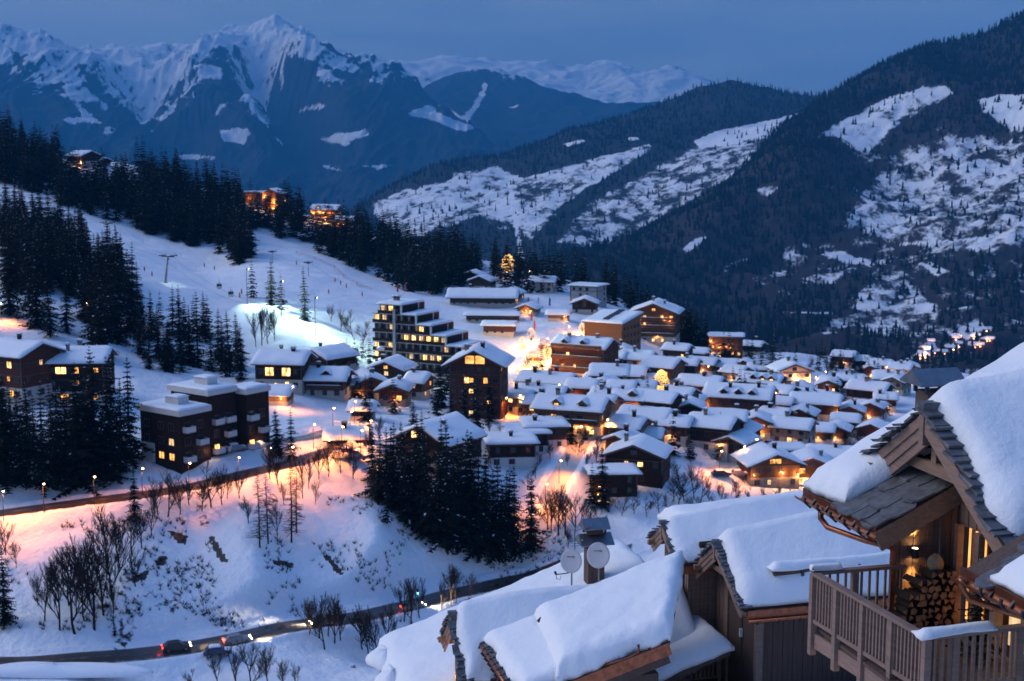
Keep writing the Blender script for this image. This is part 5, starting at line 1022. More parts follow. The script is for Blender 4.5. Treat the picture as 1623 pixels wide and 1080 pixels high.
# golden street: market stalls and strings of bulbs
BULB = (lambda mb: mb.mesh('bulb', M['bulb']))(MB().add([(0, 0, .12), (.12, 0, 0), (0, .12, 0), (-.12, 0, 0), (0, -.12, 0), (0, 0, -.12)], [(0, 1, 2), (0, 2, 3), (0, 3, 4), (0, 4, 1), (5, 2, 1), (5, 3, 2), (5, 4, 3), (5, 1, 4)]))
def bulbs_on(pts, r, name='light_string'):
    mb = MB()
    for p in pts:
        x, y, z = p; mb.add([(x, y, z + r), (x + r, y, z), (x, y + r, z), (x - r, y, z), (x, y - r, z), (x, y, z - r)], [(0, 1, 2), (0, 2, 3), (0, 3, 4), (0, 4, 1), (5, 2, 1), (5, 3, 2), (5, 4, 3), (5, 1, 4)])
    return mb
def fairy_tree(px, py, H, kind, label, n, power, group=None, r=.11, full=True):
    X, Y, Z = anchor(px, py); rg = random.Random(int(px)); o = plant(kind, X, Y, Z, H, label, group, 'fairy_light_tree'); s = o.scale
    pts = []
    for i in range(n):
        if full: f = rg.random() ** 1.25; rr = H * .19 * (1 - f) ** .85 * rg.uniform(.75, 1.05); zz = .08 + .92 * f
        else: f = rg.random(); rr = H * .34 * math.sqrt(max(0, 1 - (2 * f - 1) ** 2)) * rg.uniform(.45, 1.1) * (1 - .35 * f); zz = .22 + .80 * f
        an = rg.uniform(0, 6.28); pts.append((rr * math.cos(an) / s.x, rr * math.sin(an) / s.y, H * zz / s.z))
    bulbs_on(pts, r / s.x).build('light_string', M['bulb'], o, kind='stuff')
    for z in (.25, .6): glow(o, (0, -H * .34 / s.y, H * z / s.z), power / 2, (1, .38, .06), .6)
    return o
fairy_tree(1047, 628, 7.6, 'broad', 'round tree glittering with golden lights in the middle of the village', 620, 500, r=.12, full=False)
for i, (px, py, hh, lab) in enumerate(((828, 560, 5.5, 'fairy-lit tree at the upper left of the golden street'), (842, 548, 6, 'fairy-lit tree at the head of the golden street'), (836, 588, 6.5, 'tallest fairy-lit tree on the left of the golden street'), (868, 572, 5.5, 'fairy-lit tree on the right of the golden street, behind the spruce'), (850, 600, 5, 'fairy-lit tree at the foot of the golden street'), (826, 604, 5, 'fairy-lit tree beside the chalet tower wall'), (880, 556, 4.5, 'small fairy-lit tree below the flags'), (922, 530, 4, 'small fairy-lit tree before the wooden block'))):
    fairy_tree(px, py, hh, 'broad', lab, 170, 6500, 'fairy-lit trees of the golden street', r=.10, full=False)
fairy_tree(806, 440, 11, 'broad', 'tree glowing with orange lights among the spruces of the upper village', 260, 700, r=.2, full=False)
for i, (px, py, lab) in enumerate(((846, 572, 'market stall with a white canopy in the middle of the golden street'), (862, 552, 'market stall with a white canopy higher up the golden street'), (838, 612, 'market stall with a white canopy at the lower end of the golden street'))):
    X, Y, Z = anchor(px, py); st = empty('market_stall', (X, Y, Z), .3 * i, label=lab, category='stall', group='stalls of the golden street')
    b = MB(); b.box(-1.6, 1.6, -1, 1, 0, .95); b.build('counter', M['wood_light'], st)
    for sx in (-1.5, 1.5):
        for sy in (-.9, .9): b = MB(); b.box(sx - .05, sx + .05, sy - .05, sy + .05, 0, 2.4); b.build('post', M['wood_brown'], st)
    b = MB(); b.add([(-1.9, -1.3, 2.35), (1.9, -1.3, 2.35), (1.9, 1.3, 2.35), (-1.9, 1.3, 2.35), (-1.4, 0, 3.1), (1.4, 0, 3.1)], [(0, 1, 5, 4), (2, 3, 4, 5), (1, 2, 5), (3, 0, 4), (3, 2, 1, 0)]); b.build('canopy', M['white_trim'], st)
    glow(st, (0, -.6, 2.0), 160)
# tiny houses of the valley village, two kilometres off
rg = random.Random(77); VH = []
for i in range(34):
    px = rg.uniform(1452, 1572); py = 556 - (px - 1452) * .20 + rg.uniform(-8, 16); VH.append((px, py))
X, Y, Z, ok = H1.hit([v[0] for v in VH], [v[1] for v in VH], 1500, 3400)
def tiny_house():
    w = MB(); w.box(-5, 5, -4, 4, -6, 5); w.add([(-5, -4, 5), (-5, 4, 5), (-5, 0, 7.6), (5, -4, 5), (5, 4, 5), (5, 0, 7.6)], [(0, 2, 1), (3, 4, 5), (0, 3, 5, 2), (1, 2, 5, 4)])
    r = MB(); r.add([(-6, -5.2, 4.9), (6, -5.2, 4.9), (6, 0, 8.3), (-6, 0, 8.3), (6, 5.2, 4.9), (-6, 5.2, 4.9)], [(0, 1, 2, 3), (3, 2, 4, 5), (0, 3, 5), (1, 4, 2)]); l = MB(); l.box(-1.2, 1.2, -4.3, -4.02, 1.4, 3.2)
    return w.mesh('wall', M['wood_brown']), r.mesh('snow_roof', M['snow']), [l.mesh('lit_window', emit('far_window_%d' % i, c, 5)) for i, c in enumerate(((1, .5, .18), (1, .4, .25), (1, .75, .4)))]
tw, tr, tl = tiny_house()
for i, (x, y, z) in enumerate(zip(X, Y, Z)):
    o = empty('valley_house', (x, y, z), rg.uniform(-.6, .6), label='tiny snow-roofed house of the lamp-lit village down in the far valley', category='house', group='houses of the far valley village')
    link('wall', tw, o); link('snow_roof', tr, o); link('lit_window', tl[i % 3], o)
    if i % 2 == 0: glow(o, (0, -9, 6), 3600, (1, .45, .2), 1.0)
# ================================================================ the near chalets
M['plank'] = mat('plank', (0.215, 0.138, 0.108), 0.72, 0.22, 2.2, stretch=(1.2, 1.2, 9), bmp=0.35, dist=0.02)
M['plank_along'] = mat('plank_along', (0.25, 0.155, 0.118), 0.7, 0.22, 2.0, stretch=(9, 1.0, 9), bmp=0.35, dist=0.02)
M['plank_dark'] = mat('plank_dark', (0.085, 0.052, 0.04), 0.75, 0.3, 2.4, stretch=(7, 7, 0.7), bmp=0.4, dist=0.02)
M['beam'] = mat('beam', (0.23, 0.14, 0.09), 0.7, 0.25, 2.5, stretch=(3, 1, 6), bmp=0.35, dist=0.02)
M['slate'] = mat('slate', (0.098, 0.098, 0.106), 0.55, 0.5, 5.0, bmp=0.6, dist=0.02)
M['copper'] = mat('copper', (0.30, 0.11, 0.06), 0.38, 0.35, 5.0, metal=0.85)
M['log_end'] = mat('log_end', (0.36, 0.22, 0.12), 0.85, 0.4, 9.0, bmp=0.4, dist=0.01)
M['burlap'] = mat('burlap', (0.34, 0.25, 0.15), 0.95, 0.3, 30.0, bmp=0.6, dist=0.01)
M['dish'] = mat('dish', (0.62, 0.58, 0.58), 0.5, 0.04, 2.0)
def deep_snow():
    m, n, b = new_mat('snow_deep'); t1 = noise_node(n, 0.9, 6, rough=.6); t2 = noise_node(n, 9.0, 5, rough=.7)
    ad = n.nodes.new('ShaderNodeMath'); ad.operation = 'MULTIPLY_ADD'; n.links.new(t2.outputs['Fac'], ad.inputs[0]); ad.inputs[1].default_value = 0.16; n.links.new(t1.outputs['Fac'], ad.inputs[2])
    r = n.nodes.new('ShaderNodeValToRGB'); r.color_ramp.elements[0].color = (.80, .82, .86, 1); r.color_ramp.elements[1].color = (.88, .89, .91, 1); n.links.new(t1.outputs['Fac'], r.inputs[0]); n.links.new(r.outputs[0], b.inputs['Base Color'])
    b.inputs['Roughness'].default_value = .6; b.inputs['Specular IOR Level'].default_value = .25; bump(n, b, ad.outputs[0], .45, .22); return m
M['snow_deep'] = deep_snow()
ROT = math.atan2(.243, .970)
def fg_root(px, py, Y, label, name='near_chalet'):
    p = P3(px, py, Y); return empty(name, p, ROT, label=label, category='chalet'), p
def LP(px, py, o, axis, val):
    "local coordinates (axis fixed at val) of what the photograph shows at px, py"
    d = P3(px, py, 1.0); c, s = math.cos(ROT), math.sin(ROT)
    dl = (d.x * c + d.y * s, -d.x * s + d.y * c, d.z); ol = (o.x * c + o.y * s, -o.x * s + o.y * c, o.z)
    k = (val + ol[axis]) / dl[axis]; return Vector((dl[0] * k - ol[0], dl[1] * k - ol[1], dl[2] * k - ol[2]))
def piece(parent, name, m, p, q, w, h, up=(0, 0, 1)):
    mb = MB(); mb.bar(p, q, w, h, 0, up); return mb.build(name, M[m], parent)
def boxp(parent, name, m, *b): return MB().box(*b).build(name, M[m], parent)
def lump(parent, name, c, r, seed, m='snow_deep', n=10, flat=.35):
    mb = MB(); vs = []; fs = []; rg = random.Random(seed); ph = [rg.uniform(0, 6.28) for _ in range(4)]
    for i in range(n + 1):
        th = math.pi * i / n
        for j in range(2 * n):
            f = math.pi * j / n; k = 1 + .09 * math.sin(2 * f + ph[0]) + .07 * math.sin(3 * f + ph[1] + th * 2) + .05 * math.sin(5 * f + ph[2]); zz = math.cos(th)
            if zz < 0: zz *= flat
            vs.append((c[0] + r[0] * math.sin(th) * math.cos(f) * k, c[1] + r[1] * math.sin(th) * math.sin(f) * k, c[2] + r[2] * zz * k))
    for i in range(n):
        for j in range(2 * n): fs.append((i * 2 * n + j, (i + 1) * 2 * n + j, (i + 1) * 2 * n + (j + 1) % (2 * n), i * 2 * n + (j + 1) % (2 * n)))
    return mb.add(vs, fs).build(name, M[m], parent, True)
def blanket(parent, x0, x1, y0, y1, zf, th, nx, ny, seed, over=.06, edge=.5, amp=.16):
    me = snow_blanket(x0, x1, y0, y1, zf, th, nx, ny, seed, over, edge, amp); me.materials[0] = M['snow_deep']; return link('snow', me, parent)
def fg_gable(o, half, drop, Ln, th, seed, detail=True, glowing=False, amp=.14):
    t = drop / half; rg = random.Random(seed); rf = MB()
    for sy in (1, -1):
        ye = sy * (half + .06); c = [(0.06, 0, -.16), (Ln, 0, -.16), (Ln, ye, -abs(ye) * t - .16), (.06, ye, -abs(ye) * t - .16)]
        if sy < 0: c = c[::-1]
        rf.hexa([c[0], c[3], c[2], c[1]][::-1] + [(p[0], p[1], p[2] + .12) for p in [c[0], c[3], c[2], c[1]][::-1]])
    r = rf.build('gable_roof', M['plank_dark'], o)
    blanket(r, .13, Ln, -half - .02, half + .02, lambda x, y: -np.abs(y) * t - .035, th, 44, 36, seed, .03, .45, amp)
    nrm = Vector((0, t, 1)).normalized()
    for i in range(3):                                        # stepped bargeboards on the far slope
        z = -.14 - .205 * i; e = half - .10 - .11 * i; piece(r, 'bargeboard', 'plank_along', (-.03 + .035 * i, .02 * i, z), (-.03 + .035 * i, e, z - e * t), .06, .165)
    e = half + .14; piece(r, 'bargeboard', 'plank_along', (-.05, .0, -.20), (-.05, -e, -.20 - e * t), .09, .27)
    piece(r, 'bargeboard', 'plank_along', (.02, -.1, -.40), (.02, -half * .8, -.40 - half * .72 * t), .06, .10)
    boxp(r, 'finial', 'plank', -.12, .0, -.07, .07, -.62, -.10)
    Ls = math.hypot(half, drop); n = int(Ls / (.16 if detail else .24))
    for sy in (1, -1):
        for k in range(n):                                    # thin stone slates lapping along the verge
            f = (k + .5) / n * (half + .05); w = rg.uniform(.24, .36); dx = rg.uniform(-.24, -.06); ang = math.atan(t) - rg.uniform(.05, .42)
            c0 = Vector((0, sy * f, -f * t + .0 + rg.uniform(0, .015))); d = Vector((0, sy * math.cos(ang), -math.sin(ang))); nn = Vector((0, sy * math.sin(ang), math.cos(ang)))
            mb = MB(); a = c0 - d * .12; b = c0 + d * (w * .75); h = .035 + rg.uniform(0, .02); x1 = .34
            mb.hexa([(dx, a.y, a.z), (x1, a.y, a.z), (x1, b.y, b.z), (dx + rg.uniform(-.03, .04), b.y, b.z)] + [(q[0], q[1] + nn.y * h, q[2] + nn.z * h) for q in ((dx, a.y, a.z), (x1, a.y, a.z), (x1, b.y, b.z), (dx + rg.uniform(-.03, .04), b.y, b.z))]); mb.build('slate', M['slate'], r)
    boxp(r, 'ridge_stone', 'slate', -.16, .25, -.12, .12, -.02, .12)
    zt = -drop * .66
    piece(o, 'tie_beam', 'beam', (.22, half * .62, zt), (.22, -half * .5, zt), .16, .2); piece(o, 'ridge_beam', 'beam', (-.02, 0, -.36), (Ln * .4, 0, -.36), .18, .2)
    piece(o, 'king_post', 'beam', (.22, 0, zt), (.22, 0, -.4), .15, .15, (1, 0, 0)); piece(o, 'brace', 'beam', (.22, 0, zt + .05), (.22, half * .5, -half * .5 * t - .25), .12, .14); piece(o, 'brace', 'beam', (.22, 0, zt + .05), (.22, -half * .5, -half * .5 * t - .25), .12, .14)
    for y in (half * .62, ): piece(o, 'purlin', 'beam', (-.28, y, -y * t - .34), (1.0, y, -y * t - .34), .16, .18)
    return r, t
def plank_wall(o, name, axis, val, a0, a1, zf, z0, m='plank_dark', w=.15):
    "vertical boards with open joints; axis 'x': wall faces -x and runs along y"
    wl = empty(name); wl.parent = o; n = max(1, int(abs(a1 - a0) / w)); st = (a1 - a0) / n
    for i in range(n):
        p = a0 + i * st; q = p + st * .93; zt = zf((p + q) / 2); off = .012 * (i % 2)
        b = (val - off, val + .05, min(p, q), max(p, q)) if axis == 'x' else (min(p, q), max(p, q), val - off, val + .05)
        boxp(wl, 'wall_plank', m, *b, z0, zt)
    return wl
def eave_roof(o, x0, x1, y0, y1, z0, sl, th, seed, near_slates=True, sn=None, sy=None):
    "strip of the main roof sloping up from its eave at x0"
    zf = lambda x, y: z0 + (x - x0) * sl
    mb = MB(); mb.hexa([(x0, y0, z0 - .14), (x1, y0, zf(x1, 0) - .14), (x1, y1, zf(x1, 0) - .14), (x0, y1, z0 - .14), (x0, y0, z0), (x1, y0, zf(x1, 0)), (x1, y1, zf(x1, 0)), (x0, y1, z0)]); r = mb.build('main_roof', M['plank_dark'], o)
    blanket(r, x0 + .05, x1, sn[0], sn[1], lambda x, y: zf(x, y) + .03, th, 34, 34, seed, .02, .45, .16)
    rg = random.Random(seed)
    if near_slates:
        for j in range(4 if sy == y0 else 1):
            for i in range(5):
                cx_ = x0 + .1 + i * .38 + rg.uniform(-.05, .05); cy_ = sy + .12 + j * .40 + rg.uniform(-.06, .06); rx = rg.uniform(.24, .32); ry = rg.uniform(.22, .27); tl = rg.uniform(-.03, .06); mb = MB(); k = 9
                ring = [(cx_ + rx * abs(math.cos(a_)) ** .6 * (1 if math.cos(a_) > 0 else -1) * rg.uniform(.88, 1.05), cy_ + ry * abs(math.sin(a_)) ** .6 * (1 if math.sin(a_) > 0 else -1) * rg.uniform(.88, 1.05)) for a_ in [2 * math.pi * q / k + .2 for q in range(k)]]
                zz = lambda x, y, h: zf(x, 0) + .04 + .018 * ((i + j) % 3) + h - (x - cx_) * (.06 + tl) + (y - cy_) * tl
                mb.add([(x, y, zz(x, y, 0)) for x, y in ring] + [(x, y, zz(x, y, .035)) for x, y in ring], [tuple(range(k))[::-1], tuple(range(k, 2 * k))] + [(q, (q + 1) % k, (q + 1) % k + k, q + k) for q in range(k)]); mb.build('slate', M['slate'], r)
    piece(r, 'verge_board', 'beam', (x0 + .02, y0 - .05, z0 - .22), (x1, y0 - .05, zf(x1, 0) - .22), .07, .36)
    boxp(r, 'copper_fascia', 'copper', x0 - .06, x0 - .02, y0 - .05, y1, z0 - .2, z0 + .06)
    mb = MB(); n = 8; ring = []
    for y in (y0 - .15, y1):
        for j in range(n + 1): a = math.pi + math.pi * j / n; ring.append((x0 - .15 + .085 * math.cos(a), y, z0 - .06 + .085 * math.sin(a)))
    mb.add(ring, [(j, j + 1, n + 2 + j, n + 1 + j) for j in range(n)]); g = mb.build('gutter', M['copper'], o, True)
    for k in range(int((y1 - y0) / .5)):
        y = y0 + .1 + k * .5; mb = MB(); mb.tube([(x0 - .03, y, z0 - .02), (x0 - .16, y, z0 - .17), (x0 - .27, y, z0 - .06), (x0 - .26, y, z0 + .02)], .03, 5); mb.build('gutter_hook', M['dark_metal'], g)
    return r, zf
# ---------------- the nearest chalet with the balcony
o, op = fg_root(1471, 648, 22.2, 'nearest chalet with open gable, lamp-lit balcony and thick snow roof')
fg_gable(o, 2.32, 1.6, 8.0, lambda X, Y: .50 + .05 * X + .12 * np.exp(-((X - 2.4) / 1.4) ** 2), 5)
eave_roof(o, -.9, 4.6, .0, 2.6, -2.03, .50, lambda X, Y: .40 + .16 * fbm(X, Y, 4, 2), 6, True, (1.2, 2.58), .0)
eave_roof(o, -.85, 4.0, -6.5, -2.55, -1.97, .50, .30, 7, True, (-6.5, -3.3), -3.3)
mb = MB(); mb.tube([(-1.05, 1.7, -2.1), (-1.05, 1.68, -2.3), (-1.0, 1.5, -2.42), (-.65, .75, -2.48), (-.38, .36, -2.5), (-.36, .32, -2.62), (-.36, .32, -5.5)], .055, 8); mb.build('downpipe', M['copper'], o, True)
mb = MB(); mb.tube([(-1.0, -2.75, -2.02), (-.98, -2.75, -2.2), (-.9, -2.85, -2.33), (-.5, -3.3, -2.42), (-.2, -3.7, -2.46)], .055, 8); mb.build('downpipe', M['copper'], o, True)
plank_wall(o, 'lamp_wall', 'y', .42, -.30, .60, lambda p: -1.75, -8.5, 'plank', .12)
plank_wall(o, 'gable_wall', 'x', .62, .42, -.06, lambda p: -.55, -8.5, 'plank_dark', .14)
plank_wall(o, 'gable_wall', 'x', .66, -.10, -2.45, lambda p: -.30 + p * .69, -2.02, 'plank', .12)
boxp(o, 'door_post', 'plank', .58, .70, -.16, -.06, -3.8, -2.02); boxp(o, 'door_post', 'plank', .58, .70, -.78, -.66, -3.8, -2.02); boxp(o, 'door_post', 'plank', .56, .72, -1.34, -1.20, -3.8, -2.02); boxp(o, 'door_post', 'plank', .58, .70, -2.5, -2.36, -3.8, -2.02)
boxp(o, 'curtain_lit', 'lit_b', .80, .82, -.66, -.16, -3.75, -2.05); boxp(o, 'glass_door', 'glass_dark', .76, .79, -1.20, -.78, -3.75, -2.05); boxp(o, 'curtain_lit', 'lit_c', .84, .86, -2.36, -1.34, -3.75, -2.05)
for b in ((.70, .74, -.44, -.38, -3.75, -2.05), (.70, .74, -1.9, -1.84, -3.75, -2.05)): boxp(o, 'door_mullion', 'plank', *b)
mb = MB(); mb.add([(.60, -.55, -.98), (.60, -1.35, -1.52), (.60, -.55, -1.30), (.60, -1.2, -1.52)], [(0, 2, 3, 1)]); mb.build('lit_transom', M['lit_b'], o)
boxp(o, 'side_wall', 'plank_dark', 1.0, 6, -2.6, 1.9, -9, -1.3)
boxp(o, 'foundation_wall', 'stone', -.2, .68, -2.6, .6, -9.5, -4.2)
# balcony
bal = empty('balcony'); bal.parent = o; ZR = -2.83; ZB = -3.66; A = Vector((-1.86, .30, 0)); B = Vector((-1.64, -2.90, 0)); E = Vector((1.4, -2.80, 0)); Fb = Vector((-.12, .30, 0))
def rail_run(par, p, q, posts, nb, zr, zb, bw=.036, m='plank'):
    p = Vector(p); q = Vector(q); up = lambda v, z: Vector((v.x, v.y, z))
    piece(par, 'top_rail', m, up(p, zr), up(q, zr), .13, .055); piece(par, 'bottom_rail', m, up(p, zb), up(q, zb), .06, .07)
    for k in range(nb):
        f = (k + .5) / nb; v = p.lerp(q, f); boxp(par, 'baluster', m, v.x - bw / 2, v.x + bw / 2, v.y - bw / 2, v.y + bw / 2, zb + .036, zr - .028)
    for f in posts: v = p.lerp(q, f); boxp(par, 'post', m, v.x - .055, v.x + .055, v.y - .055, v.y + .055, zb - .62, zr - .029)
rail_run(bal, A, B, (0, .235, .48, .73, 1), 34, ZR, ZB)
rail_run(bal, B + Vector((.07, 0, 0)), E, (.14, .52), 22, ZR, ZB, .045)
rail_run(bal, A + Vector((.07, .0, 0)), Fb, (.42,), 11, ZR, ZB)
for k in range(14): x = -1.78 + k * .17; boxp(bal, 'deck_board', 'plank_dark', x, x + .16, -2.86, .36, -3.86, -3.80)
for k in range(4):
    f0, f1 = (0, .235, .48, .73, 1)[k:k + 2]; a = A.lerp(B, f0); b = A.lerp(B, f1); piece(bal, 'fascia_board', 'plank_along', (a.x + .03, a.y - .07, -4.02), (b.x + .03, b.y + .07, -4.02), .05, .26)
for y in (-2.6, -1.7, -.8, .1): piece(bal, 'joist', 'beam', (-1.7, y, -4.0), (.6, y, -4.0), .12, .24)
for y in (-2.2, -.2): piece(bal, 'strut', 'beam', (-1.55, y, -4.1), (-.1, y, -5.6), .12, .14)
blanket(bal, -1.72, -.55, -2.97, -2.83, lambda x, y: x * 0 + ZR + .03, .11, 16, 6, 9, .02, .07, .2); blanket(bal, -1.94, -1.35, .24, .36, lambda x, y: x * 0 + ZR + .03, .12, 12, 6, 10, .02, .07, .2)
glow(o, (-.6, -1.0, -5.2), 26, (1, .55, .18), .1)
# wall lamp, throwing light up and down the boards
def at_local(o, v): return Matrix.Translation(o.location) @ Matrix.Rotation(ROT, 4, 'Z') @ Vector(v)
lm = empty('wall_lamp', at_local(o, (.06, .40, -2.62)), ROT, label='wall lamp throwing light up and down the balcony wall above the firewood', category='lamp')
mb = MB(); mb.tube([(0, -.09, -.09), (0, -.09, .09)], .06, 12, 0, False); mb.box(-.03, .03, -.05, .0, -.03, .03, 0); mb.build('housing', M['dark_metal'], lm)
for s in (1, -1):
    mb = MB(); mb.tube([(0, -.09, s * .075), (0, -.09, s * .08)], .05, 12); mb.build('lens', emit('lens_%d' % (s + 1), (1, .6, .22), 30), lm)
    d = bpy.data.lights.new('lamp_light', 'SPOT'); d.energy = 130 if s > 0 else 70; d.color = (1, .52, .14); d.spot_size = R(50); d.spot_blend = .5; d.shadow_soft_size = .03
    q = bpy.data.objects.new('lamp_light', d); COL.objects.link(q); q.parent = lm; q.location = (0, -.10, s * .11); q.rotation_euler = (math.pi - .14 if s > 0 else .14, 0, 0)
# firewood and the sack on it
rg = random.Random(5); logs = []
def log_mesh(k):
    q = random.Random(k); mb = MB(); n = q.choice([3, 4, 5]); r = .075; ring = [(r * q.uniform(.8, 1.15) * math.cos(2 * math.pi * j / n + .3), r * q.uniform(.8, 1.15) * math.sin(2 * math.pi * j / n + .3)) for j in range(n)]
    mb.add([(x, -.19, z) for x, z in ring] + [(x, .19, z) for x, z in ring], [tuple(range(n))[::-1] and tuple(range(n))] , 1); mb.f.append(tuple(range(2 * n - 1, n - 1, -1))); mb.m.append(1)
    for j in range(n): mb.f.append((j, j + n, (j + 1) % n + n, (j + 1) % n)); mb.m.append(0)
    return mb.mesh('firewood_log', [M['bark'], M['log_end']])
LM = [log_mesh(k) for k in range(9)]
for row in range(8):
    for c in range(9 - (row * 0) ):
        x = -.62 + c * .135 + (row % 2) * .06; z = -3.73 + row * .122
        if z > -2.86 - max(0, (.12 - x)) * 1.1: continue
        q = link('firewood_log', rg.choice(LM), None, label='split log in the firewood stack beside the balcony wall', category='log', group='logs of the firewood stack')
        q.location = at_local(o, (x + rg.uniform(-.02, .02), -.02 + rg.uniform(-.04, .04), z)); q.rotation_euler = (0, rg.uniform(0, 6.28), ROT + rg.uniform(-.12, .12))
for i, (x, z) in enumerate(((-.40, -3.20), (-.22, -2.99))):
    q = link('firewood_log', LM[3 + i], None, label='pale log lying loose on top of the firewood stack', category='log', group='loose logs on the firewood stack'); q.location = at_local(o, (x, -.12, z + .03)); q.rotation_euler = (.12, .4 + i, ROT + .35)
sk = lump(None, 'sack', (0, 0, 0), (.13, .12, .17), 3, 'burlap', 12, .75); sk.location = at_local(o, (.26, -.02, -2.74)); sk['label'] = 'full burlap sack resting on top of the firewood stack'; sk['category'] = 'sack'
pt = empty('potted_fir', at_local(o, (-.05, -1.75, -3.80)), 0, label='small dark fir in a pot on the balcony, right of the lit door', category='plant')
me = spruce(901, 20, 6.0, 22, 0.02)[1]; c = link('crown', me, pt); c.scale = (.075, .075, .075); c.location = (0, 0, .2)
mb = MB(); mb.tube([(0, 0, 0), (0, 0, .38)], [.16, .22], 12); mb.build('pot', M['slate'], pt)
# chimney with a metal hood beyond the gable roof
def hood_chimney(parent, v, s, tiers=1):
    x, y, z = v; c = empty('chimney'); c.parent = parent; c.location = v
    mb = MB(); mb.box(-.34 * s, .34 * s, -.30 * s, .30 * s, -2.6 * s, -.25 * s); mb.build('stack', M['plank_dark'], c)
    for i in range(tiers):
        zz = i * .62 * s; w = (.68 - .14 * i) * s; mb = MB()
        mb.add([(-w, -w * .8, zz), (w, -w * .8, zz), (w, w * .8, zz), (-w, w * .8, zz), (-w, 0, zz + .34 * s), (w, 0, zz + .34 * s), (-w, -w * .8, zz - .05), (w, -w * .8, zz - .05), (w, w * .8, zz - .05), (-w, w * .8, zz - .05)], [(0, 1, 5, 4), (2, 3, 4, 5), (1, 2, 5), (3, 0, 4), (9, 8, 7, 6), (0, 6, 7, 1), (1, 7, 8, 2), (2, 8, 9, 3), (3, 9, 6, 0)]); mb.build('hood', M['metal'], c)
        for sx in (-1, 1):
            for sy in (-1, 1): boxp(c, 'hood_post', 'dark_metal', sx * .36 * s - .04, sx * .36 * s + .04, sy * .28 * s - .04, sy * .28 * s + .04, zz - .3 * s, zz - .052)
        if i: boxp(c, 'louvre', 'plank_dark', -.3 * s, .3 * s, -.24 * s, .24 * s, zz - .28 * s, zz - .12 * s)
    return c
v = LP(1480, 604, op, 1, 9.6); hood_chimney(o, v, .95)
# ---------------- the middle chalet
o2, p2 = fg_root(1136, 861, 47.0, 'middle chalet with pointed gable and a log snow guard on its deep snow roof')
fg_gable(o2, 2.32, 1.6, 16.0, lambda X, Y: .55 + .42 * sstep(.3, 5.0, X) + .02 * X, 15, True, amp=.10)
r2 = boxp(o2, 'eave_board', 'copper', .1, 16, -2.62, -2.50, -2.05, -1.70)
mb = MB(); mb.tube([(.1, -2.72, -2.05), (16, -2.72, -2.05)], .07, 8); mb.build('gutter', M['copper'], o2, True)
for k in range(14): mb = MB(); x = .4 + k * .8; mb.tube([(x, -2.6, -1.98), (x, -2.74, -2.16), (x, -2.84, -2.02)], .025, 5); mb.build('gutter_hook', M['dark_metal'], o2)
mb = MB(); mb.tube([(1.35, -1.95, -.62), (9, -1.95, -.62)], .11, 10); lg = mb.build('snow_guard_log', M['plank_dark'], o2, True)
for x in (2.4, 4.6, 6.8): boxp(lg, 'guard_bracket', 'dark_metal', x - .05, x + .05, -2.12, -1.85, -.85, -.50)
blanket(lg, 1.3, 9, -2.05, -1.75, lambda x, y: x * 0 - .52, .30, 40, 6, 17, .05, .16, .25)
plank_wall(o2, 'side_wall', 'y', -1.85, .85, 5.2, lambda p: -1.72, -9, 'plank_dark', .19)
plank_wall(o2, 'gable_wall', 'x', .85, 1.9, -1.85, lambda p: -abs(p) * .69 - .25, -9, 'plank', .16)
boxp(o2, 'corner_post', 'plank', .74, 1.0, -2.0, -1.78, -9, -1.7); boxp(o2, 'corner_post', 'plank', .72, .95, .55, .75, -9, -1.0); boxp(o2, 'door', 'plank_dark', .78, .84, -.6, .5, -7, -2.3); boxp(o2, 'door', 'plank_dark', .77, .84, -1.7, -.75, -7, -2.6)
boxp(o2, 'small_sign', 'white_trim', .66, .76, -.78, -.66, -3.35, -3.05); boxp(o2, 'back_wall', 'plank_dark', 1.0, 16, -1.75, 2.3, -9, -1.75)
b2 = empty('balcony'); b2.parent = o2; c0 = LP(1028, 1049, p2, 1, .9); c1 = LP(1140, 1044, p2, 1, .9); zr2 = c0.z
rail_run(b2, (c0.x, .9, 0), (c1.x, .9, 0), (0, .5, 1), 17, zr2, zr2 - .85, .05); rail_run(b2, (c0.x, .9, 0), (c0.x, -2.4, 0), (1,), 22, zr2, zr2 - .85, .05)
boxp(b2, 'deck', 'plank_dark', c0.x, .8, -2.4, 1.0, zr2 - 1.1, zr2 - 1.0)
v = LP(1060, 1048, p2, 1, 2.0); lump(o2, 'snow', v + Vector((0, 0, -.25)), (1.15, .9, .62), 4)
v = LP(1116, 1022, p2, 1, 1.4); lump(o2, 'snow', v, (.55, .6, .78), 5)
a = LP(1083, 1012, p2, 1, 1.6); b = LP(1118, 1038, p2, 1, .2)
for k in range(3): mb = MB(); mb.tube([a + Vector((.0, .12 * k, .1 * k)), b + Vector((.0, .12 * k, .1 * k))], .13, 8); mb.build('roof_log', M['plank_dark'], o2, True)
# its lower roof, sloping down to the left
p3 = P3(717, 974, 47.0); off = Vector((-9.344, 2.341, -2.698))
def slabB(x, y): return -2.698 - .95 + .30 * (x + 9.344)
mb = MB(); X0, X1, Y0, Y1 = -8.45, -.8, -4.25, 1.15
def skew(ob):
    for v in ob.data.vertices:
        x, y, z = v.co; f = (Y1 - y) / (Y1 - Y0); x2 = X0 + (x - X0) * (1 - .34 * f); v.co = (x2, y, z - .30 * (x - x2))
    return ob
mb.hexa([(X0, Y0, slabB(X0, 0) - .16), (X1, Y0, slabB(X1, 0) - .16), (X1, Y1, slabB(X1, 0) - .16), (X0, Y1, slabB(X0, 0) - .16), (X0, Y0, slabB(X0, 0)), (X1, Y0, slabB(X1, 0)), (X1, Y1, slabB(X1, 0)), (X0, Y1, slabB(X0, 0))]); rb = skew(mb.build('lower_roof', M['plank_dark'], o2))
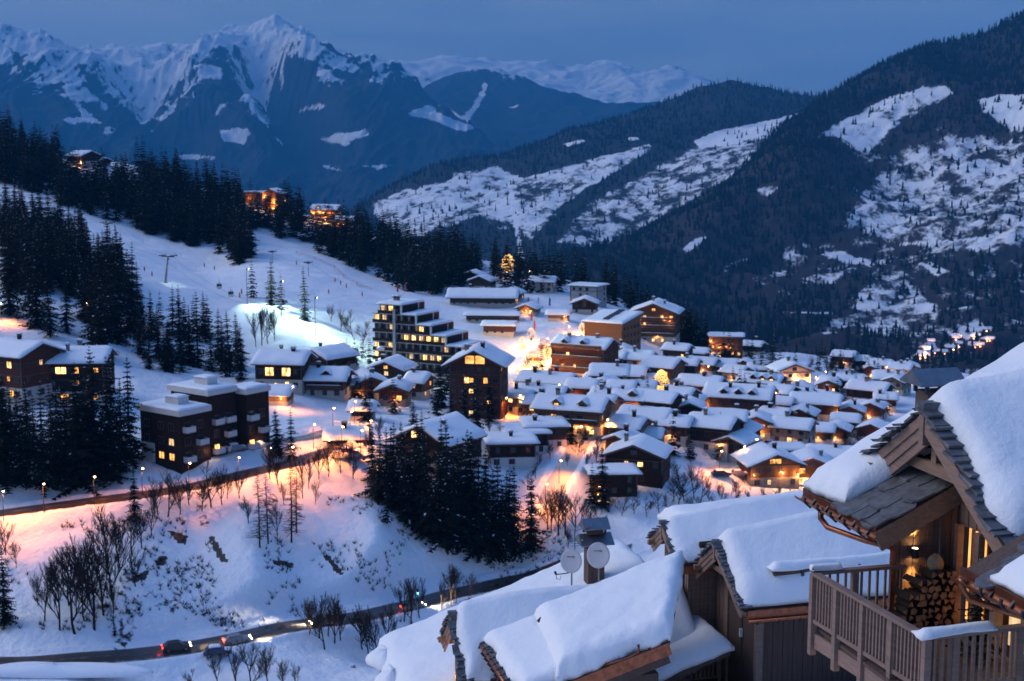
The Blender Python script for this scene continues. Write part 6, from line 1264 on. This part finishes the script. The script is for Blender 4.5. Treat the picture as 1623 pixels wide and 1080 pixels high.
blanket(rb, X0 + .1, X0 + 2.0, Y0 + .25, Y1, lambda x, y: slabB(x, y) + .01, lambda X, Y: .42 + 0 * X, 22, 40, 21, .03, .4, .2)
skew(blanket(rb, X0 + 1.9, X1, Y0 + .1, Y1 - .05, lambda x, y: slabB(x, y) + .01, lambda X, Y: .80 + .2 * (fbm(X / 2.5, Y / 2.5, 6, 2) - .5), 44, 44, 22, .05, .65, .14))
XN = X0 + (X1 - X0) * .66
piece(rb, 'verge_board', 'copper', (X0, Y0 - .06, slabB(X0, 0) - .2), (XN, Y0 - .06, slabB(XN, 0) - .2), .08, .42); piece(rb, 'verge_board', 'plank_dark', (X0 + .3, Y0 + .05, slabB(X0 + .3, 0) - .55), (XN, Y0 + .05, slabB(XN, 0) - .55), .08, .4)
mb = MB(); mb.tube([(X0 - .12, Y0 - .2, slabB(X0, 0) - .05), (X0 - .12, Y1, slabB(X0, 0) - .05)], .10, 8); g = mb.build('gutter', M['copper'], rb, True)
rg = random.Random(8)
for k in range(11): y = Y0 + .1 + k * .5; mb = MB(); mb.tube([(X0 + .05, y, slabB(X0, 0) + .1), (X0 - .16, y, slabB(X0, 0) + .02), (X0 - .26, y, slabB(X0, 0) - .12), (X0 - .14, y, slabB(X0, 0) - .24)], .05, 6); mb.build('gutter_hook', M['dark_metal'], g)
for k in range(16): y = Y0 + k * .34; boxp(rb, 'slate', 'slate', X0 - .10, X0 + .35, y, y + .32, slabB(X0, 0) + .015, slabB(X0, 0) + .06 + rg.uniform(0, .03))
for (fy, m) in ((.30, .5), (.42, .62), (.57, .4), (.8, .5)):
    y = Y0 + fy * (Y1 - Y0); mb = MB(); x = X0 + 1.86; z = slabB(x, 0) + .45; mb.tube([(x - .05, y - m * .5, z - .12), (x, y, z), (x - .04, y + m * .5, z - .14)], [.08, .13, .07], 7); mb.build('snow_guard_log', M['bark'], rb, True)
for i in range(5):
    mb = MB(); x = XN - .75 + .02 * i; y = Y0 - .02 + .2 * i; z = slabB(x, 0) + .03; mb.hexa([(x, y, z), (x + .7, y, z + .21), (x + .7, y + .24, z + .21), (x, y + .24, z), (x, y, z + .05), (x + .7, y, z + .26), (x + .7, y + .24, z + .26), (x, y + .24, z + .05)]); mb.build('slate', M['slate'], rb)
boxp(o2, 'lower_wall', 'plank_dark', X0 + 1.1, XN - .1, Y0 + .7, Y1 - .3, -10, slabB(X0 + 1.2, 0) - .2)
mb = MB(); a = LP(1000, 1040, p2, 1, Y0 - .1); mb.tube([a + Vector((.25, 0, .35)), a + Vector((.3, 0, .1)), a + Vector((-.2, .1, -.15)), a + Vector((-1.6, .3, -.5))], .06, 8); mb.build('downpipe', M['copper'], o2, True)
# ---------------- the lower chalet with the satellite dishes
o3, p3 = fg_root(717, 974, 47.0, 'lower chalet with a narrow orange-lit gable, wide snow roof and tall chimney')
fg_gable(o3, 2.1, 1.75, 9.0, lambda X, Y: .50 + .25 * sstep(.2, 3, X), 25, True, amp=.12)
slA = lambda x, y: -3.5 - .70 + .325 * x
mb = MB(); X0, X1, Y0, Y1 = -1.5, 9.6, -3.2, 9.2
mb.hexa([(X0, Y0, slA(X0, 0) - .2), (X1, Y0, slA(X1, 0) - .2), (X1, Y1, slA(X1, 0) - .2), (X0, Y1, slA(X0, 0) - .2), (X0, Y0, slA(X0, 0)), (X1, Y0, slA(X1, 0)), (X1, Y1, slA(X1, 0)), (X0, Y1, slA(X0, 0))]); ra = mb.build('main_roof', M['plank_dark'], o3)
blanket(ra, X0 + .05, X1, 1.6, Y1, lambda x, y: slA(x, y) + .01, lambda X, Y: .85 + .25 * (fbm(X / 4, Y / 4, 3, 2) - .5), 70, 44, 31, .06, .8, .12)
blanket(ra, X0 + .05, X1, Y0, 1.8, lambda x, y: slA(x, y) + .01, lambda X, Y: .60 + .3 * (fbm(X / 4, Y / 4, 3, 2) - .5), 60, 30, 32, .06, .7, .14)
for k in range(4): lump(ra, 'snow', (X0 - .15 + .1 * k, .6 + 2.3 * k, slA(X0, 0) + .12), (.75, 1.2, .55), 60 + k)
for k in range(9): lump(ra, 'roof_stone', (X0 - .05, 1.0 + k * .95, slA(X0, 0) + .0), (.16, .3, .12), 70 + k, 'slate', 6)
boxp(o3, 'eave_board', 'beam', X0 - .05, X0, Y0, Y1, slA(X0, 0) - .5, slA(X0, 0) - .02)
boxp(o3, 'front_wall', 'wood_light', X0 + .9, X0 + 1.2, Y0 + .4, Y1 - .4, -12, slA(X0, 0)); boxp(o3, 'dormer_wall', 'wood_light', .5, 6, -1.8, 1.8, -5, -1.75)
boxp(o3, 'dormer_post', 'beam', .1, .3, -.1, .1, -4, -1.0)
mb = MB(); mb.tube([(.9, -2.35, -1.75), (3.2, -2.35, -1.75)], .12, 8); mb.build('snow_guard_log', M['bark'], o3, True)
glow(o3, (.05, .5, -2.6), 34, (1, .5, .15), .1); glow(o3, (-2.6, -1.5, slA(X0, 0) - 1.2), 60, (1, .45, .12), .1)
v = LP(942, 858, p3, 1, 5.6); ch = hood_chimney(o3, v, 1.05, 2)
# aerial on the chimney
an = empty('aerial'); an.parent = o3; a = LP(911, 858, p3, 1, 5.2); an.location = a
mb = MB(); mb.tube([(0, 0, -1.0), (0, 0, .55)], .025, 6); mb.tube([(-.05, 0, .42), (.75, 0, .62)], .014, 5)
for k in range(8): x = k * .1; mb.tube([(x, -.25 + .02 * k, .44 + .025 * k), (x, .25 - .02 * k, .44 + .025 * k)], .010, 4); mb.tube([(x, 0, .40 + .025 * k), (x + .02, 0, .62 + .02 * k)], .008, 4)
for zz in (.0, -.10): mb.tube([(.36 * math.cos(q * .52), .36 * math.sin(q * .52), zz) for q in range(13)], .012, 4)
mb.build('mast', M['metal'], an)
# satellite dishes
def dish(px, py, Y, label, r, lnb):
    p = P3(px, py, Y); d = empty('satellite_dish', p, 0, label=label, category='satellite dish', group='satellite dishes on the snow roof'); mb = MB(); n = 32; vs = [(0, 0, 0)]; fs = []
    ax = Vector((-.18, -1, .12)).normalized(); rx = ax.cross(Vector((0, 0, 1))).normalized(); uz = rx.cross(ax)
    for ri in range(1, 6):
        q = ri / 5 * r
        for j in range(n): a = 2 * math.pi * j / n; v = rx * q * math.cos(a) * .93 + uz * q * 1.05 * math.sin(a) + ax * (.16 * (q / r) ** 2 * r); vs.append(tuple(v))
    for j in range(n): fs.append((0, 1 + j, 1 + (j + 1) % n))
    for ri in range(4):
        for j in range(n): a = 1 + ri * n; fs.append((a + j, a + n + j, a + n + (j + 1) % n, a + (j + 1) % n))
    k = len(vs); vs += [tuple(Vector(v) - ax * .03) for v in vs]; fs += [tuple(i + k for i in reversed(f)) for f in fs]; a = 1 + 4 * n
    for j in range(n): fs.append((a + j, a + j + k, a + (j + 1) % n + k, a + (j + 1) % n))
    rf = mb.add(vs, fs).build('reflector', M['dish'], d, True)
    mk = MB(); rgq = random.Random(4)      # small grey lettering too faint to read
    for i in range(9): x = -.16 + i * .036; h = rgq.uniform(.012, .03); c = rx * x * -1 + uz * (.34 * r) + ax * (.03 + .012); mk.add([c - rx * .012 - uz * h, c + rx * .012 - uz * h, c + rx * .012 + uz * h, c - rx * .012 + uz * h], [(0, 1, 2, 3)])
    mk.build('lettering', M['dark_metal'], d)
    mb = MB(); mb.tube([-ax * .05, -ax * .16 + Vector((0, 0, -.1)), -ax * .16 + Vector((0, 0, -r * 2.6))], .035, 8); mb.build('mast', M['metal'], d)
    if lnb:
        mb = MB(); e = Vector((-.62, -.35, -r * .98)); mb.tube([uz * -r, Vector((-.2, -.1, -r * 1.05)), e], .022, 6); mb.tube([e, e + Vector((-.05, 0, .12))], .05, 8); mb.tube([e + Vector((.0, 0, 0)), e + Vector((.02, 0, -.18)), e + Vector((.16, 0, -.2)), e + Vector((.2, 0, -.05))], .014, 5); mb.build('receiver_arm', M['dark_metal'], d)
dish(905.5, 889, 52.0, 'left white satellite dish with a receiver arm on the snow roof', .47, True)
dish(948.5, 880, 51.6, 'right white satellite dish mounted close to the hooded chimney', .50, False)
# ---------------- the farthest of the near chalets
o1, p1 = fg_root(1052, 830, 50.0, 'near chalet behind the middle one, small stepped gable and long white roof')
fg_gable(o1, 1.55, 1.08, 9.0, lambda X, Y: .34 + .5 * sstep(.3, 4, X), 35, False, amp=.12)
mb = MB(); uz = lambda x: -1.05 + .055 * x; mb.hexa([(1.3, .2, uz(1) - .2), (15, .2, uz(15) - .2), (15, 3.8, uz(15) - .2), (1.3, 3.8, uz(1) - .2), (1.3, .2, uz(1)), (15, .2, uz(15)), (15, 3.8, uz(15)), (1.3, 3.8, uz(1))]); ru = mb.build('upper_roof', M['plank_dark'], o1)
blanket(ru, 1.3, 15, .2, 3.8, lambda x, y: uz(x) + .01, lambda X, Y: .66 + .35 * (fbm(X / 3.5, Y / 3.5, 8, 2) - .4), 56, 30, 36, .06, .9, .12)
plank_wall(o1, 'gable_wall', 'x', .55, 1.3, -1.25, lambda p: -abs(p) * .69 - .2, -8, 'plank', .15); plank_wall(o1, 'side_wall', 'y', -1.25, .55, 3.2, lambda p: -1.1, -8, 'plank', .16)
boxp(o1, 'window', 'plank_dark', .49, .54, -.75, .45, -3.4, -1.75); boxp(o1, 'window_sill', 'plank', .44, .54, -.85, .55, -3.52, -3.41); boxp(o1, 'window_jamb', 'plank', .46, .54, -.86, -.76, -3.4, -1.7); boxp(o1, 'back_wall', 'plank_dark', 1.6, 14, -1.15, 3.2, -10, -1.3); boxp(o1, 'eave_board', 'copper', .1, 9, -1.78, -1.68, -1.5, -1.2)
mb = MB(); mb.tube([(.9, -1.5, -.48), (2.2, -1.5, -.48)], .13, 8); mb.build('snow_guard_log', M['bark'], o1, True)
# ================================================================ lamps, cars, ski lift
def street_lamp(px, py, power, label, group='street lamps', h=5.2, col=(1.0, .27, .035), arm=1):
    power *= 3.2; X, Y, Z = anchor(px, py); o = empty('street_lamp', (X, Y, Z), 0, label=label, category='street lamp', group=group)
    mb = MB(); mb.tube([(0, 0, -.5), (0, 0, h * .6), (0, 0, h)], [.08, .06, .045], 6); mb.tube([(0, 0, h), (.25 * arm, -.25, h + .18), (.5 * arm, -.5, h + .16)], .035, 5); mb.build('pole', M['dark_metal'], o)
    mb = MB(); mb.add([(.3 * arm - .16, -.68, h + .12), (.3 * arm + .34, -.68, h + .12), (.3 * arm + .34, -.3, h + .12), (.3 * arm - .16, -.3, h + .12), (.3 * arm, -.56, h + .27), (.3 * arm + .2, -.56, h + .27), (.3 * arm + .2, -.4, h + .27), (.3 * arm, -.4, h + .27)], [(4, 5, 6, 7), (0, 1, 5, 4), (1, 2, 6, 5), (2, 3, 7, 6), (3, 0, 4, 7)]); mb.build('shade', M['dark_metal'], o)
    lump(o, 'lantern', (.3 * arm + .09, -.5, h + .05), (.17, .17, .17), 2, 'lamp', 5, 1.0)
    d = bpy.data.lights.new('lamp_light', 'SPOT'); d.energy = power * 1.25; d.color = col; d.spot_size = R(132); d.spot_blend = .7; d.shadow_soft_size = .15
    q = bpy.data.objects.new('lamp_light', d); COL.objects.link(q); q.parent = o; q.location = (.3 * arm + .09, -.5, h - .18); return o
SL = [
 (6, 824, 1500, 'lamp on the hillside road at the left edge'), (226, 786, 620, 'lamp on the hillside road half hidden by a pointed spruce'), (378, 768, 900, 'lamp where the hillside road passes the bushy bare tree'), (463, 750, 1500, 'lamp on the hillside road below the pair of spruces'),
 (70, 812, 1100, 'second lamp along the hillside road from the left edge'), (150, 800, 1000, 'lamp on the hillside road above the bare thicket'), (300, 777, 1000, 'lamp on the hillside road below the apartment block'), (428, 752, 900, 'lamp on the hillside road above the bare larches'), (586, 705, 1000, 'lamp on the hillside road end by the spruce stand'),
 (497, 712, 900, 'leftmost lamp round the car park bend'), (520, 738, 1400, 'lowest lamp by the car park, before thin bare trees'), (542, 716, 900, 'lamp in the middle of the car park cars'), (528, 684, 700, 'lamp at the top of the car park bend'), (572, 722, 1100, 'lamp at the right end of the car park'), (556, 690, 700, 'lamp beside the low house in the car park'),
 (2, 512, 1700, 'lamp on the snow bend above the left-hand brown chalet'), (138, 510, 1500, 'lamp on the snow bend among the left spruces'), (206, 520, 420, 'reddish lamp between the left spruces and the piste'),
 (463, 648, 900, 'lamp standing beside the orange barn'), (384, 650, 700, 'lamp lighting a tree orange, right of the apartment block'), (562, 672, 600, 'lamp beside the tiny hut at the road bend'),
 (886, 768, 1300, 'tall lamp in the middle of the lit village lane'), (864, 806, 1300, 'lamp at the bottom of the lit village lane'), (918, 712, 1000, 'lamp at the top of the lit village lane'), (940, 690, 700, 'lamp below the long golden chalet'),
 (834, 622, 2200, 'added lamp lighting the lower bend of the golden street'), (852, 590, 2400, 'added lamp lighting the golden street half way up'), (866, 562, 2400, 'added lamp lighting the upper bend of the golden street'), (900, 542, 2200, 'added lamp lighting the golden street at the wooden block'), (884, 640, 1200, 'lamp behind the long golden chalet'), (1010, 655, 900, 'lamp deep among the roofs near the bright dormer'), (1150, 648, 900, 'lamp before the very large brown chalet'), (1226, 648, 1000, 'lamp between the orange house and the dormer row'), (1350, 660, 1000, 'lamp left of the floodlit low house'), (1090, 600, 900, 'lamp above the red-brown chalet'), (960, 700, 900, 'lamp above the stone-walled chalet'),  # the golden-street lamps are added to light the street and its facades
 (1140, 750, 1900, 'lamp on the lit snow below the dark chalet with steep gable'), (1196, 730, 1500, 'lamp at the bend of the hamlet lane'), (1176, 742, 900, 'lamp between the parked cars of the hamlet'),
 (800, 664, 900, 'bright lamp at the right foot of the chalet tower'), (822, 660, 700, 'lamp at the lower end of the main street'), (1318, 650, 600, 'lamp above the twin-roofed chalet'), (1290, 622, 900, 'lamp on the lit snow beside the orange house'), (1306, 612, 900, 'lamp post with a lit pole near the orange house'),
 (1418, 610, 1500, 'lamp on the bright lane at the end of the hamlet'), (1402, 602, 1200, 'lamp at the far end of the hamlet lane'), (1434, 600, 900, 'last lamp before the grey chimney hood'), (850, 432, 1200, 'lamp high up in the upper village'), (838, 448, 900, 'lamp among the spruces of the upper village'), (292, 268, 800, 'single lamp shining over the ridge wood'), (1062, 640, 500, 'lamp near the glittering tree'), (1120, 606, 900, 'lamp behind the chalet with a strong orange lamp')]
for px, py, pw, lab in SL: street_lamp(px, py, pw, lab)
# floodlight on the piste; two lower masts added to lengthen the lit strip
for px, py, en, lab in ((392, 482, 60000, 'upper floodlight mast throwing greenish light over the piste'), (446, 504, 80000, 'middle floodlight mast, added to light the lower piste'), (500, 532, 80000, 'lowest floodlight mast, added to light the piste near the terraced hotel')):
    X, Y, Z = anchor(px, py); fl = empty('floodlight_mast', (X, Y, Z), 0, label=lab, category='floodlight', group='piste floodlights')
    mb = MB(); mb.tube([(0, 0, -.5), (0, 0, 11.6)], [.16, .09], 6); mb.build('mast', M['metal'], fl)
    mb = MB(); mb.box(.1, .7, -.3, .3, 11.4, 12.0); mb.build('lamp_head', M['dark_metal'], fl); mb = MB(); mb.box(.702, .73, -.25, .25, 11.45, 11.95); mb.build('lens', emit('flood_lens', (.7, 1, .85), 12), fl)
    d = bpy.data.lights.new('lamp_light', 'SPOT'); d.energy = en; d.color = (.66, 1.0, .84); d.spot_size = R(150); d.spot_blend = 1.0; d.shadow_soft_size = .3
    q = bpy.data.objects.new('lamp_light', d); COL.objects.link(q); q.parent = fl; q.location = (1.0, -.2, 11.5); q.rotation_euler = Vector((-.8, .20, .55)).to_track_quat('Z', 'Y').to_euler()
# ---------------- cars
PAINT = {k: mat('paint_' + k, c, .3, .05, 1, spec=.6) for k, c in (('white', (.7, .7, .72)), ('black', (.02, .02, .024)), ('red', (.25, .02, .02)), ('grey', (.2, .21, .23)), ('blue', (.03, .05, .1)))}
M['tyre'] = mat('tyre', (.015, .015, .016), .8, .1); M['tail'] = emit('tail', (1, .03, .01), 14); M['head'] = emit('head', (1, .85, .6), 60)
def car(px, py, yaw, col, label, snow=True, lights=None, sz=1.0, group=None):
    X, Y, Z = anchor(px, py); o = empty('car', (X, Y, Z + .12), R(yaw), label=label, category='car', group=group); o.scale = (sz,) * 3
    prof = [(-2.1, .35), (-2.15, .75), (-2.0, .95), (-1.75, 1.0), (-1.25, 1.45), (.35, 1.47), (1.0, 1.02), (1.9, .88), (2.12, .68), (2.12, .35)]; mb = MB(); n = len(prof)
    vs = []
    for sy in (-1, 1):
        for x, z in prof: vs.append((x, sy * (.86 if z < 1.1 else .68), z))
    fs = [tuple(range(n))[::-1], tuple(range(n, 2 * n))] + [(i, (i + 1) % n, n + (i + 1) % n, n + i) for i in range(n)]
    me = mb.add(vs, fs[:0] + [f[::-1] for f in fs]).build('body', PAINT[col], o)
    g = MB(); g.add([(.98, -.70, 1.05), (.98, .70, 1.05), (.38, .62, 1.45), (.38, -.62, 1.45)], [(0, 1, 2, 3)]); g.add([(-1.74, -.70, 1.04), (-1.74, .70, 1.04), (-1.28, .62, 1.43), (-1.28, -.62, 1.43)], [(3, 2, 1, 0)])
    for v in range(len(g.v)): x, y, z = g.v[v]; g.v[v] = (x + (.03 if x > 0 else -.03), y, z + .015)
    for sy in (-1, 1): g.add([(.8, sy * .80, 1.06), (-1.55, sy * .80, 1.06), (-1.15, sy * .71, 1.40), (.3, sy * .71, 1.40)], [(0, 1, 2, 3) if sy > 0 else (3, 2, 1, 0)])
    g.build('window_glass', M['glass_dark'], o)
    for x in (-1.3, 1.32):
        for sy in (-1, 1):
            w = MB(); w.tube([(x, sy * .68, .33), (x, sy * .90, .33)], .33, 14, 0); wo = w.build('wheel', M['tyre'], o); w = MB(); w.tube([(x, sy * .90, .33), (x, sy * .915, .33)], .19, 10); w.build('rim', M['metal'], wo)
    for sy in (-1, 1):
        w = MB(); w.box(2.06, 2.14, sy * .62 - .16, sy * .62 + .16, .62, .80); w.build('headlight', M['head'] if lights else M['metal'], o)
        w = MB(); w.box(-2.2, -2.08, sy * .66 - .14, sy * .66 + .14, .72, .92); w.build('tail_light', M['tail'] if lights else PAINT['red'], o)
    if lights:
        for sy in (-1, 1):
            d = bpy.data.lights.new('head_beam', 'SPOT'); d.energy = 5000; d.color = (1, .78, .48); d.spot_size = R(70); d.spot_blend = .8; d.shadow_soft_size = .08
            q = bpy.data.objects.new('head_beam', d); COL.objects.link(q); q.parent = o; q.location = (2.3, sy * .62, .75); q.rotation_euler = Vector((-1, 0, .10)).to_track_quat('Z', 'Y').to_euler()
        glow(o, (-2.6, 0, .8), 22, (1, .05, .02), .1)
    if snow: link('snow', snow_blanket(-1.2, .35, -.66, .66, lambda x, y: x * 0 + 1.47, .22, 8, 6, int(px), .02, .25), o); link('snow', snow_blanket(1.0, 2.0, -.8, .8, lambda x, y: .90 + 0 * x, .14, 6, 6, int(px) + 1, -.02, .2), o)
    return o
car(280, 1032, 20, 'black', 'dark car with glowing tail lights on the valley road', False, True)
car(512, 991, 205, 'black', 'car with bright headlights coming down the valley road', False, True)
car(655, 968, 32, 'grey', 'car with red tail lights climbing the valley road beside the green signal', False, True)
car(376, 1021, 22, 'grey', 'car with headlights on behind the dark bare trees', False, True)
car(345, 1040, 15, 'blue', 'parked car under a thick cap of snow beside the valley road', True)
for i, (px, py, yw, c, lab) in enumerate(((338, 712, 20, 'white', 'white car parked at the corner of the apartment block'), (322, 720, 60, 'white', 'white car half hidden behind the apartment block corner'), (398, 708, 25, 'black', 'black car parked in front of the snow bank'), (414, 712, 24, 'white', 'white car parked nose to tail with the black one'), (374, 716, 30, 'grey', 'grey car parked at the left of the row'), (538, 728, 10, 'white', 'snowy car lowest in the orange-lit car park'), (552, 722, 10, 'red', 'snowy red car in the orange-lit car park'), (566, 730, 12, 'grey', 'snowy grey car before the spruce stand'), (560, 712, 5, 'white', 'snow-covered car beside the low car park house'), (1143, 756, 10, 'black', 'dark car on the lit snow of the hamlet'), (1172, 756, 0, 'grey', 'grey car parked on the lit hamlet lane'), (1222, 708, 30, 'black', 'dark car beside the glowing porch'))):
    car(px, py, yw, c, lab, True, None, 1.0, 'parked cars')
# green signal by the road
X, Y, Z = anchor(662, 962); ts_ = empty('traffic_light', (X, Y, Z), 0, label='road signal showing green beside the valley road', category='traffic light')
mb = MB(); mb.tube([(0, 0, -.3), (0, 0, 2.4)], .05, 6); mb.build('pole', M['dark_metal'], ts_); mb = MB(); mb.box(-.18, .18, -.12, .12, 2.3, 3.2); hd = mb.build('signal_head', M['dark_metal'], ts_); mb = MB(); mb.tube([(0, -.125, 2.5), (0, -.15, 2.5)], .15, 10); mb.build('green_lens', emit('green_lens', (.15, 1, .55), 30), hd)
# ---------------- ski lift
def lift_pylon(px, py, h, lean, label, lamp=False, sc=1.0):
    X, Y, Z = anchor(px, py); o = empty('lift_pylon', (X, Y, Z), R(-25), label=label, category='lift pylon', group='lift pylons'); tx = lean
    mb = MB(); mb.tube([(0, 0, -1), (tx * .5, 0, h * .5), (tx, 0, h)], [.45 * sc, .36 * sc, .26 * sc], 10); mb.build('column', M['metal'], o, True)
    mb = MB(); mb.box(tx - 2.6 * sc, tx + 2.6 * sc, -.2, .2, h, h + .3); mb.build('crossarm', M['dark_metal'], o)
    for sx in (-1, 1):
        mb = MB(); mb.box(tx + sx * 2.4 * sc - .15, tx + sx * 2.4 * sc + .15, -1.9, 1.9, h + .35, h + .55); mb.build('roller_battery', M['dark_metal'], o)
        for k in range(4): mb = MB(); y = -1.5 + k; mb.tube([(tx + sx * 2.4 * sc - .08, y, h + .6), (tx + sx * 2.4 * sc + .08, y, h + .6)], .22, 8); mb.build('roller', M['tyre'], o)
    if lamp:
        d = bpy.data.lights.new('lamp_light', 'SPOT'); d.energy = 1500; d.color = (.75, 1, .85); d.spot_size = R(70); d.spot_blend = .6; q = bpy.data.objects.new('lamp_light', d); COL.objects.link(q); q.parent = o; q.location = (tx + 1, -2.2, h - 1); q.rotation_euler = (R(28), 0, 0)
        mb = MB(); mb.box(tx + .7, tx + 1.3, -1.4, -1.0, h - .8, h - .4); mb.build('floodlight', M['dark_metal'], o)
    return o, Vector((X, Y, Z + h + .8))
_, c1 = lift_pylon(262, 449, 9.2, 1.6, 'steel lift pylon with a crossarm standing on the open piste', True)
_, c0 = lift_pylon(170, 385, 8, .5, 'lift pylon higher up the piste against the dark trees')
_, c2 = lift_pylon(432, 418, 4.6, 0, 'thin lift pole on the right-hand piste', False, .35)
_, c3 = lift_pylon(489, 438, 5, 0, 'second thin lift pole, lower on the right-hand piste', False, .35)
cst = P3(452, 492, 395)
def cable(a, b, sag, label, dx=0.0):
    pts = [a.lerp(b, t / 14) + Vector((dx, 0, -sag * math.sin(math.pi * t / 14))) for t in range(15)]; mb = MB(); mb.tube(pts, .045, 4); mb.build('lift_cable', M['dark_metal'], None, label=label, category='cable', group='lift cables')
for dx in (-2.2, 2.2):
    cable(c0, c1, 3, 'taut cable between the two big lift pylons', dx); cable(c1, cst, 4, 'cable running from the open-piste pylon down past the gondola cabins', dx)
cable(c2, c3, 2, 'cable between the two thin lift poles'); cable(c3, P3(600, 455, 500), 3, 'cable from the lower thin pole to the terraced hotel')
for px, py, Y, lab in ((347, 443, 440, 'gondola cabin hanging over the piste, the higher one'), (365.5, 455, 425, 'gondola cabin hanging over the piste, the lower one')):
    p = P3(px, py, Y); o = empty('gondola_cabin', p, .3, label=lab, category='gondola cabin', group='gondola cabins'); mb = MB()
    mb.tube([(0, 0, 0), (0, 0, -1.2)], .06, 5); mb.build('hanger', M['dark_metal'], o)
    mb = MB(); mb.hexa([(-.7, -.6, -3.2), (.7, -.6, -3.2), (.7, .6, -3.2), (-.7, .6, -3.2), (-.85, -.75, -2.3), (.85, -.75, -2.3), (.85, .75, -2.3), (-.85, .75, -2.3)]); mb.hexa([(-.8, -.7, -1.5), (.8, -.7, -1.5), (.8, .7, -1.5), (-.8, .7, -1.5), (-.5, -.45, -1.2), (.5, -.45, -1.2), (.5, .45, -1.2), (-.5, .45, -1.2)]); mb.build('shell', M['white_trim'], o)
    mb = MB(); mb.hexa([(-.84, -.74, -2.3), (.84, -.74, -2.3), (.84, .74, -2.3), (-.84, .74, -2.3), (-.79, -.69, -1.5), (.79, -.69, -1.5), (.79, .69, -1.5), (-.79, .69, -1.5)]); mb.build('windows', M['glass_dark'], o)
# red piste poles
M['red'] = mat('red', (.42, .035, .04), .6, .1); M['pink'] = mat('pink', (.5, .12, .13), .7, .1); M['blue'] = mat('blue', (.03, .10, .3), .6, .1); M['fabric_white'] = mat('fabric_white', (.7, .68, .7), .8, .05)
for i, (px, py) in enumerate(((157, 382), (163, 385), (229, 430), (241, 438), (324, 424), (340, 428), (383, 466), (531, 447), (540, 452), (549, 457), (574, 470), (521, 466), (380, 472), (188, 392), (470, 420))):
    X, Y, Z = anchor(px, py); o = empty('piste_marker', (X, Y, Z), 0, label='red marker pole stuck in the piste snow', category='marker pole', group='red piste marker poles'); mb = MB(); mb.tube([(0, 0, -.3), (0, 0, 1.9)], .10, 6); mb.build('pole', M['red'], o); mb = MB(); mb.tube([(0, 0, .2), (0, 0, 1.5)], .24, 8); mb.build('padding', M['red'], o)
def banner(px, py, h, m, label, w=.8):
    X, Y, Z = anchor(px, py); o = empty('feather_flag', (X, Y, Z), R(20), label=label, category='flag', group='feather flags'); mb = MB(); mb.tube([(0, 0, -.3), (0, 0, h * .8), (.25, 0, h)], .05, 5); mb.build('pole', M['metal'], o)
    mb = MB(); vs = []; n = 8
    for k in range(n + 1):
        f = k / n; z = h * (.2 + .78 * f); x = .25 * max(0, f - .75) * 4 * .3; ww = w * (1 if f < .8 else 1 - (f - .8) * 3); y = .12 * math.sin(f * 4)
        for d in (-.012, .012): vs += [(x + .03, y * .2 + d, z), (x + ww, y + d, z)]
    fs = []
    for k in range(n): a = k * 4; fs += [(a, a + 1, a + 5, a + 4), (a + 6, a + 7, a + 3, a + 2), (a + 1, a + 3, a + 7, a + 5), (a + 2, a, a + 4, a + 6)]
    mb.add(vs, fs).build('cloth', M[m], o)
banner(641, 466, 4, 'pink', 'pink feather flag behind the top of the terraced hotel'); banner(629, 466, 3.6, 'red', 'red feather flag left of the pink one on the hotel slope')
banner(836, 488, 4.2, 'pink', 'pink feather flag at the left of three above the street'); banner(852, 488, 4.2, 'fabric_white', 'white feather flag in the middle of three above the street'); banner(870, 488, 4.0, 'blue', 'blue feather flag at the right of three above the street'); banner(841, 512, 4.2, 'pink', 'slanted pink flag over the ski lift entrance'); banner(846, 528, 4.4, 'pink', 'pink flag standing in the golden street lights')
# red safety net along the piste edge
pts = [(470, 402), (500, 412), (530, 425), (545, 440), (566, 452), (590, 462)]; X, Y, Z, ok = GR.hit([p[0] for p in pts], [p[1] for p in pts], 300, 800)
fe = empty('piste_fence', (X[0], Y[0], Z[0]), 0, label='red safety net strung along the right-hand piste', category='fence'); P_ = [Vector((a - X[0], b - Y[0], c - Z[0])) for a, b, c in zip(X, Y, Z)]
for i in range(len(P_) - 1):
    boxp(fe, 'fence_post', 'red', P_[i].x - .06, P_[i].x + .06, P_[i].y - .06, P_[i].y + .06, P_[i].z - .3, P_[i].z + 1.5)
    for h in (.35, .65, .95, 1.25): piece(fe, 'net_strand', 'pink', P_[i] + Vector((0, 0, h)), P_[i + 1] + Vector((0, 0, h)), .04, .05)
# snow bank hiding the far left of the valley road
X, Y, Z = anchor(85, 1062); lump(None, 'snow_bank', (X, Y, Z - .3), (14, 2.4, 1.25), 90, 'snow', 16, .4)
for ob in [q for q in COL.objects if q.name.startswith('snow_bank')]: ob['kind'] = 'structure'
